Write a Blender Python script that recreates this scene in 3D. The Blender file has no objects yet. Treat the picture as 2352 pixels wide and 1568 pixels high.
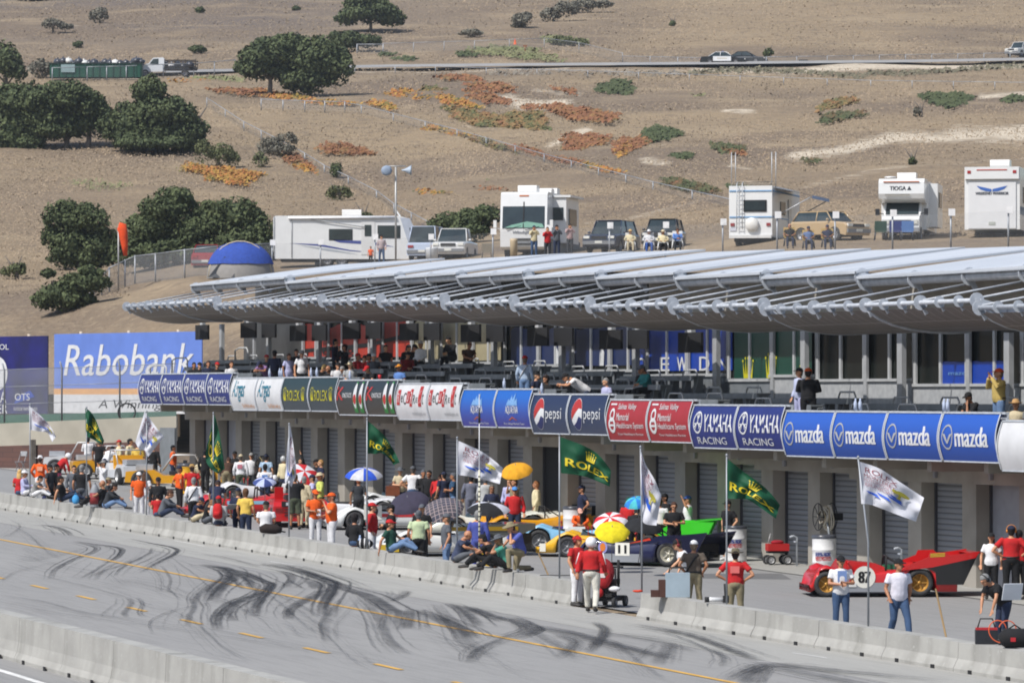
import bpy, bmesh, math, random
import numpy as np
from mathutils import Vector, Matrix
from mathutils import noise as mn
random.seed(7)
rng = np.random.default_rng(11)
R_ = math.radians
scene = bpy.context.scene
COL = scene.collection
# ---------------------------------------------------------------- camera
# image frame used for measuring: 2352 x 1568, focal 11000 px, horizon at v=900
FP = 11000.0; TH = math.atan(3803/FP); DL = math.atan(116/FP)
CP = np.array((194.06, -50.75, 4.0))
F0 = np.array((-math.cos(TH), math.sin(TH), 0)); R0 = np.array((math.sin(TH), math.cos(TH), 0)); ZZ = np.array((0, 0, 1.0))
FW = F0*math.cos(DL) + ZZ*math.sin(DL); UPV = -F0*math.sin(DL) + ZZ*math.cos(DL)
G = 0.01495      # fall of the paddock along +X
cd = bpy.data.cameras.new('camera'); cam = bpy.data.objects.new('camera', cd); COL.objects.link(cam)
cd.sensor_width = 36; cd.lens = 36*FP/2352; cd.clip_start = 1; cd.clip_end = 6000
cam.matrix_world = Matrix(((R0[0], UPV[0], -FW[0], CP[0]), (R0[1], UPV[1], -FW[1], CP[1]), (R0[2], UPV[2], -FW[2], CP[2]), (0, 0, 0, 1)))
scene.camera = cam
# ---------------------------------------------------------------- light
SH = Vector((-0.33, 0.74, -1.0)).normalized()      # direction sunlight travels
w = bpy.data.worlds.new('World'); scene.world = w; w.use_nodes = True
nt = w.node_tree; sky = nt.nodes.new('ShaderNodeTexSky'); sky.sky_type = 'NISHITA'; sky.sun_disc = False
sky.sun_elevation = math.asin(-SH.z); sky.sun_rotation = math.atan2(-SH.x, -SH.y); sky.air_density = 1.0; sky.dust_density = 1.6
nt.links.new(sky.outputs[0], nt.nodes['Background'].inputs[0]); nt.nodes['Background'].inputs[1].default_value = 0.125
sl = bpy.data.lights.new('sun', 'SUN'); sl.energy = 4.3; sl.angle = R_(0.55); sl.color = (1.0, 0.965, 0.92)
so = bpy.data.objects.new('sun', sl); COL.objects.link(so); so.rotation_euler = SH.to_track_quat('-Z', 'Y').to_euler(); so.location = (60, -60, 80)
scene.view_settings.view_transform = 'Standard'; scene.view_settings.look = 'None'
scene.view_settings.exposure = 0.16; scene.view_settings.gamma = 1
scene.cycles.max_bounces = 5; scene.cycles.diffuse_bounces = 3; scene.cycles.glossy_bounces = 2; scene.cycles.transparent_max_bounces = 64
scene.cycles.filter_width = 1.9
try: scene.cycles.use_denoising = True
except Exception: pass

# ---------------------------------------------------------------- geometry helpers
def ray(x, v): return FW + R0*((x-1176)/FP) + UPV*((784-v)/FP)
def at(x, v, d): return CP + ray(x, v)*d
def gnd(x, v, h=0.0):
    r = ray(x, v); return CP + r*((h-G*CP[0]-CP[2])/(r[2]+G*r[0]))
def onY(x, Y):
    r = ray(x, 900); p = CP + r*((Y-CP[1])/r[1]); return p
def gz(X): return -G*X
def proj(p):
    d = np.array(p)-CP; z = d@FW; return 1176+FP*(d@R0)/z, 784-FP*(d@UPV)/z, FP/z
ZC = [None, (0, 907.4, .1929), (363, 937.6, .1929), (726, 968, .2121), (1089, 998, .2121), (1452, 1058.6, .2315), (1807.5, 1058.6, .2701),
      (0, 1088.9, .5), (1176, 1149.4, .5)]
ZC += [(0, 514.2, .2572), (580.7, 574.7, .2572), (1149.4, 574.7, .2572), (1747.1, 574.7, .2572)]   # 9..12 balcony tiles
ZC += [(605, 471.9, .2315), (1119.1, 411.4, .2315), (1565.6, 0, .3472), (786.4, 0, .3472), (0, 0, .3472)]       # 13,14 terrace, 15..17 top tiles
def Q(k, x, y): a = ZC[k]; return a[0]+a[2]*x, a[1]+a[2]*y
def face_rz(a):
    a = R_(a); d = -F0*math.cos(a) + R0*math.sin(a); return math.atan2(d[0], -d[1])

# ---------------------------------------------------------------- materials
def _nt(name):
    m = bpy.data.materials.new(name); m.use_nodes = True; t = m.node_tree; return m, t, t.nodes['Principled BSDF']
def noise_mix(t, c1, c2, scale, detail=4, lo=.35, hi=.65, coord='Object', vec=None, stretch=None):
    tc = t.nodes.new('ShaderNodeTexCoord'); n = t.nodes.new('ShaderNodeTexNoise'); n.inputs['Scale'].default_value = scale; n.inputs['Detail'].default_value = detail
    src = tc.outputs[coord]
    if stretch:
        mp = t.nodes.new('ShaderNodeMapping'); mp.inputs['Scale'].default_value = stretch; t.links.new(src, mp.inputs[0]); src = mp.outputs[0]
    t.links.new(src, n.inputs['Vector'])
    r = t.nodes.new('ShaderNodeMapRange'); r.inputs[1].default_value = lo; r.inputs[2].default_value = hi; t.links.new(n.outputs[0], r.inputs[0])
    mx = t.nodes.new('ShaderNodeMix'); mx.data_type = 'RGBA'
    t.links.new(r.outputs[0], mx.inputs[0])
    for s, c in ((6, c1), (7, c2)):
        if hasattr(c, 'is_output'): t.links.new(c, mx.inputs[s])
        else: mx.inputs[s].default_value = (*c, 1)
    return mx.outputs[2], n
def add_bump(t, b, src, strength=.3, dist=.02):
    bp = t.nodes.new('ShaderNodeBump'); bp.inputs['Strength'].default_value = strength; bp.inputs['Distance'].default_value = dist
    t.links.new(src, bp.inputs['Height']); t.links.new(bp.outputs[0], b.inputs['Normal'])
def mat(name, c, rough=.7, c2=None, scale=3, metal=0, bump=0, coat=0, stretch=None, detail=4, lo=.35, hi=.65):
    m, t, b = _nt(name)
    if c2 is None: c2 = tuple(k*.86 for k in c)
    o, n = noise_mix(t, c, c2, scale, detail, lo, hi, stretch=stretch)
    t.links.new(o, b.inputs['Base Color']); b.inputs['Roughness'].default_value = rough; b.inputs['Metallic'].default_value = metal
    if coat: b.inputs['Coat Weight'].default_value = coat
    if bump: add_bump(t, b, n.outputs[0], bump)
    return m
def objmat(name, rough, var=.12, scale=9, coat=0, bump=0, metal=0):
    """takes each object's own colour"""
    m, t, b = _nt(name); oi = t.nodes.new('ShaderNodeObjectInfo')
    hs = t.nodes.new('ShaderNodeMix'); hs.data_type = 'RGBA'; hs.blend_type = 'MULTIPLY'; hs.inputs[0].default_value = 1
    o, n = noise_mix(t, (1, 1, 1), (1-var,)*3, scale)
    t.links.new(oi.outputs['Color'], hs.inputs[6]); t.links.new(o, hs.inputs[7]); t.links.new(hs.outputs[2], b.inputs['Base Color'])
    b.inputs['Roughness'].default_value = rough; b.inputs['Metallic'].default_value = metal
    if coat: b.inputs['Coat Weight'].default_value = coat; b.inputs['Coat Roughness'].default_value = .08
    if bump: add_bump(t, b, n.outputs[0], bump, .03)
    return m
M = {}
M['cloth'] = objmat('cloth', .9, .22, 7, bump=.5)
M['paint'] = objmat('car_paint', .35, .05, 2, coat=.6)
M['skin'] = objmat('skin', .55, .1, 20)
M['plain'] = objmat('plain_painted', .6, .1, 4)
M['metal'] = objmat('galvanised_metal', .45, .18, 3, metal=.35)
M['rubber'] = mat('rubber', (.022, .022, .024), .8, (.04, .04, .04), 8)
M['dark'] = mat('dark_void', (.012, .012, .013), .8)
M['glass'] = mat('dark_glass', (.008, .010, .009), .2, (.010, .013, .011), .5); M['glass'].node_tree.nodes['Principled BSDF'].inputs['Specular IOR Level'].default_value = .12
M['carglass'] = mat('car_glass', (.03, .045, .05), .06, (.02, .03, .035), 1)
M['concrete'] = mat('concrete', (.40, .375, .33), .92, (.31, .29, .255), .9, bump=.15, detail=9)
M['gconcrete'] = mat('grey_concrete', (.36, .335, .295), .92, (.27, .25, .215), .8, bump=.1, detail=8)
def wall_mat():
    m, t, b = _nt('barrier_concrete')
    o, n = noise_mix(t, (.36, .355, .33), (.29, .285, .265), 1.2, 8)
    o2, n2 = noise_mix(t, o, (.20, .197, .178), .8, 7, .50, .78, stretch=(1.8, 1.8, .3))
    o3, n3 = noise_mix(t, o2, (.40, .40, .38), 14, 3, .62, .75)
    t.links.new(o3, b.inputs['Base Color']); b.inputs['Roughness'].default_value = .93; add_bump(t, b, n.outputs[0], .2); return m
M['barrier'] = wall_mat()
def asphalt(name, a, bb, lanes=True):
    m, t, b = _nt(name)
    o, n = noise_mix(t, a, bb, .22, 9, .3, .7, stretch=(.35, 1, 1))
    o2, n2 = noise_mix(t, o, tuple(k*.72 for k in a), 7, 8, .45, .85, stretch=(.06, 1, 1))
    o3, n3 = noise_mix(t, o2, tuple(min(1, k*1.18) for k in a), 26, 3, .55, .75)
    t.links.new(o3, b.inputs['Base Color']); b.inputs['Roughness'].default_value = .9; add_bump(t, b, n3.outputs[0], .25, .01); return m
M['track'] = asphalt('track_asphalt', (.268, .263, .252), (.235, .231, .223))
M['pit'] = asphalt('pit_asphalt', (.25, .247, .24), (.215, .213, .208))
M['strip'] = asphalt('concrete_strip', (.33, .325, .30), (.29, .285, .265))
M['yellow'] = mat('yellow_line_paint', (.62, .36, .07), .8, (.5, .29, .06), 3, detail=8)
M['whitep'] = mat('white_line_paint', (.7, .7, .68), .8, (.55, .55, .53), 3)
def skid():
    m, t, b = _nt('tyre_rubber_mark'); b.inputs['Base Color'].default_value = (.035, .036, .04, 1); b.inputs['Roughness'].default_value = .8
    tc = t.nodes.new('ShaderNodeTexCoord'); mp = t.nodes.new('ShaderNodeMapping'); mp.inputs['Scale'].default_value = (.5, .5, .5); t.links.new(tc.outputs['Object'], mp.inputs[0])
    n = t.nodes.new('ShaderNodeTexNoise'); n.inputs['Scale'].default_value = 6; n.inputs['Detail'].default_value = 8; t.links.new(mp.outputs[0], n.inputs[0])
    at_ = t.nodes.new('ShaderNodeAttribute'); at_.attribute_name = 'fade'
    r = t.nodes.new('ShaderNodeMapRange'); r.inputs[1].default_value = .28; r.inputs[2].default_value = .66; r.inputs[3].default_value = .38; t.links.new(n.outputs[0], r.inputs[0])
    mu = t.nodes.new('ShaderNodeMath'); mu.operation = 'MULTIPLY'; t.links.new(r.outputs[0], mu.inputs[0]); t.links.new(at_.outputs['Fac'], mu.inputs[1])
    t.links.new(mu.outputs[0], b.inputs['Alpha']); return m
M['skid'] = skid()
def mesh_fence_mat(lo=.24, hi=.40):
    m, t, b = _nt('chain_link'); b.inputs['Base Color'].default_value = (.33, .34, .35, 1); b.inputs['Metallic'].default_value = .3; b.inputs['Roughness'].default_value = .5
    tc = t.nodes.new('ShaderNodeTexCoord'); n = t.nodes.new('ShaderNodeTexNoise'); n.inputs['Scale'].default_value = 1.5
    t.links.new(tc.outputs['Object'], n.inputs[0]); r = t.nodes.new('ShaderNodeMapRange'); r.inputs[3].default_value = lo; r.inputs[4].default_value = hi
    t.links.new(n.outputs[0], r.inputs[0]); t.links.new(r.outputs[0], b.inputs['Alpha']); return m
M['link'] = mesh_fence_mat(); M['link2'] = mesh_fence_mat(.08, .16)
def leafmat(name, a, bb):
    m, t, b = _nt(name); oi = t.nodes.new('ShaderNodeAttribute'); oi.attribute_name = 'tint'
    mx = t.nodes.new('ShaderNodeMix'); mx.data_type = 'RGBA'; mx.inputs[6].default_value = (*a, 1); mx.inputs[7].default_value = (*bb, 1)
    t.links.new(oi.outputs['Fac'], mx.inputs[0]); t.links.new(mx.outputs[2], b.inputs['Base Color']); b.inputs['Roughness'].default_value = .8
    b.inputs['Specular IOR Level'].default_value = .25
    return m
M['oak'] = leafmat('oak_leaves', (.042, .058, .026), (.105, .128, .055))
M['bush'] = leafmat('bush_leaves', (.07, .085, .035), (.15, .16, .075))
M['greybush'] = leafmat('grey_bush_leaves', (.12, .115, .09), (.2, .19, .15))
M['bark'] = mat('bark', (.10, .085, .07), .9, (.16, .14, .12), 5, bump=.4)
M['vc'] = None
def vcol():
    m, t, b = _nt('ground_cover_leaves'); a = t.nodes.new('ShaderNodeAttribute'); a.attribute_name = 'Col'; t.links.new(a.outputs['Color'], b.inputs['Base Color'])
    b.inputs['Roughness'].default_value = .85; return m
M['vc'] = vcol()
def hillmat():
    m, t, b = _nt('dry_grass_hill')
    g = t.nodes.new('ShaderNodeAttribute'); g.attribute_name = 'grey'; gm = t.nodes.new('ShaderNodeMix'); gm.data_type = 'RGBA'; t.links.new(g.outputs['Fac'], gm.inputs[0]); gm.inputs[6].default_value = (.270, .206, .133, 1); gm.inputs[7].default_value = (.140, .116, .100, 1)
    o, n = noise_mix(t, gm.outputs[2], (.165, .128, .095), .022, 9, .42, .60)
    o2, n2 = noise_mix(t, o, (.315, .245, .162), .07, 9, .52, .74, stretch=(1, 1, 4))
    o3, n3 = noise_mix(t, o2, (.165, .13, .095), .5, 9, .50, .75, stretch=(1, 1, .5))
    o4, n4 = noise_mix(t, o3, (.30, .24, .165), 2.2, 8, .52, .8, stretch=(1, 1, .3))
    # bare pale soil where the banks are cut
    a = t.nodes.new('ShaderNodeAttribute'); a.attribute_name = 'sand'
    tc = t.nodes.new('ShaderNodeTexCoord'); nn = t.nodes.new('ShaderNodeTexNoise'); nn.inputs['Scale'].default_value = .7; nn.inputs['Detail'].default_value = 7; t.links.new(tc.outputs['Object'], nn.inputs[0])
    ad = t.nodes.new('ShaderNodeMath'); ad.operation = 'ADD'; t.links.new(a.outputs['Fac'], ad.inputs[0]); t.links.new(nn.outputs[0], ad.inputs[1])
    r = t.nodes.new('ShaderNodeMapRange'); r.inputs[1].default_value = .80; r.inputs[2].default_value = 1.25; t.links.new(ad.outputs[0], r.inputs[0])
    mx = t.nodes.new('ShaderNodeMix'); mx.data_type = 'RGBA'; t.links.new(r.outputs[0], mx.inputs[0]); t.links.new(o4, mx.inputs[6]); mx.inputs[7].default_value = (.52, .45, .35, 1)
    t.links.new(mx.outputs[2], b.inputs['Base Color']); b.inputs['Roughness'].default_value = .95; b.inputs['Specular IOR Level'].default_value = .1
    add_bump(t, b, n4.outputs[0], .9, .35); return m
M['hill'] = hillmat()

# ---------------------------------------------------------------- mesh builder
def srgb(h):
    h = h.lstrip('#'); return tuple(((int(h[i:i+2], 16)/255)**2.2)*.92 for i in (0, 2, 4))
class MB:
    def __init__(s): s.v = []; s.f = []; s.mi = []; s.cm = 0; s.sm = []
    def add(s, vs, fs, smooth=False):
        o = len(s.v); s.v += [tuple(map(float, p)) for p in vs]; s.f += [tuple(i+o for i in f) for f in fs]; s.mi += [s.cm]*len(fs); s.sm += [smooth]*len(fs); return s
    def box(s, c, d, rz=0, ry=0, rx=0, M4=None):
        x, y, z = d[0]/2, d[1]/2, d[2]/2
        vs = [Vector((i*x, j*y, k*z)) for k in (-1, 1) for j in (-1, 1) for i in (-1, 1)]
        if rz or ry or rx:
            m = Matrix.Rotation(rz, 3, 'Z') @ Matrix.Rotation(ry, 3, 'Y') @ Matrix.Rotation(rx, 3, 'X'); vs = [m @ p for p in vs]
        vs = [p+Vector(c) for p in vs]
        if M4: vs = [M4 @ p for p in vs]
        return s.add(vs, [(0, 2, 3, 1), (4, 5, 7, 6), (0, 1, 5, 4), (2, 6, 7, 3), (0, 4, 6, 2), (1, 3, 7, 5)])
    def tube(s, pts, r, n=8, side=None, caps=True, smooth=True):
        pts = [Vector(p) for p in pts]; k = len(pts)
        if not isinstance(r, (list, tuple)): r = [r]*k
        rings = []; prev = Vector(side) if side else None
        for i, p in enumerate(pts):
            d = (pts[min(i+1, k-1)]-pts[max(i-1, 0)]); d = d.normalized() if d.length > 1e-9 else Vector((0, 0, 1))
            if prev is None: prev = Vector((1, 0, 0)) if abs(d.x) < .9 else Vector((0, 1, 0))
            a = (prev-d*prev.dot(d))
            a = a.normalized() if a.length > 1e-6 else d.orthogonal().normalized()
            if not side: prev = a
            b = d.cross(a); rr = r[i] if isinstance(r[i], (list, tuple)) else (r[i], r[i])
            rings.append([p+a*(rr[0]*math.cos(2*math.pi*j/n))+b*(rr[1]*math.sin(2*math.pi*j/n)) for j in range(n)])
        vs = [q for ring in rings for q in ring]; fs = []
        for i in range(k-1):
            for j in range(n): fs.append((i*n+j, i*n+(j+1) % n, (i+1)*n+(j+1) % n, (i+1)*n+j))
        s.add(vs, fs, smooth)
        if caps: o = len(s.v)-len(vs); s.f += [tuple(o+j for j in reversed(range(n))), tuple(o+(k-1)*n+j for j in range(n))]; s.mi += [s.cm]*2; s.sm += [False]*2
        return s
    def ell(s, c, r, nu=12, nv=8, m=None, top=1.0, bot=-1.0):
        vs = []; fs = []
        for i in range(nv+1):
            ph = math.asin(bot)+(math.asin(top)-math.asin(bot))*i/nv
            for j in range(nu):
                a = 2*math.pi*j/nu; p = Vector((r[0]*math.cos(ph)*math.cos(a), r[1]*math.cos(ph)*math.sin(a), r[2]*math.sin(ph)))
                if m: p = m @ p
                vs.append(p+Vector(c))
        for i in range(nv):
            for j in range(nu): fs.append((i*nu+j, i*nu+(j+1) % nu, (i+1)*nu+(j+1) % nu, (i+1)*nu+j))
        fs.append(tuple(reversed(range(nu)))); fs.append(tuple(nv*nu+j for j in range(nu)))
        return s.add(vs, fs, True)
    def lathe(s, prof, n=20, M4=None, smooth=True, c=(0, 0, 0)):
        vs = []; fs = []
        for r, z in prof:
            for j in range(n):
                a = 2*math.pi*j/n; p = Vector((r*math.cos(a)+c[0], r*math.sin(a)+c[1], z+c[2])); vs.append(M4 @ p if M4 else p)
        for i in range(len(prof)-1):
            for j in range(n): fs.append((i*n+j, i*n+(j+1) % n, (i+1)*n+(j+1) % n, (i+1)*n+j))
        return s.add(vs, fs, smooth)
    def prism(s, poly, y0, y1, fy=None):
        """side profile in (x,z), from y0 to y1"""
        n = len(poly); vs = [(x, y0, z) for x, z in poly]+[(x, y1, z) for x, z in poly]
        if fy: vs = [(x, y*fy(x, z), z) for x, y, z in vs]
        fs = [(i, (i+1) % n, n+(i+1) % n, n+i) for i in range(n)]+[tuple(reversed(range(n))), tuple(range(n, 2*n))]
        return s.add(vs, fs)
    def grid(s, fn, nu, nv, smooth=True):
        vs = [fn(i/nu, j/nv) for j in range(nv+1) for i in range(nu+1)]
        fs = [(j*(nu+1)+i, j*(nu+1)+i+1, (j+1)*(nu+1)+i+1, (j+1)*(nu+1)+i) for j in range(nv) for i in range(nu)]
        return s.add(vs, fs, smooth)
    def build(s, name, mats, parent=None, color=None, kind=None):
        me = bpy.data.meshes.new(name); me.from_pydata(s.v, [], s.f); 
        for m in (mats if isinstance(mats, (list, tuple)) else [mats]): me.materials.append(M[m] if isinstance(m, str) else m)
        me.polygons.foreach_set('material_index', s.mi); me.polygons.foreach_set('use_smooth', s.sm)
        bm = bmesh.new(); bm.from_mesh(me); bmesh.ops.recalc_face_normals(bm, faces=bm.faces); bm.to_mesh(me); bm.free()
        o = bpy.data.objects.new(name, me); COL.objects.link(o)
        if parent is not None: o.parent = parent
        if color is not None: o.color = (*(srgb(color) if isinstance(color, str) else color), 1)
        if kind: o['kind'] = kind
        return o
def tag(o, label, cat, group=None):
    o['label'] = label; o['category'] = cat
    if group: o['group'] = group
    return o
def thing(name, label, cat, loc=(0, 0, 0), rz=0, group=None):
    o = bpy.data.objects.new(name, None); COL.objects.link(o); o.location = tuple(map(float, loc)); o.rotation_euler = (0, 0, rz); o.empty_display_size = .2
    return tag(o, label, cat, group)
def kids(o): return [c for c in KIDS.get(o.name, [])]
def copy_tree(o, parent=None):
    c = o.copy(); COL.objects.link(c)
    if parent: c.parent = parent
    for ch in list(o.children): copy_tree(ch, c)
    return c

# ---------------------------------------------------------------- terrain
TX = [-700, 0, 200, 450, 800, 1176, 1800, 2352, 3000]
TV = [905, 800, 700, 650, 600, 550, 500, 430, 300, 200, 150, 60, 0, -160]
TD = [[285, 290, 305, 318, 333, 352, 372, 405, 450, 530, 600, 690, 770, 980],
      [276, 279, 300, 315, 330, 352, 372, 405, 450, 530, 600, 680, 760, 960],
      [272, 275, 289, 312, 333, 355, 374, 405, 450, 530, 600, 680, 755, 950],
      [245, 258, 274, 284, 312, 350, 372, 405, 450, 530, 590, 675, 745, 940],
      [225, 235, 252, 272, 305, 345, 375, 410, 455, 530, 585, 670, 740, 930],
      [185, 195, 220, 245, 270, 320, 350, 385, 450, 525, 575, 660, 730, 915],
      [160, 170, 190, 205, 232, 256, 300, 350, 430, 515, 570, 655, 720, 900],
      [140, 150, 165, 180, 212, 248, 290, 335, 420, 505, 575, 655, 720, 900],
      [125, 135, 150, 168, 200, 240, 285, 330, 415, 500, 575, 655, 720, 900]]
TDa = np.array(TD, float)
def tdepth(x, v):
    c = np.array([np.interp(-v, [-q for q in TV], TDa[i]) for i in range(len(TX))]); return float(np.interp(x, TX, c))
def onT(x, v, lift=0.0):
    p = at(x, v, tdepth(x, v)); return Vector(p)+Vector((0, 0, lift))
SAND = [([(815, 160), (1000, 158), (1150, 158), (1300, 160)], 7, .6), ([(1600, 160), (1800, 162), (2000, 155), (2352, 150)], 9, .9), ([(1300, 165), (1600, 165)], 7, .45),
        ([(1165, 232), (1210, 240), (1290, 238)], 14, .9), ([(1230, 205), (1330, 215)], 8, .6), ([(1830, 355), (1930, 345), (2050, 312), (2200, 318), (2352, 300)], 14, 1.0), ([(2200, 310), (2352, 310)], 22, .9),
        ([(1260, 335), (1300, 315), (1350, 300)], 8, .8), ([(1480, 370), (1530, 375)], 8, .8), ([(1660, 260), (1730, 262)], 6, .7), ([(2250, 225), (2352, 222)], 6, .8),
        ([(1350, 510), (1480, 495), (1640, 455), (1760, 445), (2000, 400), (2352, 365)], 9, .42), ([(280, 176), (420, 175), (540, 172)], 5, .6), ([(1355, 540), (1420, 575), (1600, 570)], 14, .4),
        ([(1680, 375), (1720, 385)], 7, .7), ([(1060, 290), (1140, 300)], 7, .45), ([(1500, 320), (1560, 350)], 6, .4), ([(150, 65), (330, 48)], 4, .4)]
def sandval(x, v):
    s = 0
    for pl, wd, a in SAND:
        for (x0, y0), (x1, y1) in zip(pl, pl[1:]):
            L = (x1-x0)**2+(y1-y0)**2; t_ = max(0, min(1, ((x-x0)*(x1-x0)+(v-y0)*(y1-y0))/L)); dx = (x-x0-t_*(x1-x0))*.5; dy = v-y0-t_*(y1-y0)
            s = max(s, a*max(0, 1-math.hypot(dx, dy)/(wd*1.6)))
    return s
xs = list(range(-700, 3001, 14)); vs_ = [905, 850, 800, 775, 750]+list(range(735, -161, -6))
V = []; sand = []
for v in vs_:
    for x in xs:
        p = at(x, v, tdepth(x, v)); nz = (mn.noise(Vector((p[0]*.06, p[1]*.06, 3)))*.5+mn.noise(Vector((p[0]*.2, p[1]*.2, 0)))*.2)*(0 if v > 880 else 1)*min(1, max(.15, (560-v)/200+.2))
        V.append((p[0], p[1], p[2]+nz)); sand.append(sandval(x, v) if -20 < x < 2400 else 0)
nx = len(xs); mb = MB(); mb.add(V, [(j*nx+i, j*nx+i+1, (j+1)*nx+i+1, (j+1)*nx+i) for j in range(len(vs_)-1) for i in range(nx-1)], True)
hill = mb.build('hillside_terrain', 'hill', kind='structure')
a_ = hill.data.attributes.new('sand', 'FLOAT', 'POINT'); a_.data.foreach_set('value', sand)
gv = [max(0, min(1, (170-v)/110))*max(0, min(1, (1500-x)/900)) for v in vs_ for x in xs]
a_ = hill.data.attributes.new('grey', 'FLOAT', 'POINT'); a_.data.foreach_set('value', gv)
# wide ground sheet (paddock level) and an unseen hill across the track, added for the windows to reflect
mb = MB(); mb.add([(-600, -400, gz(-600)-.03), (600, -400, gz(600)-.03), (600, 60, gz(600)-.03), (-600, 60, gz(-600)-.03)], [(0, 1, 2, 3)]); mb.build('ground', 'hill', kind='structure')
def unseen_hill(u, v):
    X = -500+1000*u; Y = -110-260*v; return (X, Y, gz(X)-.5+48*math.sin(min(1, v*1.3)*math.pi/2)**1.5*(1+.2*math.sin(u*9)))
MB().grid(unseen_hill, 30, 12).build('unseen_hillside', 'hill', kind='structure')

# ---------------------------------------------------------------- track and paddock
def sheet(name, X0, X1, Y0, Y1, h, m):
    n = 40; return MB().grid(lambda u, v: (X0+(X1-X0)*u, Y0+(Y1-Y0)*v, gz(X0+(X1-X0)*u)+h), n, 1, False).build(name, m, kind='structure')
sheet('race_track', -260, 260, -48, -13.6, .01, 'track')
sheet('concrete_strip', -260, 260, -13.6, -11.0, .014, 'strip')
sheet('pit_lane', -260, 260, -10.4, 1.0, .01, 'pit')
sheet('building_apron', -30, 200, .0, 2.6, .03, 'strip')
sheet('yellow_lane_line', -260, 200, -16.58, -16.43, .022, 'yellow')
mb = MB()
for k in range(-30, 14):
    X0 = 71.4+5.0*k
    if X0 > 128: break
    mb.add([(X0, -21.72, gz(X0)+.022), (X0+1.75, -21.72, gz(X0+1.75)+.022), (X0+1.75, -21.58, gz(X0+1.75)+.022), (X0, -21.58, gz(X0)+.022)], [(0, 1, 2, 3)])
mb.build('dashed_lane_line', 'yellow', kind='structure')
sheet('outer_lane', -200, 200, -60, -28.6, .018, 'pit'); sheet('white_edge_line', -200, 200, -29.45, -29.28, .024, 'whitep')
mb = MB()
for x0, v0, x1, v1 in ((620, 1290, 700, 1302), (250, 1205, 300, 1212), (1340, 1418, 1430, 1421), (1050, 1356, 1160, 1368), (1740, 1520, 1880, 1525), (1820, 1500, 1900, 1512), (1445, 1445, 1590, 1447), (400, 1242, 470, 1255)):
    a = gnd(x0, v0); b = gnd(x1, v1); d = Vector(b-a); nn = Vector((-d.y, d.x, 0)).normalized()*.03
    mb.add([Vector(a)+nn+Vector((0, 0, .02)), Vector(b)+nn+Vector((0, 0, .02)), Vector(b)-nn+Vector((0, 0, .02)), Vector(a)-nn+Vector((0, 0, .02))], [(0, 1, 2, 3)])
mb.build('scuffed_white_marks', 'whitep', kind='structure')
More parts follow.
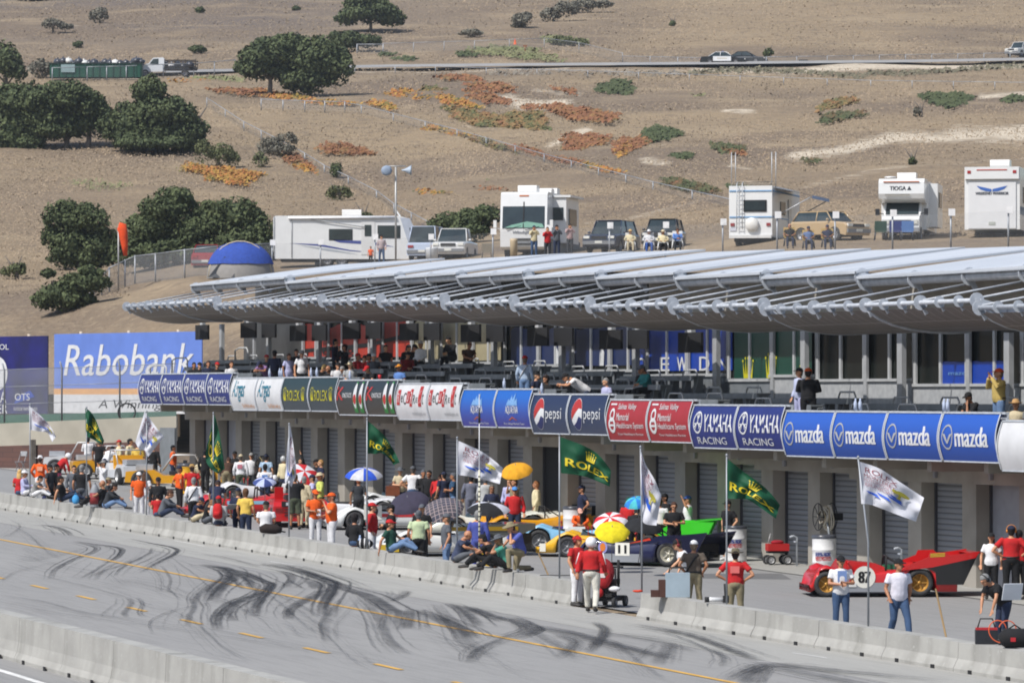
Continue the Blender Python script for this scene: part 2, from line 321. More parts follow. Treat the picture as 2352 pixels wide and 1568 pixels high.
# skid marks
SK = [(7, [(160, 235), (240, 240), (300, 260), (330, 285)], .5, .6), (7, [(230, 485), (250, 440), (330, 395), (420, 360), (440, 340), (400, 325), (330, 310)], .35, .55),
 (7, [(490, 410), (540, 380), (560, 350), (530, 335), (450, 325), (350, 310)], .5, .65), (7, [(525, 470), (560, 430), (640, 390), (690, 360), (700, 338)], .25, .5), (7, [(370, 480), (440, 440), (500, 400)], .3, .4),
 (7, [(640, 455), (740, 400), (800, 370), (815, 350), (780, 335), (700, 320), (600, 300)], .5, .65), (7, [(770, 545), (780, 480), (740, 420)], .25, .35), (7, [(440, 490), (470, 450), (560, 420), (650, 380)], .3, .4),
 (7, [(980, 585), (1000, 540), (1070, 480), (1070, 455), (1030, 430), (930, 415)], .8, .8), (7, [(1170, 655), (1180, 600), (1240, 520), (1240, 505), (1200, 490), (1100, 450), (930, 420)], .8, .8),
 (7, [(1165, 530), (1130, 480), (1100, 455)], .7, .65), (7, [(1005, 720), (1000, 660), (1060, 600), (1160, 560), (1230, 520)], .6, .6), (7, [(1485, 655), (1490, 600), (1530, 530), (1530, 500), (1470, 480), (1380, 450), (1190, 415)], .8, .85),
 (7, [(1330, 670), (1340, 620), (1450, 560), (1520, 520)], .6, .6), (7, [(900, 600), (910, 560), (990, 500), (1060, 470)], .4, .55), (7, [(1075, 680), (1055, 640), (1090, 600), (1200, 550)], .4, .6),
 (7, [(1290, 530), (1340, 490), (1330, 460), (1280, 445)], .6, .5), (7, [(1520, 500), (1600, 530), (1700, 560), (1800, 620), (1830, 640), (1820, 720)], .7, .75), (7, [(1450, 530), (1420, 490)], .7, .55),
 (7, [(1890, 620), (1870, 715)], .8, .45), (7, [(2060, 595), (2120, 625), (2160, 660), (2200, 705)], .8, .6), (7, [(1930, 625), (2050, 680), (2130, 720), (2160, 760)], .8, .7), (7, [(1650, 560), (1740, 660), (1790, 760), (1870, 830)], .5, .4),
 (7, [(2155, 870), (2170, 830), (2230, 790), (2352, 740)], .5, .6), (7, [(2150, 610), (2250, 650), (2352, 680)], .8, .7), (7, [(590, 570), (600, 600), (570, 640), (580, 660)], .4, .45),
 (7, [(870, 570), (890, 610), (870, 650), (860, 705)], .4, .45), (7, [(150, 460), (400, 520), (590, 575)], .15, .35), (7, [(500, 480), (700, 520), (880, 575)], .2, .35), (7, [(0, 300), (60, 270), (90, 240), (40, 210)], .2, .3),
 (7, [(0, 560), (200, 590), (400, 640), (800, 690)], .3, .3), (7, [(700, 740), (690, 680), (800, 630), (1000, 590), (1200, 555)], .15, .4), (7, [(0, 500), (80, 450), (300, 400)], .2, .3), (7, [(1190, 415), (1330, 430), (1500, 480), (1620, 535)], .5, .75),
 (7, [(930, 370), (1050, 390), (1200, 430)], .4, .35), (7, [(790, 390), (900, 470), (1000, 560)], .12, .4), (7, [(1780, 590), (1850, 560), (1860, 540)], .6, .4), (7, [(1500, 780), (1480, 700), (1520, 640), (1580, 570)], .5, .3),
 (7, [(2000, 600), (2080, 690), (2140, 770), (2250, 850)], .6, .35), (7, [(80, 410), (250, 380), (420, 340)], .3, .35), (7, [(0, 590), (300, 650), (900, 730), (1500, 830)], .4, .18), (7, [(0, 575), (500, 660), (1100, 740), (1900, 900)], .3, .18),
 (8, [(0, 540), (80, 575), (110, 600), (0, 640)], .8, .7), (8, [(100, 580), (300, 620), (560, 690), (720, 730)], .7, .7), (8, [(380, 565), (430, 600), (400, 650), (350, 700)], .7, .5), (8, [(560, 575), (800, 620), (1000, 690), (1130, 740)], .7, .65),
 (8, [(720, 660), (700, 700), (660, 760)], .8, .4), (8, [(1000, 830), (1080, 790), (1200, 760), (1500, 790), (2000, 837)], .9, .55), (8, [(1100, 750), (1300, 790), (1700, 870)], .8, .5), (8, [(200, 620), (280, 660), (200, 730)], .6, .45),
 (8, [(330, 610), (620, 640), (850, 700)], .6, .45), (8, [(930, 690), (970, 730), (960, 770)], .4, .35), (8, [(0, 560), (170, 650), (300, 740)], .5, .35), (8, [(1150, 770), (1050, 850)], .7, .5), (8, [(450, 640), (600, 760), (700, 830)], .3, .3)]
for i in range(46):
    u_ = random.Random(i*7+1); x0 = u_.uniform(0, 2300); y0 = 235+x0*.262+u_.uniform(-70, 190); L_ = u_.uniform(90, 420); k_ = u_.uniform(-.18, .30); SK.append((7, [(x0, y0), (x0+L_*.35, y0+L_*(.10+k_*.3)), (x0+L_*.7, y0+L_*(.22+k_)), (x0+L_, y0+L_*(.26+k_*1.4))], u_.uniform(.06, .2), u_.uniform(.15, .42)))
def smooth_line(P, n=8):
    out = []
    for i in range(len(P)-1):
        p0 = P[max(i-1, 0)]; p1 = P[i]; p2 = P[i+1]; p3 = P[min(i+2, len(P)-1)]
        for k in range(n):
            t = k/n; out.append(.5*((2*p1)+(p2-p0)*t+(2*p0-5*p1+4*p2-p3)*t*t+(3*p1-p0-3*p2+p3)*t**3))
    out.append(P[-1]); return out
mb = MB(); fades = []; zi = 0
rr = random.Random(3)
for zone, pts, wd, st in SK:
    P = smooth_line([np.array(gnd(*Q(zone, *p))) for p in pts], 8)
    for rep in range(7):
        off = rr.uniform(-.3, .3) if rep else 0; ww = wd*(.5 if rep == 0 else rr.uniform(.05, .2)); zi += 1; base = len(mb.v); vs = []
        for i, p in enumerate(P):
            d = P[min(i+1, len(P)-1)]-P[max(i-1, 0)]; d = d/(np.linalg.norm(d)+1e-9); nrm = np.array((-d[1], d[0], 0)); t = i/(len(P)-1)
            q = p+nrm*(off*(1+t)+rr.uniform(-.02, .02)); q[2] = gz(q[0])+.018+zi*.00012; e = min(1, 4*t+.05, 4*(1-t)+.05)*st*(.95 if rep == 0 else .6)
            for sgn, fd in ((-1, .0), (-.45, 1), (.45, 1), (1, .0)): vs.append(q+nrm*sgn*ww/2); fades.append(fd*e)
        n4 = len(P); mb.add(vs, [(4*i+j, 4*i+j+1, 4*i+j+5, 4*i+j+4) for i in range(n4-1) for j in range(3)])
skid_o = mb.build('tyre_skid_marks', 'skid', kind='structure')
a_ = skid_o.data.attributes.new('fade', 'FLOAT', 'POINT'); a_.data.foreach_set('value', fades)
# shaded patch of the pit lane, painted as a dark sheet
mb = MB(); P = [gnd(*Q(5, *p)) for p in ((640, 1120), (1480, 1118), (1580, 1175), (700, 1165))]
mb.add([(p[0], p[1], p[2]+.014) for p in P], [(0, 1, 2, 3)]); mb.build('painted_shade_patch', mat('shade_patch_paint', (.13, .13, .13), .9), kind='structure')

# ---------------------------------------------------------------- barrier walls
def kwall(name, X0, X1, Y0, Y1, h, wd, label, seg=3.66, toe=.1, group=None):
    root = thing(name, label, 'barrier wall', (X0, Y0, gz(X0)))
    n = max(1, round((X1-X0)/seg)); L = (X1-X0)/n
    for i in range(n):
        a = X0+i*L; b = a+L-.028; ya = Y0+(Y1-Y0)*i/n; yb = Y0+(Y1-Y0)*(i+1)/n; mb = MB(); jit = random.uniform(-.004, .004); jh = random.uniform(-.003, .003)
        prof = [(0, 0), (0, .08), (toe*.6, .2), (toe, h*.45), (toe+.02, h), (wd-toe-.02, h), (wd-toe, .4*h), (wd, .08), (wd, 0)]
        vs = []
        for X, Y in ((a, ya), (b, yb)):
            for y, z in prof: vs.append((X-X0, Y+y+jit-Y0, gz(X)+z+(jh if z > .5*h else 0)-gz(X0)))
        m = len(prof); mb.add(vs, [(j, j+1, m+j+1, m+j) for j in range(m-1)]+[tuple(range(m)), tuple(reversed(range(m, 2*m)))])
        mb.build('wall_segment', 'barrier', root)
        nb = MB()      # drainage / lifting notches at the foot
        for f in (.22, .72): nb.box((a-X0+L*f, ya-Y0+jit-.002, gz(a+L*f)+.05-gz(X0)), (.16, .02, .085))
        nb.build('drain_notch', 'dark', root)
    return root
kwall('pit_wall', -40, 83.6, -11.05, -11.05, .60, .62, 'long low concrete pit wall people sit on, running from the far end to the gap')
kwall('pit_wall', 88.6, 135, -11.2, -11.0, .60, .62, 'low concrete pit wall to the right of the gap with the marshals')
kwall('track_wall', 55, 150, -29.15, -27.8, .90, .6, 'nearest concrete barrier wall in the bottom left corner of the track')
# ================================================================ PIT BUILDING
BW = 3.536
GR = [0, 4, 8, 10, 12, 14, 16, 18, 20, 24, 28]
TZ = [4.76, 4.56, 4.44, 4.31, 4.11, 3.945, 3.78, 3.64, 3.49, 3.30]
BZ = [t-4.76 for t in TZ]
def grp(n):
    for i in range(len(GR)-1):
        if n < GR[i+1]: return i
    return len(GR)-2
M['door'] = objmat('roller_door_paint', .5, .08, 3)
def doormat():
    m, t, b = _nt('roller_door_slats'); tc = t.nodes.new('ShaderNodeTexCoord'); wv = t.nodes.new('ShaderNodeTexWave'); wv.bands_direction = 'Z'; wv.inputs['Scale'].default_value = 2.1
    t.links.new(tc.outputs['Object'], wv.inputs[0]); r = t.nodes.new('ShaderNodeMapRange'); r.inputs[1].default_value = 0; r.inputs[2].default_value = .3; t.links.new(wv.outputs[0], r.inputs[0])
    mx = t.nodes.new('ShaderNodeMix'); mx.data_type = 'RGBA'; mx.inputs[6].default_value = (.09, .095, .105, 1); mx.inputs[7].default_value = (.225, .235, .255, 1)
    t.links.new(r.outputs[0], mx.inputs[0]); t.links.new(mx.outputs[2], b.inputs['Base Color']); b.inputs['Roughness'].default_value = .5
    add_bump(t, b, wv.outputs[0], .6, .03); return m
M['slats'] = doormat()
M['flatdoor'] = mat('flat_door_paint', (.30, .31, .35), .5)
M['frame'] = mat('window_frame_metal', (.46, .47, .475), .5, (.38, .39, .395), 2)
M['deckgrey'] = mat('grey_painted_steel', (.19, .205, .22), .5, (.15, .165, .175), 3)
M['bench'] = mat('bench_back_metal', (.42, .43, .435), .5, (.34, .35, .36), 6)
M['roofw'] = mat('white_roof_membrane', (.50, .53, .57), .6, (.42, .45, .49), .5, stretch=(1, .2, 1))
M['galv'] = mat('galvanised_steel', (.50, .53, .57), .6, (.38, .41, .45), 4, metal=0, detail=7)
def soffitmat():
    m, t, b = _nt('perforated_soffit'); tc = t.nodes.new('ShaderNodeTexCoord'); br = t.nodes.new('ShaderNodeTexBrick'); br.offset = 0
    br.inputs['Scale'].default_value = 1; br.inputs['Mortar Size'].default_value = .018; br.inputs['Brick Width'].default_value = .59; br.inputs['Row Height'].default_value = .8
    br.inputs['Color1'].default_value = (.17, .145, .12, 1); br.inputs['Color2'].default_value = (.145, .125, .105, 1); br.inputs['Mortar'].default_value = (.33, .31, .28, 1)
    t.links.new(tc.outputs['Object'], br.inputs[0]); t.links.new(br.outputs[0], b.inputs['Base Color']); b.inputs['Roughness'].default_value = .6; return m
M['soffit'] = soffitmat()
bld = thing('pit_building', 'long two-storey concrete pit garage building with open upper terrace and winged roof', 'building', (0, 0, 0))
NB = 28
LX = NB*BW
# back volume and lower walls, group by group
mb = MB(); up = MB(); fl = MB(); tier = MB()
for gi in range(len(GR)-1):
    a, b = GR[gi]*BW, GR[gi+1]*BW; B = BZ[gi]; cx = (a+b)/2; wx = b-a-.004; e = gi*.002
    mb.box((cx, 5.8, B+1.1), (wx, 6.6, 4.9))                       # garage block behind the doors
    mb.box((cx, 2.15+e, B+3.18), (wx, .62, .66))                     # lintel beam over the doors
    fl.box((cx, 2.32, B+3.56), (wx, 4.6, .14))                       # terrace slab
    tier.box((cx, 2.5, B+3.82), (wx, 2.4, .38)); tier.box((cx, 3.1, B+4.2), (wx, 1.2, .38))
    if gi >= 5: up.box((cx, 6.4, B+7.75), (wx, 5.0, 1.5))            # concrete clerestory
    else: up.box((cx, 6.9, B+7.75), (wx, 4.0, 1.5))
    up.box((cx, 6.6, B+5.2), (wx, 4.4, 3.6))
    for k in range(GR[gi], GR[gi+1]):
        x = (k+.5)*BW
        mb.box((x, 1.2, B+3.35), (.28, 1.7, .3))                       # cantilever beam ends
mb.build('garage_wall', 'gconcrete', bld); fl.build('terrace_slab', 'gconcrete', bld); tier.build('terrace_step', 'gconcrete', bld); up.build('upper_wall', 'concrete', bld)
# pillars and doors
PXOFF = 0.0
for k in range(-0, NB+1):
    gi = grp(max(0, k-.01)); B = BZ[gi]; X = k*BW+.66; zg = gz(X); top = B+3.5
    p = MB(); p.box((X, 2.2, (zg+top)/2-.1), (.88, .42, top-zg+.2)); p.build('pillar', 'gconcrete', bld)
    if k == NB: break
    g2 = grp(k); B = BZ[g2]; x0 = X+.44; x1 = X+BW-.44; zb = gz(x0); zt = B+2.86
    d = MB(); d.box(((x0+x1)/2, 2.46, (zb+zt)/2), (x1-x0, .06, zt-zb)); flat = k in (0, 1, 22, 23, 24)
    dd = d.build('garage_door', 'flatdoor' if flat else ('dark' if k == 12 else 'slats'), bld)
    
    for xx in (x0+.05, x1-.05): g = MB(); g.box((xx, 2.40, (zb+zt)/2), (.08, .06, zt-zb)); g.build('door_track', 'metal', dd).color = (.07, .07, .08, 1)
# small fittings under the balcony: wall lamps / conduits
for k in range(1, NB):
    B = BZ[grp(k)]; X = k*BW+.66+BW/2
    q = MB(); q.box((X, 1.80, B+3.15), (.12, .08, .34)); q.build('wall_lamp', 'flatdoor', bld)
# upper windows: bays with mullions
for k in range(3, NB):
    B = BZ[grp(k)]; x0 = k*BW-.0; right = k >= 17
    zb, zt = B+(5.42 if right else 5.30), B+7.12; Y = 3.86
    gl = MB(); gl.box((x0+BW/2, Y+.03, (zb+zt)/2), (BW, .03, zt-zb)); pane = gl.build('window_glass', 'glass', bld)
    fr = MB()
    for f, wd in ((0.0, .24), (.5, .14)): fr.box((x0+BW*f+.1, Y-.05, (zb+zt)/2), (wd, .06, zt-zb-.004*f))
    fr.box((x0+BW/2, Y-.04, zt-.06), (BW, .18, .12)); fr.box((x0+BW/2, Y-.04, zb+.04), (BW, .18, .08)); fr.build('window_frame', 'frame', pane)
    pr = MB(); pr.box((x0+BW/2, Y-.02, B+4.9), (BW-.01, .1, 1.0)); pr.build('parapet_panel', 'bench' if right else 'deckgrey', bld)
# clerestory glass on the left part
for k in range(1, 14):
    B = BZ[grp(k)]; q = MB(); q.box(((k+.5)*BW, 4.88, B+7.75), (BW-.05, .04, 1.2)); q.build('clerestory_glass', 'glass', bld)
M['colp'] = mat('column_paint', (.36, .37, .38), .55)
for k in range(0, NB+1, 2):
    B = BZ[grp(max(0, k-.01) if k else 0)]; X = k*BW
    q = MB(); q.box((X, 3.45, B+5.3), (.34, .14, 3.1)); q.build('column', 'colp', bld)
for k in range(1, NB, 2):
    B = BZ[grp(k)]; q = MB(); q.box((k*BW+.30, 3.76, B+5.6), (.22, .08, 3.1)); q.build('column', 'colp', bld)
# terrace seating counters: long desks on angled brackets with tubular chair rails
for gi in range(len(GR)-1):
    for sgm in range(GR[gi], GR[gi+1], 2):
        B = BZ[gi]; a = sgm*BW+.25; b = (sgm+2)*BW-.35
        for (Y, zt, zf) in (((1.05, 4.72, 3.63), (1.95, 5.02, 4.0), (3.0, 5.30, 4.38)) if gi < 6 else ((1.05, 4.74, 3.63), (2.3, 4.92, 4.0))):
            q = MB(); q.box(((a+b)/2, Y, B+zt), (b-a, .42, .05)); q.box(((a+b)/2, Y-.2, B+zt-.08), (b-a, .03, .12))
            n = 6
            for i in range(n+1):
                x = a+.15+(b-a-.3)*i/n; q.box((x, Y+.05, (B+zt+B+zf)/2), (.05, .3, zt-zf-.03), ry=0); q.box((x+.18, Y-.04, B+(zt+zf)/2), (.04, .16, zt-zf), ry=.5)
            q.build('seating_counter', 'deckgrey', bld)
            for i in range(2):
                r = MB(); x = a+.8+i*(b-a)/2; r.tube([(x, Y+.42, B+zf), (x, Y+.42, B+zt+.08), (x+.12, Y+.42, B+zt+.2), (x+1.1, Y+.42, B+zt+.2), (x+1.22, Y+.42, B+zt+.08), (x+1.22, Y+.42, B+zf)], .028, 6)
                r.build('seat_rail', 'frame', bld)
# front rail ahead of the canopy start (stair rails at the left end)
for (x, v, wd_, z0) in ((395, 822, 46, 0), (345, 838, 50, 0), (540, 800, 34, 0)):
    p = onY(x, 1.4 if x < 500 else 3.2); r = MB(); L = wd_/55; zt = 4+(900-v)/55
    r.tube([(p[0], p[1], zt-1.0), (p[0], p[1], zt-.1), (p[0]+.3, p[1]+.1, zt), (p[0]+L*2.2, p[1]+.1, zt), (p[0]+L*2.5, p[1]+.1, zt-.1), (p[0]+L*2.5, p[1]+.1, zt-1.0)], .035, 6); r.build('hand_rail', 'frame', bld)
# hanging screens
for k in range(0, 17, 2):
    B = BZ[grp(k)]; X = k*BW
    for dx, dy, wd in (((0, -.35, 1.0), (.9, .25, .9)) if k > 1 else ((0, -.35, .9),)):
        if k == 16 and dx: continue
        t = thing('hanging_screen', 'x', 'screen', (X+dx, 2.95+dy, B+6.50), R_(8))
        q = MB(); q.box((0, 0, 0), (wd*1.45, .09, .62)); q.build('screen_panel', 'dark', t)
        q = MB(); q.box((0, .02, .40), (.26, .16, .18)); q.tube([(0, .05, .31), (0, .05, .62)], .04, 6); q.build('screen_bracket', 'frame', t)
        t['group'] = 'screens hung under the canopy'
        nm = {0: 'at the far left end of the terrace, alone on its column', 2: 'first pair right of the lone left column, before the red window', 4: 'before the right end of the red window', 6: 'before the cream window board', 8: 'before the dark cream-edged window', 10: 'before the navy window board', 12: 'before the bright blue window lettering', 14: 'before the gap right of the blue window', 16: 'before the green crowned window'}[k]
        t['label'] = ('black flat screen, %s ' % ('front' if not dx else 'rear'))+nm if k > 1 else 'black flat screen alone on the leftmost terrace column'
# ---------------------------------------------------------------- canopy, one wing per level
SOF = [(-.62, 7.42), (-.3, 7.22), (.1, 7.06), (.6, 6.95), (1.2, 6.88), (1.7, 6.86), (2.0, 6.87), (2.2, 6.88), (2.35, 6.89)]
PLATE = MB(); PLATE.lathe([(0, -.012), (.17, -.012), (.17, .012), (0, .012)], 16, Matrix.Rotation(math.pi/2, 4, 'Y'), smooth=False); PLATE.box((0, .1, -.16), (.024, .1, .22), rx=.5)
pl0 = None
for gi in range(len(GR)-1):
    a, b = GR[gi]*BW+.05, GR[gi+1]*BW-.05; B = BZ[gi]; n0, n1 = GR[gi], GR[gi+1]
    c = bpy.data.objects.new('roof_canopy', None); COL.objects.link(c); c.parent = bld; c.location = (0, 0, B)
    mods = 2*(n1-n0)//4
    def roof(u, v, th=0):
        X = a+(b-a)*u; Y = 2.05+6.6*v; L = (X/BW) % 2/2
        z = 8.50+.80*v**.92+.015*math.sin(L*math.pi)*(1-v)+.10*(1-u)*v
        return (X, Y, z-th)
    r = MB(); r.grid(lambda u, v: roof(u, v), 24, 10); r.grid(lambda u, v: roof(u, v, .07), 24, 10)
    r.grid(lambda u, v: roof(u, 0, .07*v), 24, 1); r.grid(lambda u, v: roof(0, u, .07*v), 10, 1); r.grid(lambda u, v: roof(1, u, .07*v), 10, 1)
    ro = r.build('roof_sheet', 'roofw', c)
    for sm in np.arange(n0, n1, .5):      # standing seams
        sf = MB(); sf.grid(lambda u, v: (lambda p: (p[0]-.02+.04*u, p[1], p[2]+.015))(roof((sm*BW+.06-a)/(b-a), v)), 1, 10); sf.build('roof_seam', 'galv', ro)
    r = MB()
    r.box(((a+b)/2, 2.07, 8.45), (b-a, .03, .06)); r.build('roof_edge_trim', 'galv', ro)
    r = MB(); r.tube([(a, 2.30, 8.34), (b, 2.30, 8.34)], .14, 14); r.build('upper_tube', 'galv', c)
    r = MB(); r.tube([(a, -.68, 7.56), (b, -.68, 7.56)], .06, 10); r.build('front_tube', 'galv', c)
    r = MB(); n = 8
    r.grid(lambda u, v: (a+(b-a)*u, np.interp(v, np.linspace(0, 1, 9), [q[0] for q in SOF]), np.interp(v, np.linspace(0, 1, 9), [q[1] for q in SOF])), int(24), 16)
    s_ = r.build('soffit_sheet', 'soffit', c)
    for X in (a, b):
        r = MB(); r.tube([(X, y-.0, z+.03) for y, z in SOF], (.05), 6, side=(1, 0, 0)); r.build('soffit_edge_beam', 'galv', s_)
    if n1-n0 == 4:
        r = MB(); X = (n0+2)*BW; r.tube([(X, y-.0, z-.02) for y, z in SOF], .045, 6, side=(1, 0, 0)); r.build('soffit_edge_beam', 'galv', s_)
    for k in range((n1-n0)*3+1):
        X = min(b-.03, max(a+.03, (n0+k/3)*BW))
        if pl0 is None: o = pl0 = PLATE.build('bracket_plate', 'galv', c)
        else: o = pl0.copy(); COL.objects.link(o); o.parent = c
        o.location = (X, -.68, 7.56); o.scale = (1.1, 1.15, 1.15) if k % 3 == 0 else (.9, .88, .9)
    for k in range(n1-n0+1):
        X = min(b-.06, max(a+.06, (n0+k)*BW))
        o = pl0.copy(); COL.objects.link(o); o.parent = c; o.location = (X, 2.30, 8.34); o.scale = (1.6, 1.35, 1.45)
        r = MB(); r.tube([(X, -.62, 7.62), (X, 2.15, 8.12)], .03, 6); r.build('tie_rod', 'galv', c)
    if gi == 8:
        r = MB(); X = b
        for i in range(12):
            t0 = i/12; t1 = (i+1)/12
            f = lambda t: (X+.05, -.62+4.4*t, 7.50-1.0*math.sin(t*1.5)*.75)
            r.box(((f(t0)[0]), (f(t0)[1]+f(t1)[1])/2, (f(t0)[2]+f(t1)[2])/2), (.05, .4, .2), rx=math.atan2(f(t1)[2]-f(t0)[2], f(t1)[1]-f(t0)[1]))
        r.build('end_beam', 'roofw', c)
# balcony edge: top rail and posts stay with the building
r = MB()
for gi in range(len(GR)-1):
    r.box(((GR[gi]+GR[gi+1])/2*BW, .12, TZ[gi]-.02), ((GR[gi+1]-GR[gi])*BW-.02, .12, .06)); r.box(((GR[gi]+GR[gi+1])/2*BW, .14, TZ[gi]-.65), ((GR[gi+1]-GR[gi])*BW-.02, .04, 1.2))
r.build('balcony_rail', 'galv', bld)

# ================================================================ LETTERING
_tc = {}
def text_mesh(s, bold=.0, shear=0):
    key = (s, bold, shear)
    if key in _tc: return _tc[key]
    cu = bpy.data.curves.new('t', 'FONT'); cu.body = s; cu.size = 1; cu.offset = bold; cu.shear = shear; cu.resolution_u = 3; cu.fill_mode = 'FRONT'; cu.space_line = .9; cu.align_x = 'LEFT'
    o = bpy.data.objects.new('t', cu); COL.objects.link(o); bpy.context.view_layer.update()
    me = bpy.data.meshes.new_from_object(o.evaluated_get(bpy.context.evaluated_depsgraph_get()))
    vs = np.array([v.co[:] for v in me.vertices]).reshape(-1, 3); fs = [tuple(p.vertices) for p in me.polygons]
    bpy.data.objects.remove(o); bpy.data.meshes.remove(me); bpy.data.curves.remove(cu)
    lo = vs.min(0); hi = vs.max(0); vs = (vs-lo)/(np.maximum(hi-lo, 1e-6)); vs[:, 2] = 0; _tc[key] = (vs, fs); return _tc[key]
def put_text(mb, s, S, u0, u1, v0, v1, bold=0.02, shear=0, lift=.012):
    """letters fitted to the box u0..u1 x v0..v1 of surface S(u,v,lift)"""
    vs, fs = text_mesh(s, 0.0, shear); d = bold*(v1-v0)*.55; o = abs((S(1, 0, 0)[0]-S(0, 0, 0)[0]) or 1); d = d*1.27/max(.5, o) if bold else 0
    for k, (du, l) in enumerate(((0, 0), (-d, .0013), (d, .0026)) if bold > .012 else ((0, 0),)):
        mb.add([S(u0+du+(u1-u0)*p[0], v0+(v1-v0)*p[1], lift+l) for p in vs], fs)
def _cut(P, v0, up):
    out = []
    for a, b in zip(P, P[1:]+P[:1]):
        ia, ib = (a[1] >= v0) == up or a[1] == v0, (b[1] >= v0) == up or b[1] == v0
        if ia: out.append(a)
        if ia != ib and a[1] != b[1]: t = (v0-a[1])/(b[1]-a[1]); out.append((a[0]+(b[0]-a[0])*t, v0))
    return out
def put_poly(mb, S, pts, lift=.012):
    lo, hi = min(p[1] for p in pts), max(p[1] for p in pts); n = max(1, int((hi-lo)/.07))
    for k in range(n):
        P = list(pts)
        if k: P = _cut(P, lo+(hi-lo)*k/n, True)
        if k < n-1 and len(P) > 2: P = _cut(P, lo+(hi-lo)*(k+1)/n, False)
        if len(P) > 2: mb.add([S(u, v, lift) for u, v in P], [tuple(range(len(P)))])
def circ(cu, cv, ru, rv, n=28, a0=0, a1=360): return [(cu+ru*math.cos(R_(a0+(a1-a0)*i/n)), cv+rv*math.sin(R_(a0+(a1-a0)*i/n))) for i in range(n+(0 if a1-a0 >= 360 else 1))]
def put_ring(mb, S, cu, cv, ru, rv, k=.8, lift=.012, n=28, a0=0, a1=360):
    P = [(cu+ru*math.cos(R_(a0+(a1-a0)*i/n)), cv+rv*math.sin(R_(a0+(a1-a0)*i/n))) for i in range(n+1)]; Q_ = [(cu+(p[0]-cu)*k, cv+(p[1]-cv)*k) for p in P]
    mb.add([S(u, v, lift) for u, v in P+Q_], [(i, i+1, n+2+i, n+1+i) for i in range(n)])
CROWN = [(.0, .0), (1, 0), (.94, .32), (1.0, .95), (.78, .45), (.74, 1.0), (.58, .48), (.5, 1.08), (.42, .48), (.26, 1.0), (.22, .45), (.0, .95), (.06, .32)]
def put_crown(mb, S, u0, u1, v0, v1, lift=.012):
    put_poly(mb, S, [(u0+(u1-u0)*a, v0+(v1-v0)*b) for a, b in [(.1, 0), (.9, 0), (.93, .25), (.07, .25)]], lift)
    for i in range(5):
        c0 = .14+i*.18; tx = .02+i*.24; put_poly(mb, S, [(u0+(u1-u0)*a, v0+(v1-v0)*b) for a, b in [(c0-.07, .25), (c0+.07, .25), (tx, .98 if i in (1, 2, 3) else .85)]], lift)
        put_poly(mb, S, [(u0+(u1-u0)*a, v0+(v1-v0)*b) for a, b in circ(tx, .98 if i in (1, 2, 3) else .85, .07, .07, 8)], lift)
# ---------------------------------------------------------------- balcony banner panels
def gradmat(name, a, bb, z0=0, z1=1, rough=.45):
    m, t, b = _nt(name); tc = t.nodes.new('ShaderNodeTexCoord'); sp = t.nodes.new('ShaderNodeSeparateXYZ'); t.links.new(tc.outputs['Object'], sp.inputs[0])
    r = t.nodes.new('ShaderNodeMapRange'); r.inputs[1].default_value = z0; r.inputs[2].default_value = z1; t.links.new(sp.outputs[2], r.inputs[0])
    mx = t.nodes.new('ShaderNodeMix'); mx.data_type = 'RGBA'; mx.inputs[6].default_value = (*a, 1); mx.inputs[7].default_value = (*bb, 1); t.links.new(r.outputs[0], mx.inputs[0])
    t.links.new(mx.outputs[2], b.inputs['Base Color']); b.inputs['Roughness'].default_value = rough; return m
pc = lambda n, h, r=.5: mat('banner_'+n, srgb(h), r, None, 1.5)
def srgb(h, k=.74):
    h = h.lstrip('#'); return tuple(((int(h[i:i+2], 16)/255)**2.2)*k for i in (0, 2, 4))
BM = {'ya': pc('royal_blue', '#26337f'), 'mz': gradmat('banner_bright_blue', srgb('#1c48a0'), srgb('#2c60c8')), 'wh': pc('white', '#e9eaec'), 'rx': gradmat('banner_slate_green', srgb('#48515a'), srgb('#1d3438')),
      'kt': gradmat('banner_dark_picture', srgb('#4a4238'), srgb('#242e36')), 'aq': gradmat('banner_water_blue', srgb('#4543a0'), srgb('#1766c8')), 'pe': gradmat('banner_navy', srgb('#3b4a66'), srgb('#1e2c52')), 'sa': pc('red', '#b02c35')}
M.update({'b_'+k: v for k, v in BM.items()})
for nm, h in dict(tw='#eef0f2', ty='#d8d020', tr='#c3302c', tb='#1d2a66', tt='#1e7f9a', tbk='#1a1a1c', tc='#2c8fd8', tl='#7fb0e8', to='#c9632a', tg='#b9bcbf', tor='#e89018', tgr='#2f8a3a').items(): M[nm] = mat('print_'+nm, srgb(h), .5)
def fork(mb, S, cu, cv, r, k):
    put_ring(mb, S, cu, cv, r*k, r, .84, n=24)
    for a in (90, 210, 330):
        c, s = math.cos(R_(a)), math.sin(R_(a)); put_poly(mb, S, [(cu-s*.07*r*k, cv+c*.07*r), (cu+s*.07*r*k, cv-c*.07*r), (cu+(c*.86+s*.07)*r*k, cv+(s*.86-c*.07)*r), (cu+(c*.86-s*.07)*r*k, cv+(s*.86+c*.07)*r)])
        for q in (.25, -.25): put_poly(mb, S, [(cu+(c*.3-s*q*.3)*r*k, cv+(s*.3+c*q*.3)*r), (cu+(c*.4-s*q*.1)*r*k, cv+(s*.4+c*q*.1)*r), (cu+(c*.75-s*q)*r*k, cv+(s*.75+c*q)*r), (cu+(c*.62-s*q*1.25)*r*k, cv+(s*.62+c*q*1.25)*r)])
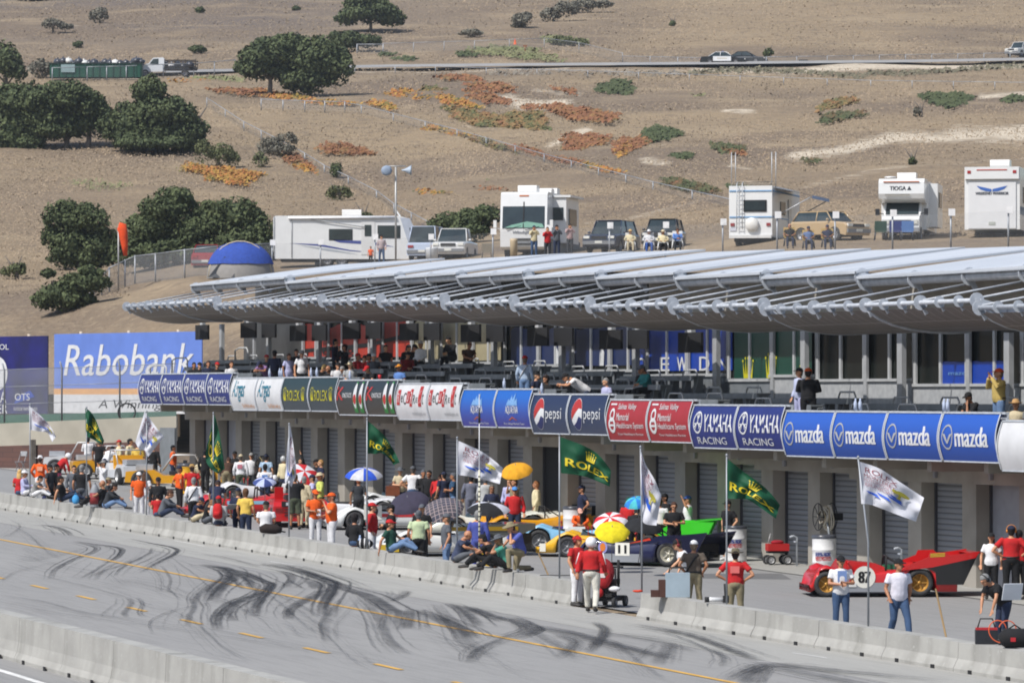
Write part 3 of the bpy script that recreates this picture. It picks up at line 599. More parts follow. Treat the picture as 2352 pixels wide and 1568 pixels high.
def deco(kind, root, S, k=1.27/3.4):
    def P(name, m, fn):
        b = MB(); fn(b); b.build(name, m, root)
    if kind == 'ya':
        P('emblem', 'tw', lambda b: fork(b, S, .17, .60, .27, k)); P('lettering', 'tw', lambda b: (put_text(b, 'YAMAHA', S, .30, .95, .38, .80, .04), put_text(b, 'RACING', S, .14, .80, .08, .25, .02)))
    elif kind == 'mz':
        def em(b): put_ring(b, S, .14, .5, .1, .27, .86, n=24); put_poly(b, S, [(.05, .58), (.10, .56), (.14, .42), (.18, .56), (.23, .58), (.20, .50), (.15, .36), (.13, .36), (.08, .50)])
        P('emblem', 'tg', em); P('lettering', 'tw', lambda b: put_text(b, 'mazda', S, .28, .86, .30, .72, .09))
    elif kind == 'pe':
        cu, cv, ru, rv = .25, .5, .14, .42
        P('emblem', 'tw', lambda b: put_poly(b, S, circ(cu, cv, ru, rv), .010))
        P('emblem_red', 'tr', lambda b: put_poly(b, S, [(cu+ru*.97*math.cos(R_(a)), cv+rv*.97*math.sin(R_(a))) for a in range(20, 201, 12)]+[(cu-.3*ru, cv+.02), (cu+.3*ru, cv+.16)], .014))
        P('emblem_blue', 'tb', lambda b: put_poly(b, S, [(cu+ru*.97*math.cos(R_(a)), cv+rv*.97*math.sin(R_(a))) for a in range(225, 346, 12)]+[(cu+.4*ru, cv-.05), (cu-.1*ru, cv-.2)], .014))
        P('lettering', 'tw', lambda b: put_text(b, 'pepsi', S, .42, .86, .28, .66, .0))
    elif kind == 'sa':
        def em(b): put_ring(b, S, .14, .64, .06, .17, .6); put_ring(b, S, .14, .38, .085, .2, .6); put_poly(b, S, [(.05, .93), (.2, .93), (.2, .89), (.05, .89)]); put_poly(b, S, [(.07, .40), (.21, .40), (.21, .35), (.07, .35)])
        P('emblem', 'tw', em); P('lettering', 'tw', lambda b: [put_text(b, s, S, .25, u1, v0, v0+.19, .0) for s, u1, v0 in (('Salinas Valley', .70, .74), ('Memorial', .56, .50), ('Healthcare System', .93, .26))]+[put_text(b, 'Your Healthcare Partner', S, .25, .9, .13, .19, 0)])
    elif kind == 'aq':
        P('mountain_mark', 'tl', lambda b: put_poly(b, S, [(.34, .58), (.66, .58), (.62, .78), (.57, .70), (.55, .93), (.50, .74), (.46, .86), (.43, .70), (.39, .76)]))
        P('lettering', 'tw', lambda b: (put_text(b, 'AQUAFINA', S, .32, .68, .33, .57, .03), put_text(b, 'Pure Water Perfect Taste', S, .22, .80, .06, .12, 0)))
        P('swoosh', 'to', lambda b: put_poly(b, S, [(.38, .18), (.5, .28), (.63, .18), (.60, .18), (.5, .24), (.42, .18)]))
    elif kind == 're':
        P('lettering', 'tbk', lambda b: [put_text(b, s, S, u, u+w, v, v+h, .01) for s, u, w, v, h in (('e', .17, .06, .48, .2), ('C', .25, .09, .42, .34), ('R', .56, .08, .44, .26), ('E', .66, .06, .48, .14), ('t', .86, .04, .42, .34))])
        P('red_block', 'tr', lambda b: [put_poly(b, S, [(u, v), (u+w, v), (u+w, v+h), (u, v+h)]) for u, w, v, h in ((.04, .10, .40, .44), (.35, .10, .46, .34), (.46, .08, .36, .50), (.74, .10, .36, .58))])
        P('block_letter', 'tw', lambda b: [put_text(b, s, S, u+.02, u+.08, v, v+h, .01, lift=.016) for s, u, v, h in (('R', .04, .48, .26), ('U', .35, .50, .24), ('R', .455, .44, .34), ('N', .74, .46, .36))])
        P('small_lettering', 'tg', lambda b: put_text(b, 'technologies, inc.', S, .5, .94, .08, .22, 0))
    elif kind == 'ai':
        P('lettering', 'tt', lambda b: put_text(b, 'Airgas', S, .08, .58, .25, .95, .03, .15)); P('small_lettering', 'tor', lambda b: put_text(b, "You'll find it with us", S, .44, .92, .06, .20, 0))
    elif kind == 'rx':
        P('lettering', 'ty', lambda b: put_text(b, 'ROLEX', S, .22, .70, .30, .62, .02)); P('crown', 'ty', lambda b: (put_crown(b, S, .08, .19, .30, .70), put_crown(b, S, .76, .88, .30, .70)))
    elif kind == 'kt':
        P('red_mark', 'tr', lambda b: (put_text(b, 'K', S, .02, .24, .42, .82, .10)))
        P('lettering', 'tw', lambda b: put_text(b, 'KINGSTACOS', S, .22, .54, .5, .64, .0)); P('bottle_picture', 'tgr', lambda b: [put_poly(b, S, [(u, .05), (u+.12, .05), (u+.14, .45), (u+.09, .7), (u+.09, .97), (u+.04, .97), (u+.04, .7), (u-.01, .45)], .010) for u in (.60, .80)])
        P('bottle_label', 'tw', lambda b: [put_poly(b, S, circ(u+.06, .55, .055, .38), .014) for u in (.60, .80)]); P('red_seal', 'tr', lambda b: [put_poly(b, S, circ(u+.06, .45, .05, .15), .018) for u in (.60, .80)])
    elif kind == 'w': pass
PN = ['ya']*4+['ai']*2+['rx']*2+['kt']*2+['re']*2+['aq']*2+['pe']*2+['sa']*2+['ya']*2+['mz']*4+['w']*2
WH = {'ya': 'royal blue banner panel with white YAMAHA RACING', 'ai': 'white banner panel reading Airgas in teal', 'rx': 'dark green banner panel with yellow ROLEX and crowns', 'kt': 'dark banner panel with red mark and two bottles',
      're': 'white banner panel with red and black RECURRENT letters', 'aq': 'blue AQUAFINA banner panel with pale peak', 'pe': 'navy pepsi banner panel', 'sa': 'red Salinas Valley Memorial banner panel', 'mz': 'bright blue mazda banner panel', 'w': 'plain white banner panel at the far right edge'}
BKEY = {'ya': 'b_ya', 'ai': 'b_wh', 'rx': 'b_rx', 'kt': 'b_kt', 're': 'b_wh', 'aq': 'b_aq', 'pe': 'b_pe', 'sa': 'b_sa', 'mz': 'b_mz', 'w': 'b_wh'}
posn = ['leftmost of the row', 'second from the left end', 'third from the left end', 'just left of the Airgas panels', 'beside the Yamaha panels', 'beside the ROLEX panels', 'beside the Airgas panels', 'beside the bottle panels', 'beside the ROLEX panels', 'beside the RECURRENT panels',
        'beside the bottle panels', 'beside the AQUAFINA panels', 'left one, next to RECURRENT', 'right one, next to pepsi', 'left one, next to AQUAFINA', 'right one, next to the red panels', 'left one, next to pepsi', 'right one, next to YAMAHA', 'right group, next to the red panels', 'right group, next to mazda',
        'first, next to YAMAHA', 'second of four', 'third of four', 'fourth, next to plain white', 'half cut by the frame', 'beyond the frame']
for i, k in enumerate(PN[:26]):
    gi = grp(i); x0 = i*BW+.06; wd = BW-.12; z1 = TZ[gi]; root = thing('banner_panel', WH[k]+', '+posn[i], 'banner', (x0, 0, z1-1.28), 0, 'sponsor banners along the balcony')
    def S(u, v, lift=0, wd=wd): return (u*wd, -.03-.15*math.sin(math.pi*max(0, min(1, v*.94+.05)))-lift, .04+v*1.2)
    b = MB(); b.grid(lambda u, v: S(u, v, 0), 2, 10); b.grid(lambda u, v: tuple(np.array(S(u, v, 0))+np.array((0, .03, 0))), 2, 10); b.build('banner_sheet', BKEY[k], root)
    f = MB(); f.grid(lambda u, v: (-.05+.07*u, S(0, v)[1]-.02, S(0, v)[2]), 1, 10); f.grid(lambda u, v: (wd-.02+.07*u, S(0, v)[1]-.02, S(0, v)[2]), 1, 10)
    f.box((wd/2, -.03, 1.26), (wd, .06, .035)); f.box((wd/2, -.03, .02), (wd, .06, .035)); f.build('banner_frame', 'galv', root)
    deco(k, root, S)
# flat coloured boards with wavy tops, set in the window bays behind the terrace
def wboard(n0, n1, m, label, zlo, zhi, deco_fn=None, Y=3.83, wave=.08):
    B = BZ[grp(n0)]; x0 = n0*BW; x1 = n1*BW; root = thing('window_board', label, 'banner', (x0, Y, B), 0)
    b = MB(); b.grid(lambda u, v: (u*(x1-x0), .0, zlo+(zhi-zlo+wave*math.sin(u*17)+wave*.6*math.sin(u*41))*v), 30, 1, False); b.grid(lambda u, v: (u*(x1-x0), .02, zlo+(zhi-zlo+wave*math.sin(u*17)+wave*.6*math.sin(u*41))*v), 30, 1, False); b.build('banner_cloth', m, root)
    if deco_fn: deco_fn(root, lambda u, v, l=.0: (u*(x1-x0), -l, zlo+(zhi-zlo)*v))
    return root
M['wred'] = mat('window_red', srgb('#c8402c'), .5); M['wcream'] = mat('window_cream', srgb('#b9ae8c'), .5); M['wnavy'] = mat('window_navy', srgb('#1c2f5e'), .4); M['wblue'] = mat('window_blue', srgb('#1246b4'), .4); M['wgreen'] = mat('window_green', srgb('#0f4a3a'), .4)
def dred(r, S):
    b = MB(); put_poly(b, S, [(.0, .30), (.3, .36), (.62, .42), (.9, .62), (1, .66), (1, .56), (.6, .30), (.3, .24), (0, .2)], .02); put_text(b, 'racing', S, .04, .5, .02, .34, .03, lift=.022); b.build('black_script', 'tbk', r)
wboard(3, 7, 'wred', 'red window board with black script behind the left terrace', 5.32, 6.62, dred)
wboard(7.1, 9.9, 'wcream', 'cream window board behind the terrace crowd', 5.32, 6.75)
def dn(r, S):
    b = MB(); [put_poly(b, S, [(u, .0), (u+.035, .0), (u+.04, .35), (u+.02, .5), (u+.005, .35)], .02) for u in (.38, .42, .75)]; b.build('white_shape', 'tw', r)
wboard(10.2, 13.6, 'wnavy', 'navy window board with white shapes', 5.32, 6.6, dn)
def db(r, S):
    b = MB(); [put_text(b, s, S, u, u+.1, .0, .26, .10, lift=.02) for s, u in (('O', .02), ('E', .27), ('W', .45), ('D', .68), ('N', .86))]; b.build('white_lettering', 'tw', r)
wboard(13.7, 16.1, 'wblue', 'bright blue window board with large white letters', 5.32, 7.0, db, wave=.03)
def dg(r, S):
    b = MB(); put_crown(b, S, .12, .26, .03, .42, .02); put_crown(b, S, .42, .56, .03, .48, .02); put_crown(b, S, .86, .97, .0, .3, .02); b.build('crown', 'ty', r)
wboard(16.15, 17.9, 'wgreen', 'dark green window board with yellow crowns', 5.32, 7.0, dg, wave=.01)
def dx(r, S): b = MB(); put_text(b, 'mazda', S, .1, .42, .45, .62, .04, lift=.02); b.build('lettering', 'tl', r)
wboard(20.55, 21.8, 'wblue', 'low blue window board behind the right terrace', 5.44, 6.1, dx, wave=.01)
srgb_ = srgb
# ---------------------------------------------------------------- far left: billboards, retaining walls
def bpt(x, v, dl=262, dr=250, xl=124, xr=463):
    d = dl+(dr-dl)*(x-xl)/(xr-xl); return at(x, v, d)
def board(x0, x1, vt, vb, label, m, name='billboard'):
    a = bpt(x0, vb); b = bpt(x1, vb); h = (vb-vt)/FP*np.linalg.norm(bpt(x0, vb)-CP); ex = Vector(b-a); L = ex.length; ex.z = 0; rz = math.atan2(ex.y, ex.x)
    root = thing(name, label, 'billboard', a, rz); q = MB(); q.box((L/2, .04, h/2), (L, .06, h)); q.build('board_sheet', m, root)
    q = MB(); [q.tube([(L*f, .18, -1.2), (L*f, .18, h+.12)], .09, 8) for f in (.17, .5, .83)]; q.build('support_post', 'wood', root)
    return root, (lambda u, v, l=.0: (u*L, -l, v*h)), L, h
M['wood'] = mat('pale_post_wood', (.5, .42, .33), .8); M['rb'] = mat('billboard_periwinkle', srgb('#6f8fe4'), .5, None, .7); M['peach'] = mat('billboard_orange', srgb('#f6b772'), .5); M['navyb'] = mat('billboard_navy', srgb('#1a1d3c'), .5, srgb('#22227a'), .4)
r, S, L, h = board(124, 463, 768, 948, 'big Rabobank billboard, periwinkle over orange and white bands', 'rb')
q = MB(); put_poly(q, S, [(0, .31), (1, .31), (1, .235), (0, .235)], .01); q.build('orange_band', 'peach', r)
q = MB(); put_poly(q, S, [(0, .235), (1, .235), (1, 0), (0, 0)], .01); put_text(q, 'Rabobank', S, .07, .95, .47, .86, .05, .22, .014); q.build('white_print', 'tw', r)
q = MB(); put_text(q, 'A Winning Team', S, .31, .98, .03, .17, .01, .2, .016); q.build('slogan', 'tbk', r)
r, S, L, h = board(-170, 109, 777, 948, 'dark navy billboard left of the Rabobank one, cut by the frame', 'navyb')
q = MB(); put_text(q, 'CONTROL', S, .40, .69, .83, .90, .03); put_text(q, 'OTS', S, .74, .86, .17, .26, .04); put_text(q, 'ER', S, .60, .68, .0, .12, .06); put_text(q, 'A', S, .62, .67, .14, .28, .06); put_text(q, 'OUTDOOR TRAFFIC SERVICES', S, .73, .92, .04, .08, .02); put_poly(q, S, circ(.60, .52, .08, .22, 20)); q.build('white_print', 'tw', r)
q = MB(); put_poly(q, S, [(.73, .12), (.9, .22), (.86, .3), (.76, .22)], .008); q.build('blue_wave', 'wblue', r)
# green band wall, concrete wall, brick wall
def wallpx(name, label, pts, vt, dep, th, m):
    """vertical wall through bottom pixels pts at depths dep, with top pixels vt"""
    root = thing(name, label, 'wall', at(pts[0][0], pts[0][1], dep[0])); o = Vector(root.location); q = MB(); vs = []
    for (x, v), t, d in zip(pts, vt, dep):
        a = Vector(at(x, v, d)); b = Vector(at(x, t, d)); a.z = b.z-(v-t)/FP*d
        for p in (a, b, b+Vector((-.3, .3*th, 0))+Vector(F0)*th, a+Vector((-.3, .3*th, 0))+Vector(F0)*th): vs.append(p-o)
    n = len(pts); fs = []
    for i in range(n-1):
        for j in range(4): fs.append((4*i+j, 4*i+(j+1) % 4, 4*i+4+(j+1) % 4, 4*i+4+j))
    fs += [(0, 1, 2, 3), (4*n-4, 4*n-1, 4*n-2, 4*n-3)]; q.add(vs, fs); q.build('wall_face', m, root); return root
M['greenw'] = mat('green_board', srgb('#1d6a50'), .7); M['tanwall'] = mat('tan_concrete', (.40, .375, .31), .92, (.33, .31, .255), .8, bump=.1)
def brickmat():
    m, t, b = _nt('brown_brick'); tc = t.nodes.new('ShaderNodeTexCoord'); mp = t.nodes.new('ShaderNodeMapping'); mp.inputs['Rotation'].default_value = (math.pi/2, 0, 0); t.links.new(tc.outputs['Object'], mp.inputs[0])
    br = t.nodes.new('ShaderNodeTexBrick'); br.inputs['Scale'].default_value = 1; br.inputs['Brick Width'].default_value = .8; br.inputs['Row Height'].default_value = .22; br.inputs['Mortar Size'].default_value = .012
    br.inputs['Color1'].default_value = (.13, .06, .045, 1); br.inputs['Color2'].default_value = (.095, .05, .04, 1); br.inputs['Mortar'].default_value = (.06, .035, .03, 1); t.links.new(mp.outputs[0], br.inputs[0]); t.links.new(br.outputs[0], b.inputs['Base Color']); return m
M['brick'] = brickmat()
wallpx('concrete_wall', 'tall tan concrete retaining wall below the billboards', [(-300, 1045), (0, 1024), (405, 1012)], [985, 972, 955], [238, 234, 230], .4, 'tanwall')
wallpx('green_board_wall', 'low green boards along the foot of the billboards', [(-300, 1000), (0, 990), (405, 975)], [965, 953, 944], [243, 239, 235], .1, 'greenw')
wallpx('brick_wall', 'low dark brown timber wall behind the crowd at far left', [(-300, 1110), (0, 1083), (405, 1062)], [1045, 1024, 1012], [229, 225.5, 221], .3, 'brick')
q = MB()
for x in (76, 298): p = at(x, 1085, 224.5); q = MB(); q.box((0, 0, .75), (.22, .22, 1.6)); t = q.build('timber_post', 'bark'); t.location = p; tag(t, 'dark timber post against the brown wall, %s' % ('left, beside the folding chair' if x < 100 else 'behind the man in white shirt'), 'post')
# dark gap and panels between concrete wall and building
q = MB(); q.box((0, 0, 1.0), (1.3, .1, 2.0), rz=.25); t = q.build('steel_gate', 'deckgrey'); t.location = at(386, 1088, 207); tag(t, 'grey steel gate between the brown wall and the building', 'gate')
def srgb(h, k=.88):
    h = h.lstrip('#'); return tuple(((int(h[i:i+2], 16)/255)**2.2)*k for i in (0, 2, 4))
# ================================================================ VEGETATION
def quad_mesh(name, c, nrm, size, tint, m, parent=None, kind=None, colors=None, asp=1.4):
    n = len(c); r = rng.normal(size=(n, 3)); t1 = np.cross(nrm, r); t1 /= (np.linalg.norm(t1, axis=1)[:, None]+1e-9); t2 = np.cross(nrm, t1); t2 /= (np.linalg.norm(t2, axis=1)[:, None]+1e-9)
    s = size[:, None]*.5; v = np.stack([c-t1*s*asp-t2*s*.3, c-t2*s, c+t1*s*asp+t2*s*.2, c+t2*s], 1).reshape(-1, 3)
    me = bpy.data.meshes.new(name); me.vertices.add(4*n); me.vertices.foreach_set('co', v.astype(np.float32).ravel()); me.loops.add(4*n); me.loops.foreach_set('vertex_index', np.arange(4*n, dtype=np.int32))
    me.polygons.add(n); me.polygons.foreach_set('loop_start', np.arange(0, 4*n, 4, dtype=np.int32)); me.update(calc_edges=True); me.validate()
    if tint is not None: a = me.attributes.new('tint', 'FLOAT', 'FACE'); a.data.foreach_set('value', tint.astype(np.float32))
    if colors is not None: a = me.attributes.new('Col', 'FLOAT_COLOR', 'FACE'); a.data.foreach_set('color', np.c_[colors, np.ones(n)].astype(np.float32).ravel())
    me.materials.append(M[m]); o = bpy.data.objects.new(name, me); COL.objects.link(o)
    if parent is not None: o.parent = parent
    if kind: o['kind'] = kind
    return o
def tree(base, blobs, label, m='oak', name='oak_tree', cat='tree', group=None, leaf=.42, dens=7.0, trunks=((0, 0),), core=True, trunk_h=.5, dd=0):
    """base: px of the foot; blobs: (cx,cy,rx,ry) in px; real size from the depth at the foot"""
    leaf *= .5; dens *= 2.6; blobs = [(x, y, a*1.06, b*1.06) for x, y, a, b in blobs]
    d = tdepth(*base)-dd; o = Vector(at(base[0], base[1], d)); pxm = FP/d; root = thing(name, label, cat, o, 0, group); C_ = []; N_ = []; T_ = []; S_ = []; cm = MB()
    Rv = Vector(R0); Fv = Vector(F0)
    for (cx, cy, rx, ry) in blobs:
        c = Rv*((cx-base[0])/pxm)+Vector((0, 0, (base[1]-cy)/pxm)); a, b_, h = rx/pxm, rx/pxm*.85, ry/pxm
        sub = max(3, int(a*b_*1.1)+3); 
        subs = [(c, a*.86, b_*.86, h*.86, 1.0)]
        for k in range(min(26, sub*3)):
            u = rng.normal(size=3); u /= np.linalg.norm(u); u[2] = abs(u[2])*1.0-.25; q = rng.uniform(.22, .42)
            subs.append((c+Rv*float(u[0]*a*.8)+Fv*float(u[1]*b_*.8)+Vector((0, 0, float(u[2]*h*.8))), a*q, b_*q, h*q*1.1, 1.0))
        for (cc, aa, bb, hh, _) in subs:
            area = 4*math.pi*((aa*bb)**1.6+(aa*hh)**1.6+(bb*hh)**1.6)/3; area = 4*math.pi*((((aa*bb)**1.6+(aa*hh)**1.6+(bb*hh)**1.6)/3)**(1/1.6)); n = int(area*dens)+20
            u = rng.normal(size=(n, 3)); u /= np.linalg.norm(u, axis=1)[:, None]; rad = rng.uniform(.8, 1.12, n)[:, None]
            loc = u*rad*np.array((aa, bb, hh)); P = np.array(cc)+np.outer(loc[:, 0], np.array(Rv))+np.outer(loc[:, 1], np.array(Fv))+np.outer(loc[:, 2], (0, 0, 1.))
            nn = np.outer(u[:, 0], np.array(Rv))+np.outer(u[:, 1], np.array(Fv))+np.outer(u[:, 2], (0, 0, 1.))+rng.normal(size=(n, 3))*.55; nn /= np.linalg.norm(nn, axis=1)[:, None]
            C_.append(P); N_.append(nn); tt = rng.uniform(0, 1)*.55; T_.append(np.clip(tt+rng.uniform(-.1, .5, n), 0, 1)); S_.append(rng.uniform(.6, 1.3, n)*leaf)
        if core: cm.ell(c, (a*.58, b_*.58, h*.6), 12, 8)
    C_ = np.concatenate(C_); N_ = np.concatenate(N_); T_ = np.concatenate(T_); S_ = np.concatenate(S_); k = C_[:, 2] > -.1
    cr = quad_mesh('crown', C_[k], N_[k], S_[k], T_[k], m, root)
    if core:
        co = cm.build('inner_foliage', m, cr)
    top = max((base[1]-b[1])/pxm for b in blobs)
    for tx, tl in trunks:
        q = MB(); x = tx/pxm; h = top*trunk_h+1; r0 = .12+top*.03
        f = lambda t: Rv*(x+tl*t/pxm+.12*math.sin(t*5))+Vector((0, 0, -.3+t*(h+.3)))
        q.tube([f(t) for t in (0, .2, .45, .7, 1)], [r0*1.3, r0, r0*.85, r0*.65, r0*.4], 8)
        for s_ in (-1, 1): q.tube([f(.5), f(.7)+Rv*s_*h*.25+Vector((0, 0, .3)), f(1)+Rv*s_*h*.5+Vector((0, 0, .4))], [r0*.5, r0*.35, r0*.2], 6)
        q.build('trunk', 'bark', root)
    return root
OAK = 'oaks on the dry hillside'
tree((655, 222), [(620, 130, 62, 48), (590, 155, 45, 32), (665, 110, 50, 32), (715, 135, 62, 55), (765, 155, 48, 48), (700, 185, 55, 38), (640, 165, 30, 25)], 'big spreading oak in the upper middle-left with two crowns merged', trunks=((-38, 5), (55, -4)), leaf=.6, dens=4.5)
tree((850, 74), [(850, 28, 58, 28), (800, 40, 30, 22), (900, 42, 34, 22), (840, 5, 45, 18)], 'dark round oak cut by the top edge of the frame', leaf=.7, dens=3.5)
tree((820, 118), [(800, 95, 32, 24), (845, 95, 34, 18), (775, 85, 18, 14)], 'low bushy oak just below the dark top oak', leaf=.6, dens=3.5, m='oak')
tree((15, 225), [(12, 140, 34, 48), (40, 165, 22, 28)], 'dark oak at the upper left frame edge', leaf=.55, dens=4.5)
tree((130, 340), [(70, 240, 75, 50), (150, 225, 70, 42), (30, 290, 55, 55), (190, 245, 50, 38), (110, 275, 60, 35), (60, 330, 45, 30), (225, 250, 30, 34), (20, 235, 50, 45), (25, 330, 60, 35), (120, 300, 60, 26), (180, 290, 40, 28), (238, 285, 42, 38)], 'wide low oak filling the left edge above the meadow', leaf=.5, dens=6, trunks=((-60, 0), (20, 5), (70, 6)))
tree((370, 350), [(345, 215, 40, 42), (375, 265, 70, 50), (420, 300, 55, 42), (300, 280, 50, 50), (440, 320, 35, 30), (350, 310, 55, 32), (270, 300, 32, 40), (360, 330, 90, 22), (300, 320, 45, 26), (440, 335, 32, 22)], 'dense dark oak right of the wide left one, with a pale gap at its foot', leaf=.5, dens=6, trunks=((-50, 0), (10, 0), (60, 0)))
tree((180, 620), [(150, 500, 48, 42), (195, 505, 55, 42), (165, 560, 50, 45), (215, 570, 45, 45), (205, 600, 50, 28), (150, 590, 40, 28), (235, 540, 32, 36), (125, 545, 30, 35), (255, 580, 30, 40)], 'rounded oak behind the wind sock', leaf=.36, dens=9)
tree((150, 716), [(130, 680, 55, 34), (180, 655, 55, 30), (100, 690, 32, 24), (215, 650, 40, 28), (110, 628, 18, 12), (160, 690, 55, 26), (210, 625, 30, 18)], 'low dark oak on the slope below the wind sock', leaf=.36, dens=9, trunk_h=.2)
tree((400, 610), [(390, 480, 68, 52), (345, 530, 60, 45), (430, 530, 60, 45), (370, 580, 80, 38), (300, 570, 45, 45), (450, 585, 60, 30), (330, 590, 60, 28), (470, 490, 30, 30)], 'large oak behind the fence left of the blue tent', leaf=.36, dens=9)
tree((545, 600), [(540, 495, 58, 46), (590, 530, 48, 45), (500, 520, 40, 35), (560, 560, 70, 35), (500, 570, 50, 30), (610, 580, 40, 30)], 'oak directly behind the blue tent and trailer end', leaf=.36, dens=9)
tree((1065, 560), [(1030, 515, 45, 32), (1085, 510, 45, 32), (1120, 495, 35, 28), (1065, 535, 60, 25)], 'bushy green oak between the pickup truck and the motorhome', leaf=.36, dens=9, trunk_h=.2)
BU = [((835, 508), [(835, 497, 22, 11)], 'bush', 'small round bush above the travel trailer roof'), ((500, 385), [(470, 350, 26, 28), (510, 355, 30, 28), (535, 365, 18, 18)], 'bush', 'pale green shrub right of the left oaks'),
 ((640, 362), [(625, 335, 30, 22), (660, 325, 26, 22), (640, 345, 38, 14)], 'greybush', 'grey scrub beside the diagonal fence'), ((598, 386), [(598, 368, 18, 18)], 'bush', 'small grey-green shrub below the scrub'),
 ((773, 412), [(773, 392, 17, 20)], 'oak', 'small dark bush above the yellow patch end'), ((778, 462), [(778, 443, 30, 18)], 'bush', 'olive bush above the trailer and left of the loudspeakers'), ((35, 640), [(32, 623, 32, 16), (45, 612, 18, 10)], 'bush', 'low green bush at the left edge'),
 ((1200, 68), [(1200, 45, 25, 18), (1190, 58, 15, 9)], 'greybush', 'thin scrubby tree near the top, left of the long scrub row'), ((1270, 50), [(1262, 35, 24, 16), (1300, 20, 28, 20)], 'greybush', 'grey scrub at the top behind the fence'), ((1350, 30), [(1340, 12, 30, 16), (1385, 10, 22, 10)], 'greybush', 'far grey scrub at the top edge'),
 ((1083, 86), [(1083, 76, 26, 9)], 'greybush', 'low grey shrub below the top scrub'), ((455, 123), [(455, 114, 20, 9)], 'oak', 'lone dark bush behind the white flatbed truck'), ((180, 110), [(180, 103, 12, 8)], 'oak', 'tiny bush above the green dumpster'), ((120, 75), [(120, 55, 24, 14), (150, 62, 18, 8)], 'greybush', 'grey scrub near the top left corner'),
 ((228, 55), [(228, 36, 22, 20)], 'greybush', 'taller grey scrub near the top left'), ((70, 0), [(90, -5, 50, 10)], 'oak', 'dark tree base at the top left corner'), ((460, 30), [(460, 24, 10, 9)], 'oak', 'small bush at top, left of the top oak'), ((680, 25), [(680, 20, 10, 6)], 'oak', 'tiny bush at top beside the dark oak'),
 ((1765, 132), [(1765, 122, 11, 12)], 'oak', 'small green bush right of the police cars'), ((2096, 382), [(2096, 372, 10, 13)], 'oak', 'small bush on the slope above the camper'), ((1300, 105), [(1290, 95, 30, 12), (1330, 98, 24, 9)], 'bush', 'pale green shrubs behind the upper fence'), ((95, 180), [(95, 158, 30, 22)], 'greybush', 'grey bush left of the dumpster'),
 ((1545, 60), [(1545, 55, 8, 6)], 'oak', 'tiny dark bush on the upper right slope'), ((2115, 265), [(2105, 258, 8, 12)], 'greybush', 'dry twiggy shrub left of the green mound')]
for b_, bl, m_, lb in BU: tree(b_, bl, lb, m_, 'bush', 'bush', leaf=.3 if b_[1] > 300 else .5, dens=9 if b_[1] > 300 else 4, core=m_ == 'oak', trunk_h=.15)
# ---- ice plant mats and grass tufts draped over the slope
def scatter(name, items, kind='stuff', lift=.1):
    P = []; Cc = []; S_ = []
    for (cx, cy, rx, ry, rot, cols, dn, sz) in items:
        n = int(rx*ry*dn*1.9); u = rng.uniform(-1, 1, (n*2, 2)); ang = np.arctan2(u[:, 1], u[:, 0]); rr_ = np.hypot(u[:, 0], u[:, 1]); ph = rng.uniform(0, 6, 4)
        lim = .78+.14*np.sin(3*ang+ph[0])+.1*np.sin(7*ang+ph[1])+.07*np.sin(13*ang+ph[2]); u = u[(rr_ < lim*rng.uniform(.72, 1.12, len(u)))][:n]
        ca, sa = math.cos(R_(rot)), math.sin(R_(rot))
        for a, b in u:
            x = cx+(a*rx*ca-b*ry*sa); v = cy+(a*rx*sa+b*ry*ca); p = onT(x, v, lift); P.append(p)
            t = .5+.5*mn.noise(Vector((x*.03, v*.09, 5)))+rng.uniform(-.25, .25); t = min(.999, max(0, t)); i = t*(len(cols)-1); k = int(i); f = i-k
            c = np.array(cols[k])*(1-f)+np.array(cols[k+1])*f; Cc.append(c*rng.uniform(.5, .85)); S_.append(.6*sz*rng.uniform(.6, 1.3)*(1 if cy < 300 else .8))
    P = np.array([p[:] for p in P]); n = len(P); nn = np.array((.2, -.45, 1.0))+rng.normal(size=(n, 3))*.35; nn /= np.linalg.norm(nn, axis=1)[:, None]
    P[:, 2] += rng.uniform(0, .25, n); return quad_mesh(name, P, nn, np.array(S_), None, 'vc', kind=kind, colors=np.array(Cc))
GO = [(.08, .11, .04), (.15, .14, .05), (.30, .18, .07), (.30, .13, .06)]; RO = [(.15, .13, .05), (.32, .15, .055), (.25, .10, .05), (.36, .20, .07)]; GG = [(.06, .085, .03), (.08, .10, .035)]; YG = [(.08, .11, .03), (.45, .27, .05), (.42, .15, .04), (.46, .30, .06)]; LG = [(.18, .21, .08), (.25, .23, .12)]; GR2 = [(.07, .10, .035), (.09, .10, .04), (.22, .10, .045)]
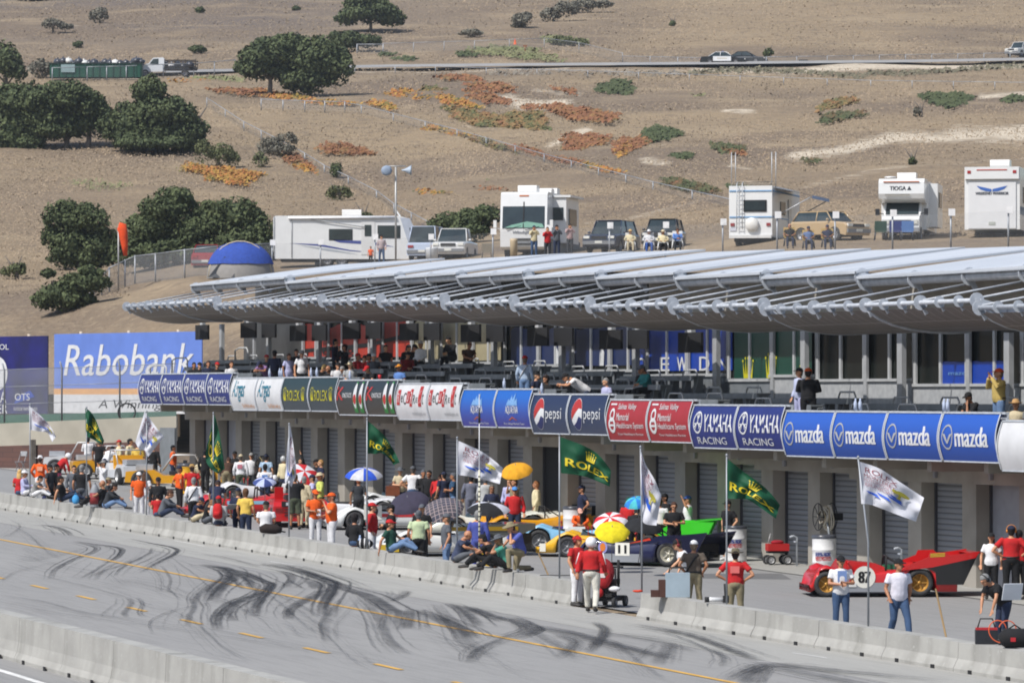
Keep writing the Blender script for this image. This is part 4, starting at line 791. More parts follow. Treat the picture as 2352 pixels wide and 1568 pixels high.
IP = [(515, 405, 110, 22, 8, YG, .55, .5), (790, 348, 78, 16, 5, RO, .5, .5), (680, 372, 50, 14, 20, RO, .45, .5), (700, 392, 40, 10, 15, YG, .3, .5), (1100, 275, 100, 20, 12, GO, .6, .6), (1190, 283, 95, 26, 0, GO, .6, .6), (1040, 235, 75, 12, 15, YG, .5, .6), (935, 222, 60, 14, 5, YG, .45, .6), (880, 245, 45, 9, 12, YG, .4, .6),
 (1060, 183, 65, 8, 3, RO, .5, .6), (1130, 205, 70, 14, 6, RO, .55, .6), (1115, 228, 70, 14, 12, RO, .5, .6), (990, 210, 40, 9, 0, GO, .5, .6), (1320, 262, 90, 18, 8, RO, .6, .6), (1375, 272, 60, 14, 4, RO, .5, .6), (1340, 330, 70, 24, -5, RO, .55, .6), (1445, 338, 55, 22, -12, RO, .55, .6), (1430, 350, 30, 14, -30, YG, .4, .6),
 (1025, 308, 75, 9, 12, YG, .55, .5), (1110, 330, 90, 10, 16, GO, .5, .5), (1215, 352, 60, 9, 16, RO, .5, .5), (1290, 372, 60, 8, 10, RO, .4, .5), (1380, 392, 60, 7, 12, YG, .4, .5), (1415, 205, 52, 20, 0, GG, .9, .6), (1515, 313, 58, 20, -4, GG, .9, .6), (1570, 363, 36, 8, 0, GG, .7, .5), (1672, 346, 48, 14, 5, GR2, .8, .5), (1690, 355, 35, 7, 8, RO, .5, .5),
 (2175, 232, 68, 20, 3, GG, .9, .6), (2330, 232, 38, 8, -3, GG, .8, .6), (1920, 243, 60, 12, -14, GO, .6, .6), (1930, 272, 65, 12, -8, GR2, .6, .6), (1860, 375, 30, 6, 0, GR2, .5, .5), (990, 448, 50, 7, 3, YG, .35, .45), (1125, 440, 45, 6, 3, RO, .3, .45), (1650, 120, 1, 1, 0, GG, .1, .5), (1580, 432, 80, 14, 10, GR2, .9, .45), (1700, 440, 35, 12, 12, GG, .6, .45),
 (1180, 125, 130, 16, 6, LG, .5, .6), (1290, 95, 60, 10, 3, LG, .5, .6), (1070, 128, 32, 7, 4, GG, .7, .6), (930, 138, 38, 5, 0, GG, .5, .6), (890, 128, 30, 5, 0, GG, .5, .6), (560, 215, 90, 10, 4, RO, .4, .6), (650, 225, 80, 10, 8, YG, .4, .6), (750, 240, 90, 6, 2, YG, .35, .6), (500, 185, 80, 7, 0, LG, .4, .6), (230, 430, 90, 14, 5, LG, .10, .45), (430, 190, 70, 5, 0, YG, .2, .6),
 (1220, 250, 30, 8, 0, RO, .3, .6), (1300, 212, 40, 7, 10, RO, .3, .6), (1600, 225, 20, 5, 0, LG, .2, .6), (1740, 445, 60, 8, 10, LG, .2, .45), (1850, 150, 20, 3, 0, LG, .2, .6), (1130, 425, 25, 5, 0, LG, .1, .5), (1255, 447, 20, 5, 0, LG, .4, .4)]
ip = scatter('ice_plant_ground_cover', IP); tag(ip, 'orange, red and green ice plant mats spread over the dry slope', 'ground cover')
# dry grass clumps over the whole slope
TUF = [(.275, .208, .138), (.25, .19, .125), (.22, .168, .112), (.19, .147, .10)]
N = 120000; P = []; Cc = []; S_ = []
for i in range(N):
    v = 700*rng.random()**.85-15; x = rng.uniform(-15, 2370)
    if v > 545 and x > 640: continue
    if (v > 560 and x > 300) : continue
    if 145 < v < 160 and x > 800: continue
    d = tdepth(x, v); dark = mn.noise(Vector((x*.006, v*.02, 1)))*.9+.5+rng.uniform(-.2, .2)+max(0, min(.6, (170-v)/200))*max(0, min(1, (1500-x)/900)); c = np.array(TUF[int(min(3, max(0, dark*4)))]); P.append(at(x, v, d)); S_.append(rng.uniform(.15, .34)*d/520); Cc.append(c*rng.uniform(.88, 1.12))
P = np.array(P); n = len(P); P[:, 2] += .12; nn = rng.normal(size=(n, 3))*.4; nn[:, 2] += .8; nn -= np.array(F0)*.5; nn /= np.linalg.norm(nn, axis=1)[:, None]
g_ = quad_mesh('dry_grass_tufts', P, nn, np.array(S_), None, 'vc', kind='stuff', colors=np.array(Cc), asp=.6); tag(g_, 'dry tan grass clumps over the hillside', 'grass')
# brush row under the upper road
items = [(x, 172+8*math.sin(x*.01)-(0 if x < 2000 else 8), 26, 7, 0, [(.13, .12, .07), (.22, .20, .13)], .25, .6) for x in range(1600, 2360, 34)]+[(x, 172, 30, 8, 0, [(.2, .18, .15), (.3, .26, .2)], .2, .5) for x in range(1150, 1600, 50)]
br_ = scatter('roadside_brush', items); tag(br_, 'low grey-green brush along the bank under the upper road', 'brush')
# ---- upper road and terrace dirt
def ribbonT(name, pts, w_px, m, lift=.25):
    mb = MB(); P = smooth_line([np.array(p, float) for p in pts], 10); vs = []
    for x, v in P:
        a = onT(x, v+w_px/2, lift); b = onT(x, v-w_px/2, lift); vs += [a, b]
    mb.add(vs, [(2*i, 2*i+1, 2*i+3, 2*i+2) for i in range(len(P)-1)]); return mb.build(name, m, kind='structure')
M['road'] = mat('old_road_asphalt', (.30, .295, .28), .9, (.25, .245, .24), .5)
ribbonT('hillside_road', [(280, 172), (540, 168), (800, 160), (1100, 156), (1500, 153), (1800, 150), (2100, 147), (2380, 142)], 6, 'road', .35)
# ================================================================ FENCES
M['post'] = mat('fence_post_metal', (.36, .38, .40), .5, (.27, .28, .3), 3, metal=.3)
def fence(label, pts, hpx, spacing=None, mesh=True, wire=False, r=.035, rail=True, dd=0, tags=False, name='chain_link_fence', lk='link2'):
    """pts: px of post feet on the terrain; hpx heights"""
    P = pts
    if spacing:
        P = []
        for (x0, y0), (x1, y1) in zip(pts, pts[1:]):
            n = max(1, int(abs(x1-x0)/spacing)); P += [(x0+(x1-x0)*i/n, y0+(y1-y0)*i/n) for i in range(n)]
        P.append(pts[-1])
    H = [hpx]*len(P) if not isinstance(hpx, list) else hpx
    B = [Vector(at(x, v, tdepth(x, v)-dd)) for x, v in P]; Tp = [b+Vector((0, 0, h*(tdepth(x, v)-dd)/FP)) for b, h, (x, v) in zip(B, H, P)]; root = thing(name, label, 'fence', B[0]); o = B[0]
    for b, t in list(zip(B, Tp))[:99]:
        q = MB(); q.tube([b-o-Vector((0, 0, .2)), t-o+Vector((0, 0, .05))], r, 6); q.build('fence_post', 'post', root)
        if tags: q = MB(); q.box(t-o+Vector((.12, 0, .05)), (.32, .02, .34), rz=face_rz(0)); q.build('fence_tag', 'tagw', root)
    if rail:
        q = MB(); [q.tube([a-o, b-o], r*.7, 5) for a, b in zip(Tp, Tp[1:])]; q.build('top_rail', 'post', root)
    if mesh:
        q = MB(); n = len(B); q.add([p-o for p in B+Tp], [(i, i+1, n+i+1, n+i) for i in range(n-1)]); q.build('wire_mesh', lk, root)
    return root
M['tagw'] = mat('white_tag', (.8, .8, .8), .6)
fence('chain-link fence running diagonally down from the dark oak to the trailer', [(475, 245), (560, 300), (640, 340), (700, 372), (745, 400), (800, 425), (865, 458), (905, 488), (985, 530)], 20, 40, r=.05)
fence('chain-link fence with dark mesh just below the big spreading oak', [(600, 250), (700, 254), (792, 256)], 22, 45, r=.06)
fence('long fence running diagonally down through the orange ice plant', [(792, 256), (830, 262), (1050, 318), (1250, 374), (1500, 438), (1680, 478)], 20, 62, r=.05)
fence('thin fence along the bank under the upper road', [(815, 168), (1000, 168), (1350, 178), (1700, 190), (2000, 200), (2380, 205)], 15, 90, mesh=False, r=.045)
fence('fence behind the upper road at right', [(1430, 146), (1620, 150), (1900, 146), (2380, 138)], 17, 60, mesh=True, r=.045)
fence('fence over the green rise above the upper road', [(880, 124), (1090, 118), (1250, 112), (1330, 122), (1430, 146)], 24, 70, mesh=True, r=.045)
fence('short fence with a gate left of the top rise', [(820, 124), (880, 124)], 22, 60, r=.07)
fence('fence in front of the green dumpster and flatbed truck', [(120, 188), (200, 186), (290, 184), (375, 180), (445, 178), (540, 170)], 32, 45, r=.06)
fence('tall chain-link fence curving over the rise left of the tent', [(195, 696), (215, 685), (234, 680), (251, 672), (287, 661), (310, 654), (357, 648), (424, 640), (513, 632), (625, 625)], [8, 24, 45, 57, 63, 66, 65, 66, 67, 66], r=.05, lk='link')
fence('chain-link fence along the camping terrace above the roof', [(625, 622), (736, 618), (861, 612), (989, 606), (1132, 600), (1259, 592), (1400, 590), (1528, 585), (1660, 578), (1785, 576), (1918, 574), (2050, 572), (2184, 570), (2316, 568), (2450, 566)], [63, 60, 66, 60, 66, 66, 70, 66, 66, 80, 78, 80, 80, 84, 84], tags=True, r=.045, dd=6, rail=False)
# track catch fence in front of the billboards
root = thing('catch_fence', 'tall mesh catch fence on the concrete wall before the billboards', 'fence', at(0, 965, 236)); o = Vector(root.location); PP = [(-120, 985, 237.5), (10, 970, 236), (142, 966, 235), (275, 962, 234), (405, 957, 233)]
for x, v, d in PP[:4]:
    a = Vector(at(x, v, d))-o; q = MB(); q.tube([a, a+Vector((0, 0, 2.55)), a+Vector((.1, -.12, 2.9))], .045, 6); q.build('fence_post', 'post', root)
q = MB(); A = [Vector(at(*p))-o for p in PP]; n = len(A); q.add(A+[a+Vector((0, 0, 2.6)) for a in A], [(i, i+1, n+i+1, n+i) for i in range(n-1)]); q.build('wire_mesh', 'link', root)
q = MB(); [q.tube([a+Vector((0, 0, z)), b+Vector((0, 0, z))], .015, 4) for a, b in zip(A, A[1:]) for z in (.9, 1.75, 2.6)]; q.build('fence_cable', 'post', root)
q = MB(); q.lathe([(.42, -.03), (.46, 0), (.42, .03), (.38, 0), (.42, -.03)], 28, Matrix.Rotation(math.pi/2, 4, 'X') @ Matrix.Rotation(.2, 4, 'Y')); t = q.build('hose_coil', 'rubber'); t.location = at(291, 946, 233.5); t.rotation_euler = (0, 0, face_rz(0)); tag(t, 'black hose coiled and hung on the catch fence', 'hose')
# ================================================================ VEHICLES ON THE HILL AND THE TERRACE
for nm, c in dict(vwhite='#e9eae8', vblack='#101114', vnavy='#252c40', vtan='#b39a76', vred='#a51c1c').items(): pass
def P_(name, root, mb, m, col=None): return mb.build(name, m, root, color=col)
def wheel(root, x, y, z, r, w, rim='#9a9a9c', ang=0, rimr=.62, spokes=5):
    """axle along local y"""
    A = Matrix.Translation((x, y, z)) @ Matrix.Rotation(ang, 4, 'Z') @ Matrix.Rotation(math.pi/2, 4, 'X')
    q = MB(); q.lathe([(r*rimr, -w/2), (r*.93, -w/2), (r, -w*.38), (r, w*.38), (r*.93, w/2), (r*rimr, w/2), (r*rimr, -w/2)], 24, A); t = q.build('wheel', 'rubber', root)
    q = MB(); q.lathe([(r*rimr, -w*.5), (r*rimr*.92, -w*.42), (r*rimr*.85, -w*.1), (.001, -w*.12)], 20, A); q.lathe([(r*rimr, w*.5), (r*rimr*.92, w*.42), (r*rimr*.85, w*.1), (.001, w*.12)], 20, A)
    for s in (-1, 1):
        for k in range(spokes):
            a = 2*math.pi*k/spokes; q.box((math.cos(a)*r*rimr*.45, math.sin(a)*r*rimr*.45, s*w*.2), (r*rimr*.85, r*.1, .03), rz=a, M4=A)
        q.lathe([(.001, s*w*.3), (r*.14, s*w*.28), (r*.16, s*w*.1)], 10, A)
    q.build('rim', 'metal', t, color=rim); return t
def lerp_prof(x, prof): return float(np.interp(x, [p[0] for p in prof], [p[1] for p in prof]))
def car(loc, rz, label, col, kind='sedan', L=4.9, W=1.85, H=1.45, cat='car', name='parked_car', group=None, rim='#a0a0a2', extras=None, gcol=None):
    """nose toward -x local; side along x; y width"""
    root = thing(name, label, cat, loc, rz, group); wr = .33 if kind == 'sedan' else .38; wb = L*.29; gz0 = .22 if kind == 'sedan' else .3
    if kind == 'sedan': lo = [(-L/2, .38), (-L/2+.05, .62), (-L/2+.3, .72), (-L*.2, .92), (L*.3, .95), (L/2-.1, .9), (L/2, .7), (L/2, .4)]; gh = [(-L*.22, .92), (-L*.07, H-.05), (L*.02, H), (L*.16, H-.03), (L*.32, .95)]
    elif kind == 'suv': lo = [(-L/2, .5), (-L/2+.02, .85), (-L/2+.2, .98), (-L*.22, 1.08), (L*.46, 1.1), (L/2-.03, 1.0), (L/2, .5)]; gh = [(-L*.22, 1.08), (-L*.11, H-.06), (0, H), (L*.38, H-.02), (L*.465, 1.1)]
    elif kind == 'pickup': lo = [(-L/2, .5), (-L/2+.02, .9), (-L/2+.2, 1.02), (-L*.2, 1.12), (L*.12, 1.14), (L*.13, 1.14), (L/2-.02, 1.1), (L/2, .5)]; gh = [(-L*.2, 1.12), (-L*.09, H-.05), (0, H), (L*.10, H-.05), (L*.13, 1.14)]
    under = []
    for cx in (wb, -wb): under += [(cx+(wr+.07)*math.cos(R_(a)), wr+(wr+.07)*math.sin(R_(a))) for a in range(0, 181, 30)]
    poly = lo+[(L/2, gz0)]+[(x, max(z, gz0)) for x, z in under]+[(-L/2+.05, gz0)]
    q = MB()
    ys = [-W/2, -W/2+.08, W/2-.08, W/2]; sh = [.93, 1, 1, .93]; n = len(poly); vs = []
    for y, s in zip(ys, sh):
        for x, z in poly: vs.append((x*(1 if s == 1 else .985), y, z if z < .6 else .6+(z-.6)*(1 if s == 1 else .82)))
    fs = [(k*n+i, k*n+(i+1) % n, (k+1)*n+(i+1) % n, (k+1)*n+i) for k in range(3) for i in range(n)]+[tuple(range(n)), tuple(range(3*n, 4*n))]; q.add(vs, fs); P_('body', root, q, 'paint', col)
    q = MB(); q.box((0, 0, .42), (L*.8, W*.8, .3)); P_('underbody', root, q, 'dark')
    q = MB(); tw = W/2-.12; q.prism(gh, -tw, tw, lambda x, z: 1-.16*(z-.95)/(H-.95)); cab = P_('cabin', root, q, 'carglass')
    q = MB(); top = [p for p in gh if p[1] > H-.08]; x0, x1 = top[0][0], top[-1][0]; q.box(((x0+x1)/2, 0, H+.0), (x1-x0, (tw*.84)*2+.02, .05)); P_('roof', root, q, 'paint', col)
    for s in (-1, 1):
        q = MB()
        for (xa, za), (xb, zb) in ((gh[0], (x0, H)), (gh[-1], (x1, H)), ((L*.06, .95), (L*.05, H))): q = MB(); q.tube([(xa, s*(tw+.012), za), (xb, s*(tw*.845+.012), zb)], .035, 5); P_('window_pillar', root, q, 'paint', col)
        q = MB(); q.ell((gh[0][0]+.15, s*(W/2+.07), gh[0][1]+.08), (.07, .1, .07), 8, 6); P_('side_mirror', root, q, 'paint', col)
        for e, c in ((-1, '#e8e8e0'), (1, '#9c1414')):
            q = MB(); q.box((e*(L/2-.02), s*(W/2-.25), lo[1][1]-.0), (.12, .34, .14)); P_('headlight' if e < 0 else 'tail_light', root, q, 'plain', c)
    q = MB(); q.box((-L/2-.01, 0, lo[1][1]-.02), (.06, W*.45, .16)); P_('grille', root, q, 'dark')
    for e in (-1, 1): q = MB(); q.box((e*(L/2+.0), 0, gz0+.24), (.14, W*.96, .2)); P_('bumper', root, q, 'plain', '#7b7d80' if kind != 'sedan' else col); q = MB(); q.box((e*(L/2+.08), 0, gz0+.27), (.02, .42, .14)); P_('licence_plate', root, q, 'plain', '#d8d8d0')
    for x in (-wb, wb):
        for s in (-1, 1): wheel(root, x, s*(W/2-.12), wr, wr, .22, rim)
    return root
def tl(x, v, dd=0): return at(x, v, tdepth(x, v)-dd)
RV_R = face_rz(-90)   # long axis across the picture, nose (local -y..)
def rz_nose(a):       # local -x axis points at image angle a (0 = toward the camera, 90 = right)
    return face_rz(a)+math.pi/2
# police cars
c = car(tl(1660, 149), rz_nose(88), 'black and white police sedan parked on the upper road', '#0f1013', L=5.3, W=1.95, H=1.48, cat='police car', name='police_car')
for s in (-1, 1):
    q = MB(); q.box((0.1, s*.985, .66), (2.15, .04, .56)); P_('white_door', c, q, 'paint', '#e9e9e9')
    q = MB(); q.box((.1, s*1.01, .7), (1.2, .01, .05)); P_('gold_stripe', c, q, 'plain', '#b9a06a')
for ch in c.children:
    if ch.name.startswith('roof') or ch.name.startswith('window_pillar'): ch.color = (.75, .75, .75, 1)
q = MB(); q.box((0, 0, 1.55), (.28, 1.1, .1)); P_('light_bar', c, q, 'plain', '#2a3a80')
c = car(tl(1712, 147, -3), rz_nose(75), 'black police sedan with its nose behind the first police car', '#0d0e12', L=5.0, cat='police car', name='police_car')
car(tl(2345, 132), rz_nose(-35), 'white sport utility truck at the upper right frame edge', '#dcdcda', 'suv', L=5.0, H=1.85, cat='car')
q = MB(); q.box((0, 0, .2), (1.1, .5, .35)); q.box((-.5, 0, .12), (.2, .6, .22)); t = q.build('dark_crate', 'dark'); t.location = tl(1845, 145); t.rotation_euler = (0, 0, face_rz(0)); tag(t, 'small dark box lying on the upper road', 'crate')
# flatbed truck with bags
t = thing('flatbed_truck', 'white flatbed truck loaded with dark bin bags on the upper road', 'truck', tl(385, 178), rz_nose(-92)); 
def tprism(root, name, poly, W, m, col=None): q = MB(); q.prism(poly, -W/2, W/2); return P_(name, root, q, m, col)
tprism(t, 'cab', [(-3.3, .55), (-3.35, 1.15), (-2.9, 1.4), (-2.1, 1.55), (-1.6, 2.2), (-.45, 2.25), (-.3, 2.1), (-.3, .6)], 2.1, 'paint', '#dfe2e6')
q = MB(); q.prism([(-2.0, 1.5), (-1.55, 2.08), (-.95, 2.1), (-.95, 1.45)], -1.07, 1.07); P_('side_window', t, q, 'carglass')
q = MB(); q.box((1.5, 0, .95), (3.7, 2.2, .25)); P_('flatbed', t, q, 'dark')
q = MB(); [q.box((-.2+3.6*f, s*1.08, 1.5), (.07, .07, 1.1)) for f in (0, .33, .66, 1) for s in (-1, 1)]; [q.box((1.6, s*1.1, z), (3.7, .04, .12)) for s in (-1, 1) for z in (1.2, 1.55, 1.9)]; P_('stake_side', t, q, 'dark')
for x in (-2.5, 2.1):
    for s in (-1, 1): wheel(t, x, s*.95, .42, .42, .28)
rb = random.Random(5)
M['bag'] = mat('bin_bag_plastic', (.03, .033, .042), .3, (.07, .075, .09), 3, bump=.5)
def bag(x, v, dd, r, col, label, z=0, grp_='bin bags'):
    q = MB(); q.ell((0, 0, r*.6), (r*1.25, r, r*.72), 10, 7); q.tube([(0, 0, r*1.15), (0, 0, r*1.35), (.04, 0, r*1.5)], [r*.25, r*.1, r*.2], 7)
    for i, p in enumerate(q.v): nz = 1+.16*mn.noise(Vector(p)*3+Vector((x, v, 0))); q.v[i] = (p[0]*nz, p[1]*nz, p[2]*nz)
    o = q.build('bin_bag', 'bag' if not col else 'plain', color=col); p = Vector(tl(x, v, dd)); p.z += z; o.location = p; tag(o, label, 'bin bag', grp_); return o
for i, x in enumerate((362, 378, 394, 408, 420, 436)): bag(x, 178, 0, .5, '#d8d8d8' if i == 2 else None, ('white bin bag among dark ones on the flatbed truck' if i == 2 else 'dark bin bag piled on the flatbed truck'), 1.0+.15*(i % 2), 'bin bags on the flatbed truck' if i != 2 else None)
# green dumpster
t = thing('green_dumpster', 'long green open dumpster heaped with bin bags by the upper road', 'dumpster', tl(222, 183), face_rz(0))
q = MB(); q.box((0, 0, .95), (10.6, 2.3, 1.5)); P_('bin_wall', t, q, 'plain', '#14503e'); q = MB(); q.box((0, 0, 1.78), (10.8, 2.5, .14)); P_('top_rim', t, q, 'plain', '#0f2c26')
for i in range(14): q = MB(); q.box((-5.1+i*.785, -1.2, .95), (.12, .1, 1.5)); P_('side_rib', t, q, 'plain', '#11473a')
q = MB(); q.box((-3.2, -1.27, 1.2), (1.6, .04, .9)); P_('white_sign', t, q, 'plain', '#8fa6a8')
for i in range(17):
    x = 133+i*12; w_ = i in (2, 5, 11); bag(x, 180, 0, rb.uniform(.38, .62), '#dcdcd8' if w_ else None, ('white bag, %s, on the heap in the green dumpster' % {2: 'leftmost', 5: 'second from left', 11: 'largest near the middle'}[i]) if w_ else 'dark bin bag heaped in the green dumpster', 1.45+rb.uniform(-.1, .2), None if w_ else 'dark bags in the green dumpster')
# ---- terrace vehicles. helper for box campers
def camper(name, label, cat, x, v, rz, dd=0): return thing(name, label, cat, tl(x, v, dd), rz)
def rbox(root, name, c, d, m='paint', col='#eceae6', r=.06):
    """box with rounded long edges (x axis)"""
    x, y, z = d[0]/2, d[1]/2, d[2]/2; pts = []
    for sy, sz, a0 in ((1, 1, 0), (-1, 1, 90), (-1, -1, 180), (1, -1, 270)):
        for a in (0, 30, 60, 90): pts.append((sy*(y-r)+r*math.cos(R_(a0+a)), sz*(z-r)+r*math.sin(R_(a0+a))))
    n = len(pts); q = MB(); vs = [(c[0]-x, c[1]+a, c[2]+b) for a, b in pts]+[(c[0]+x, c[1]+a, c[2]+b) for a, b in pts]
    q.add(vs, [(i, (i+1) % n, n+(i+1) % n, n+i) for i in range(n)]+[tuple(range(n)), tuple(range(n, 2*n))]); return P_(name, root, q, m, col)
WHT = '#e4e5e4'
# travel trailer (side on, nose to the right)
t = camper('travel_trailer', 'long white travel trailer with blue swooshes and roof awning', 'trailer', 797, 612, face_rz(0), -2)   # local x = image right
pr = [(-4.45, .45), (-4.55, 1.0), (-4.55, 3.0), (-4.4, 3.12), (3.2, 3.12), (3.9, 2.95), (4.15, 2.5), (4.6, .95), (4.55, .55), (4.3, .42)]
q = MB(); q.prism([(x, z) for x, z in pr], -1.25, 1.25); P_('body', t, q, 'paint', WHT)
q = MB(); q.prism([(3.35, 3.0), (3.92, 2.97), (4.17, 2.5), (4.62, .95), (4.57, .55), (3.9, .5), (3.95, 1.1)], -1.27, -1.24); P_('nose_cap', t, q, 'plain', '#b3bac6')
q = MB(); q.tube([(-3.6, -1.33, 2.98), (3.1, -1.33, 3.02)], .09, 8); P_('awning_roll', t, q, 'plain', '#f0f0f0')
for x, z, w_, h, nm in ((-.3, 1.95, 1.35, .6, 'window'), (2.7, 2.12, 1.3, .7, 'window')):
    q = MB(); q.box((x-.05, -1.26, z), (w_+.12, .03, h+.1)); wn = P_(nm, t, q, 'plain', '#3a3d40'); q = MB(); q.box((x-.05, -1.28, z), (w_, .03, h)); P_('pane', wn, q, 'carglass')
q = MB(); q.box((1.35, -1.265, 1.75), (.85, .03, 2.1)); dr = P_('door', t, q, 'paint', '#dcdcda'); q = MB(); q.box((1.35, -1.29, 2.2), (.42, .02, .7)); P_('pane', dr, q, 'carglass')
q = MB()
for pts in ([(-3.6, 1.42), (-1.6, 1.35), (.2, 1.0), (2.2, .78), (.2, .93), (-1.8, 1.25)], [(-.9, 1.62), (1.4, 1.55), (3.0, 1.18), (1.6, 1.32), (-.4, 1.45)]): q.add([(x, -1.262, z) for x, z in pts], [tuple(range(len(pts)))])
P_('blue_stripe', t, q, 'plain', '#2c3f8e'); q = MB(); q.add([(x, -1.264, z) for x, z in [(-3.0, 1.3), (-1.0, 1.05), (.8, .7), (-1.2, .95)]], [(0, 1, 2, 3)]); P_('grey_stripe', t, q, 'plain', '#a9b0b8')
rbox(t, 'roof_vent', (.3, 0, 3.33), (1.2, .9, .42), r=.1); q = MB(); q.box((3.2, 0, 3.3), (.1, .4, .45), ry=-.6); P_('roof_aerial', t, q, 'paint', WHT); q = MB(); q.tube([(-4.5, -1.3, 3.1), (-4.5, -1.3, .5)], .02, 5); q.tube([(-3.4, -1.3, 3.0), (-3.4, -1.3, .5)], .02, 5); q.tube([(-2.2, -1.34, 2.9), (1.2, -1.34, 2.4)], .025, 5); P_('awning_arm', t, q, 'metal', '#a0a4a8')
q = MB(); q.box((0, 0, .42), (8.2, 2.2, .25)); P_('chassis', t, q, 'dark')
for x in (-1.2, -.3):
    for s in (-1, 1): wheel(t, x, s*1.1, .36, .36, .22)
q = MB(); put_text(q, 'RIVAL', lambda u, v, l=0: (4.0+.45*u*.6+(1-v)*.3-.15, -1.285, 1.3+1.2*v), .1, .5, .1, .9, .02); P_('lettering', t, q, 'plain', '#5c646e')
# class A motorhome, nose to camera
t = camper('motorhome', 'large white flat-nosed motorhome with huge windscreen and slide-out', 'motorhome', 1205, 592, face_rz(-12), -3); t.scale = (1.12, 1.1, 1.06)   # local -y toward camera
def yb(root, name, c, d, m='paint', col=WHT, rz=0, rx=0): q = MB(); q.box(c, d, rz=rz, rx=rx); return P_(name, root, q, m, col)
yb(t, 'body', (0, 3.6, 2.05), (2.5, 7.2, 3.1)); q = MB(); q.prism([(0, .45), (-.25, .6), (-.32, 1.6), (-.1, 3.5), (.1, 3.62), (.3, 3.62), (.3, .45)], -1.24, 1.24); q.v = [(y, x-.0, z) for x, y, z in q.v]; P_('nose', t, q, 'paint', WHT)
q = MB(); q.prism([(-.345, 1.62), (-.14, 3.1), (-.10, 3.1), (-.30, 1.62)], -1.12, 1.12); q.v = [(y, x, z) for x, y, z in q.v]; ws = P_('windscreen', t, q, 'carglass')
q = MB(); q.box((0, -.26, 2.35), (.05, .03, 1.45), rx=-.14); P_('windscreen_divider', ws, q, 'dark'); q = MB(); q.tube([(-.9, -.37, 1.55), (-.1, -.33, 1.75)], .02, 5); q.tube([(.1, -.37, 1.5), (.85, -.34, 1.7)], .02, 5); P_('wiper', ws, q, 'dark')
q = MB(); q.add([(-1.0, -.352, 1.65), (1.1, -.352, 1.65), (1.0, -.34, 1.85), (.2, -.335, 1.98), (-.6, -.345, 1.8)], [(0, 1, 2, 3, 4)]); P_('sun_shade', ws, q, 'plain', '#7fae9c')
yb(t, 'marker_lamp', (0, -.12, 3.4), (.5, .04, .07), 'plain', '#c66a2a'); rbox(t, 'roof_air_conditioner', (.55-.6, 1.3, 3.82), (1.0, .8, .4), r=.1); rbox(t, 'roof_air_conditioner', (.3, 5.0, 3.82), (1.0, .8, .4), r=.1); rbox(t, 'roof_vent', (.5, 3, 3.76), (.8, .8, .3), r=.08)
for z in (1.0, .75): yb(t, 'grille', (-.1, -.31, z), (1.0, .06, .12), 'dark', None)
for s in (-1, 1):
    q = MB(); [q.lathe([(.001, -.02), (.09, -.02), (.09, 0)], 12, Matrix.Translation((s*(.98-k*.16), -.27, 1.02)) @ Matrix.Rotation(math.pi/2, 4, 'X')) for k in (0, 1)]; P_('headlight', t, q, 'plain', '#9fa6ac')
    q = MB(); q.box((s*1.5, -.35, 1.85), (.16, .12, .42)); q.tube([(s*1.22, -.25, 1.55), (s*1.5, -.33, 1.65)], .03, 6); P_('side_mirror', t, q, 'paint', WHT); wheel(t, 0, 0, 0, .01, .01) if 0 else None
q = MB(); put_text(q, 'Windsport', lambda u, v, l=0: (-1+2*u, -.325, 1.2+.3*v), .22, .8, .2, .9, .02, .2); P_('lettering', t, q, 'plain', '#8b8f98')
yb(t, 'slide_out', (1.5, 3.0, 2.1), (.9, 3.4, 2.5)); yb(t, 'slide_awning', (1.6, 3.0, 3.42), (1.2, 3.6, .12)); yb(t, 'slide_window', (1.45, 1.28, 2.45), (.7, .04, .7), 'carglass'); yb(t, 'slide_window', (1.97, 3.0, 2.3), (.04, 2.0, .9), 'carglass'); yb(t, 'grey_skirt', (0, 3.6, .75), (2.52, 7.0, .6), 'plain', '#6d6864'); yb(t, 'storage_bay', (1.3, 3.6, .65), (.6, 6.6, .8), 'plain', '#6d6864')
for y in (.9, 5.6):
    for s in (-1, 1): wheel(t, s*1.05, y, .42, .42, .28, ang=math.pi/2)
# rear-facing older motorhome with ladder
t = camper('motorhome', 'older white motorhome seen from behind with ladder, spare wheel cover and awning', 'motorhome', 1724, 565, face_rz(-14), -1)
yb(t, 'body', (0, 4, 1.85), (2.35, 8, 2.75)); q = MB(); q.box((.25, -.03, 2.15), (1.25, .04, .62)); wn = P_('rear_window', t, q, 'dark'); q = MB(); q.box((.25, -.06, 2.15), (1.12, .02, .5)); P_('pane', wn, q, 'carglass')
for z in (2.95, 1.55): yb(t, 'blue_stripe', (0, -.02, z), (2.3, .03, .07), 'plain', '#6f9cc6'); yb(t, 'blue_stripe', (1.19, 4, z), (.03, 7.8, .07), 'plain', '#6f9cc6')
q = MB(); [q.tube([(x, -.16, .9), (x, -.16, 3.3), (x, .1, 3.45)], .022, 6) for x in (-.72, -.42)]; [q.tube([(-.72, -.16, z), (-.42, -.16, z)], .018, 6) for z in np.arange(1.0, 3.3, .24)]; P_('ladder', t, q, 'metal', '#c8ccd0')
q = MB(); q.lathe([(.001, -.26), (.3, -.25), (.37, -.16), (.37, 0)], 24, Matrix.Translation((.1, 0, 1.15)) @ Matrix.Rotation(-math.pi/2, 4, 'X') @ Matrix.Scale(-1, 4, (0, 0, 1))); q.v = [(x, -abs(y), z) for x, y, z in q.v]; P_('spare_wheel_cover', t, q, 'plain', '#e6e4de')
for s in (-1, 1): yb(t, 'tail_light', (s*.98, -.03, 1.15), (.22, .05, .16), 'plain', '#8e1d1d')
yb(t, 'licence_plate', (-.95, -.03, .9), (.36, .02, .18), 'plain', '#c9ccd6'); yb(t, 'rear_bumper', (0, -.05, .5), (2.3, .2, .16), 'plain', '#d8d8d6')
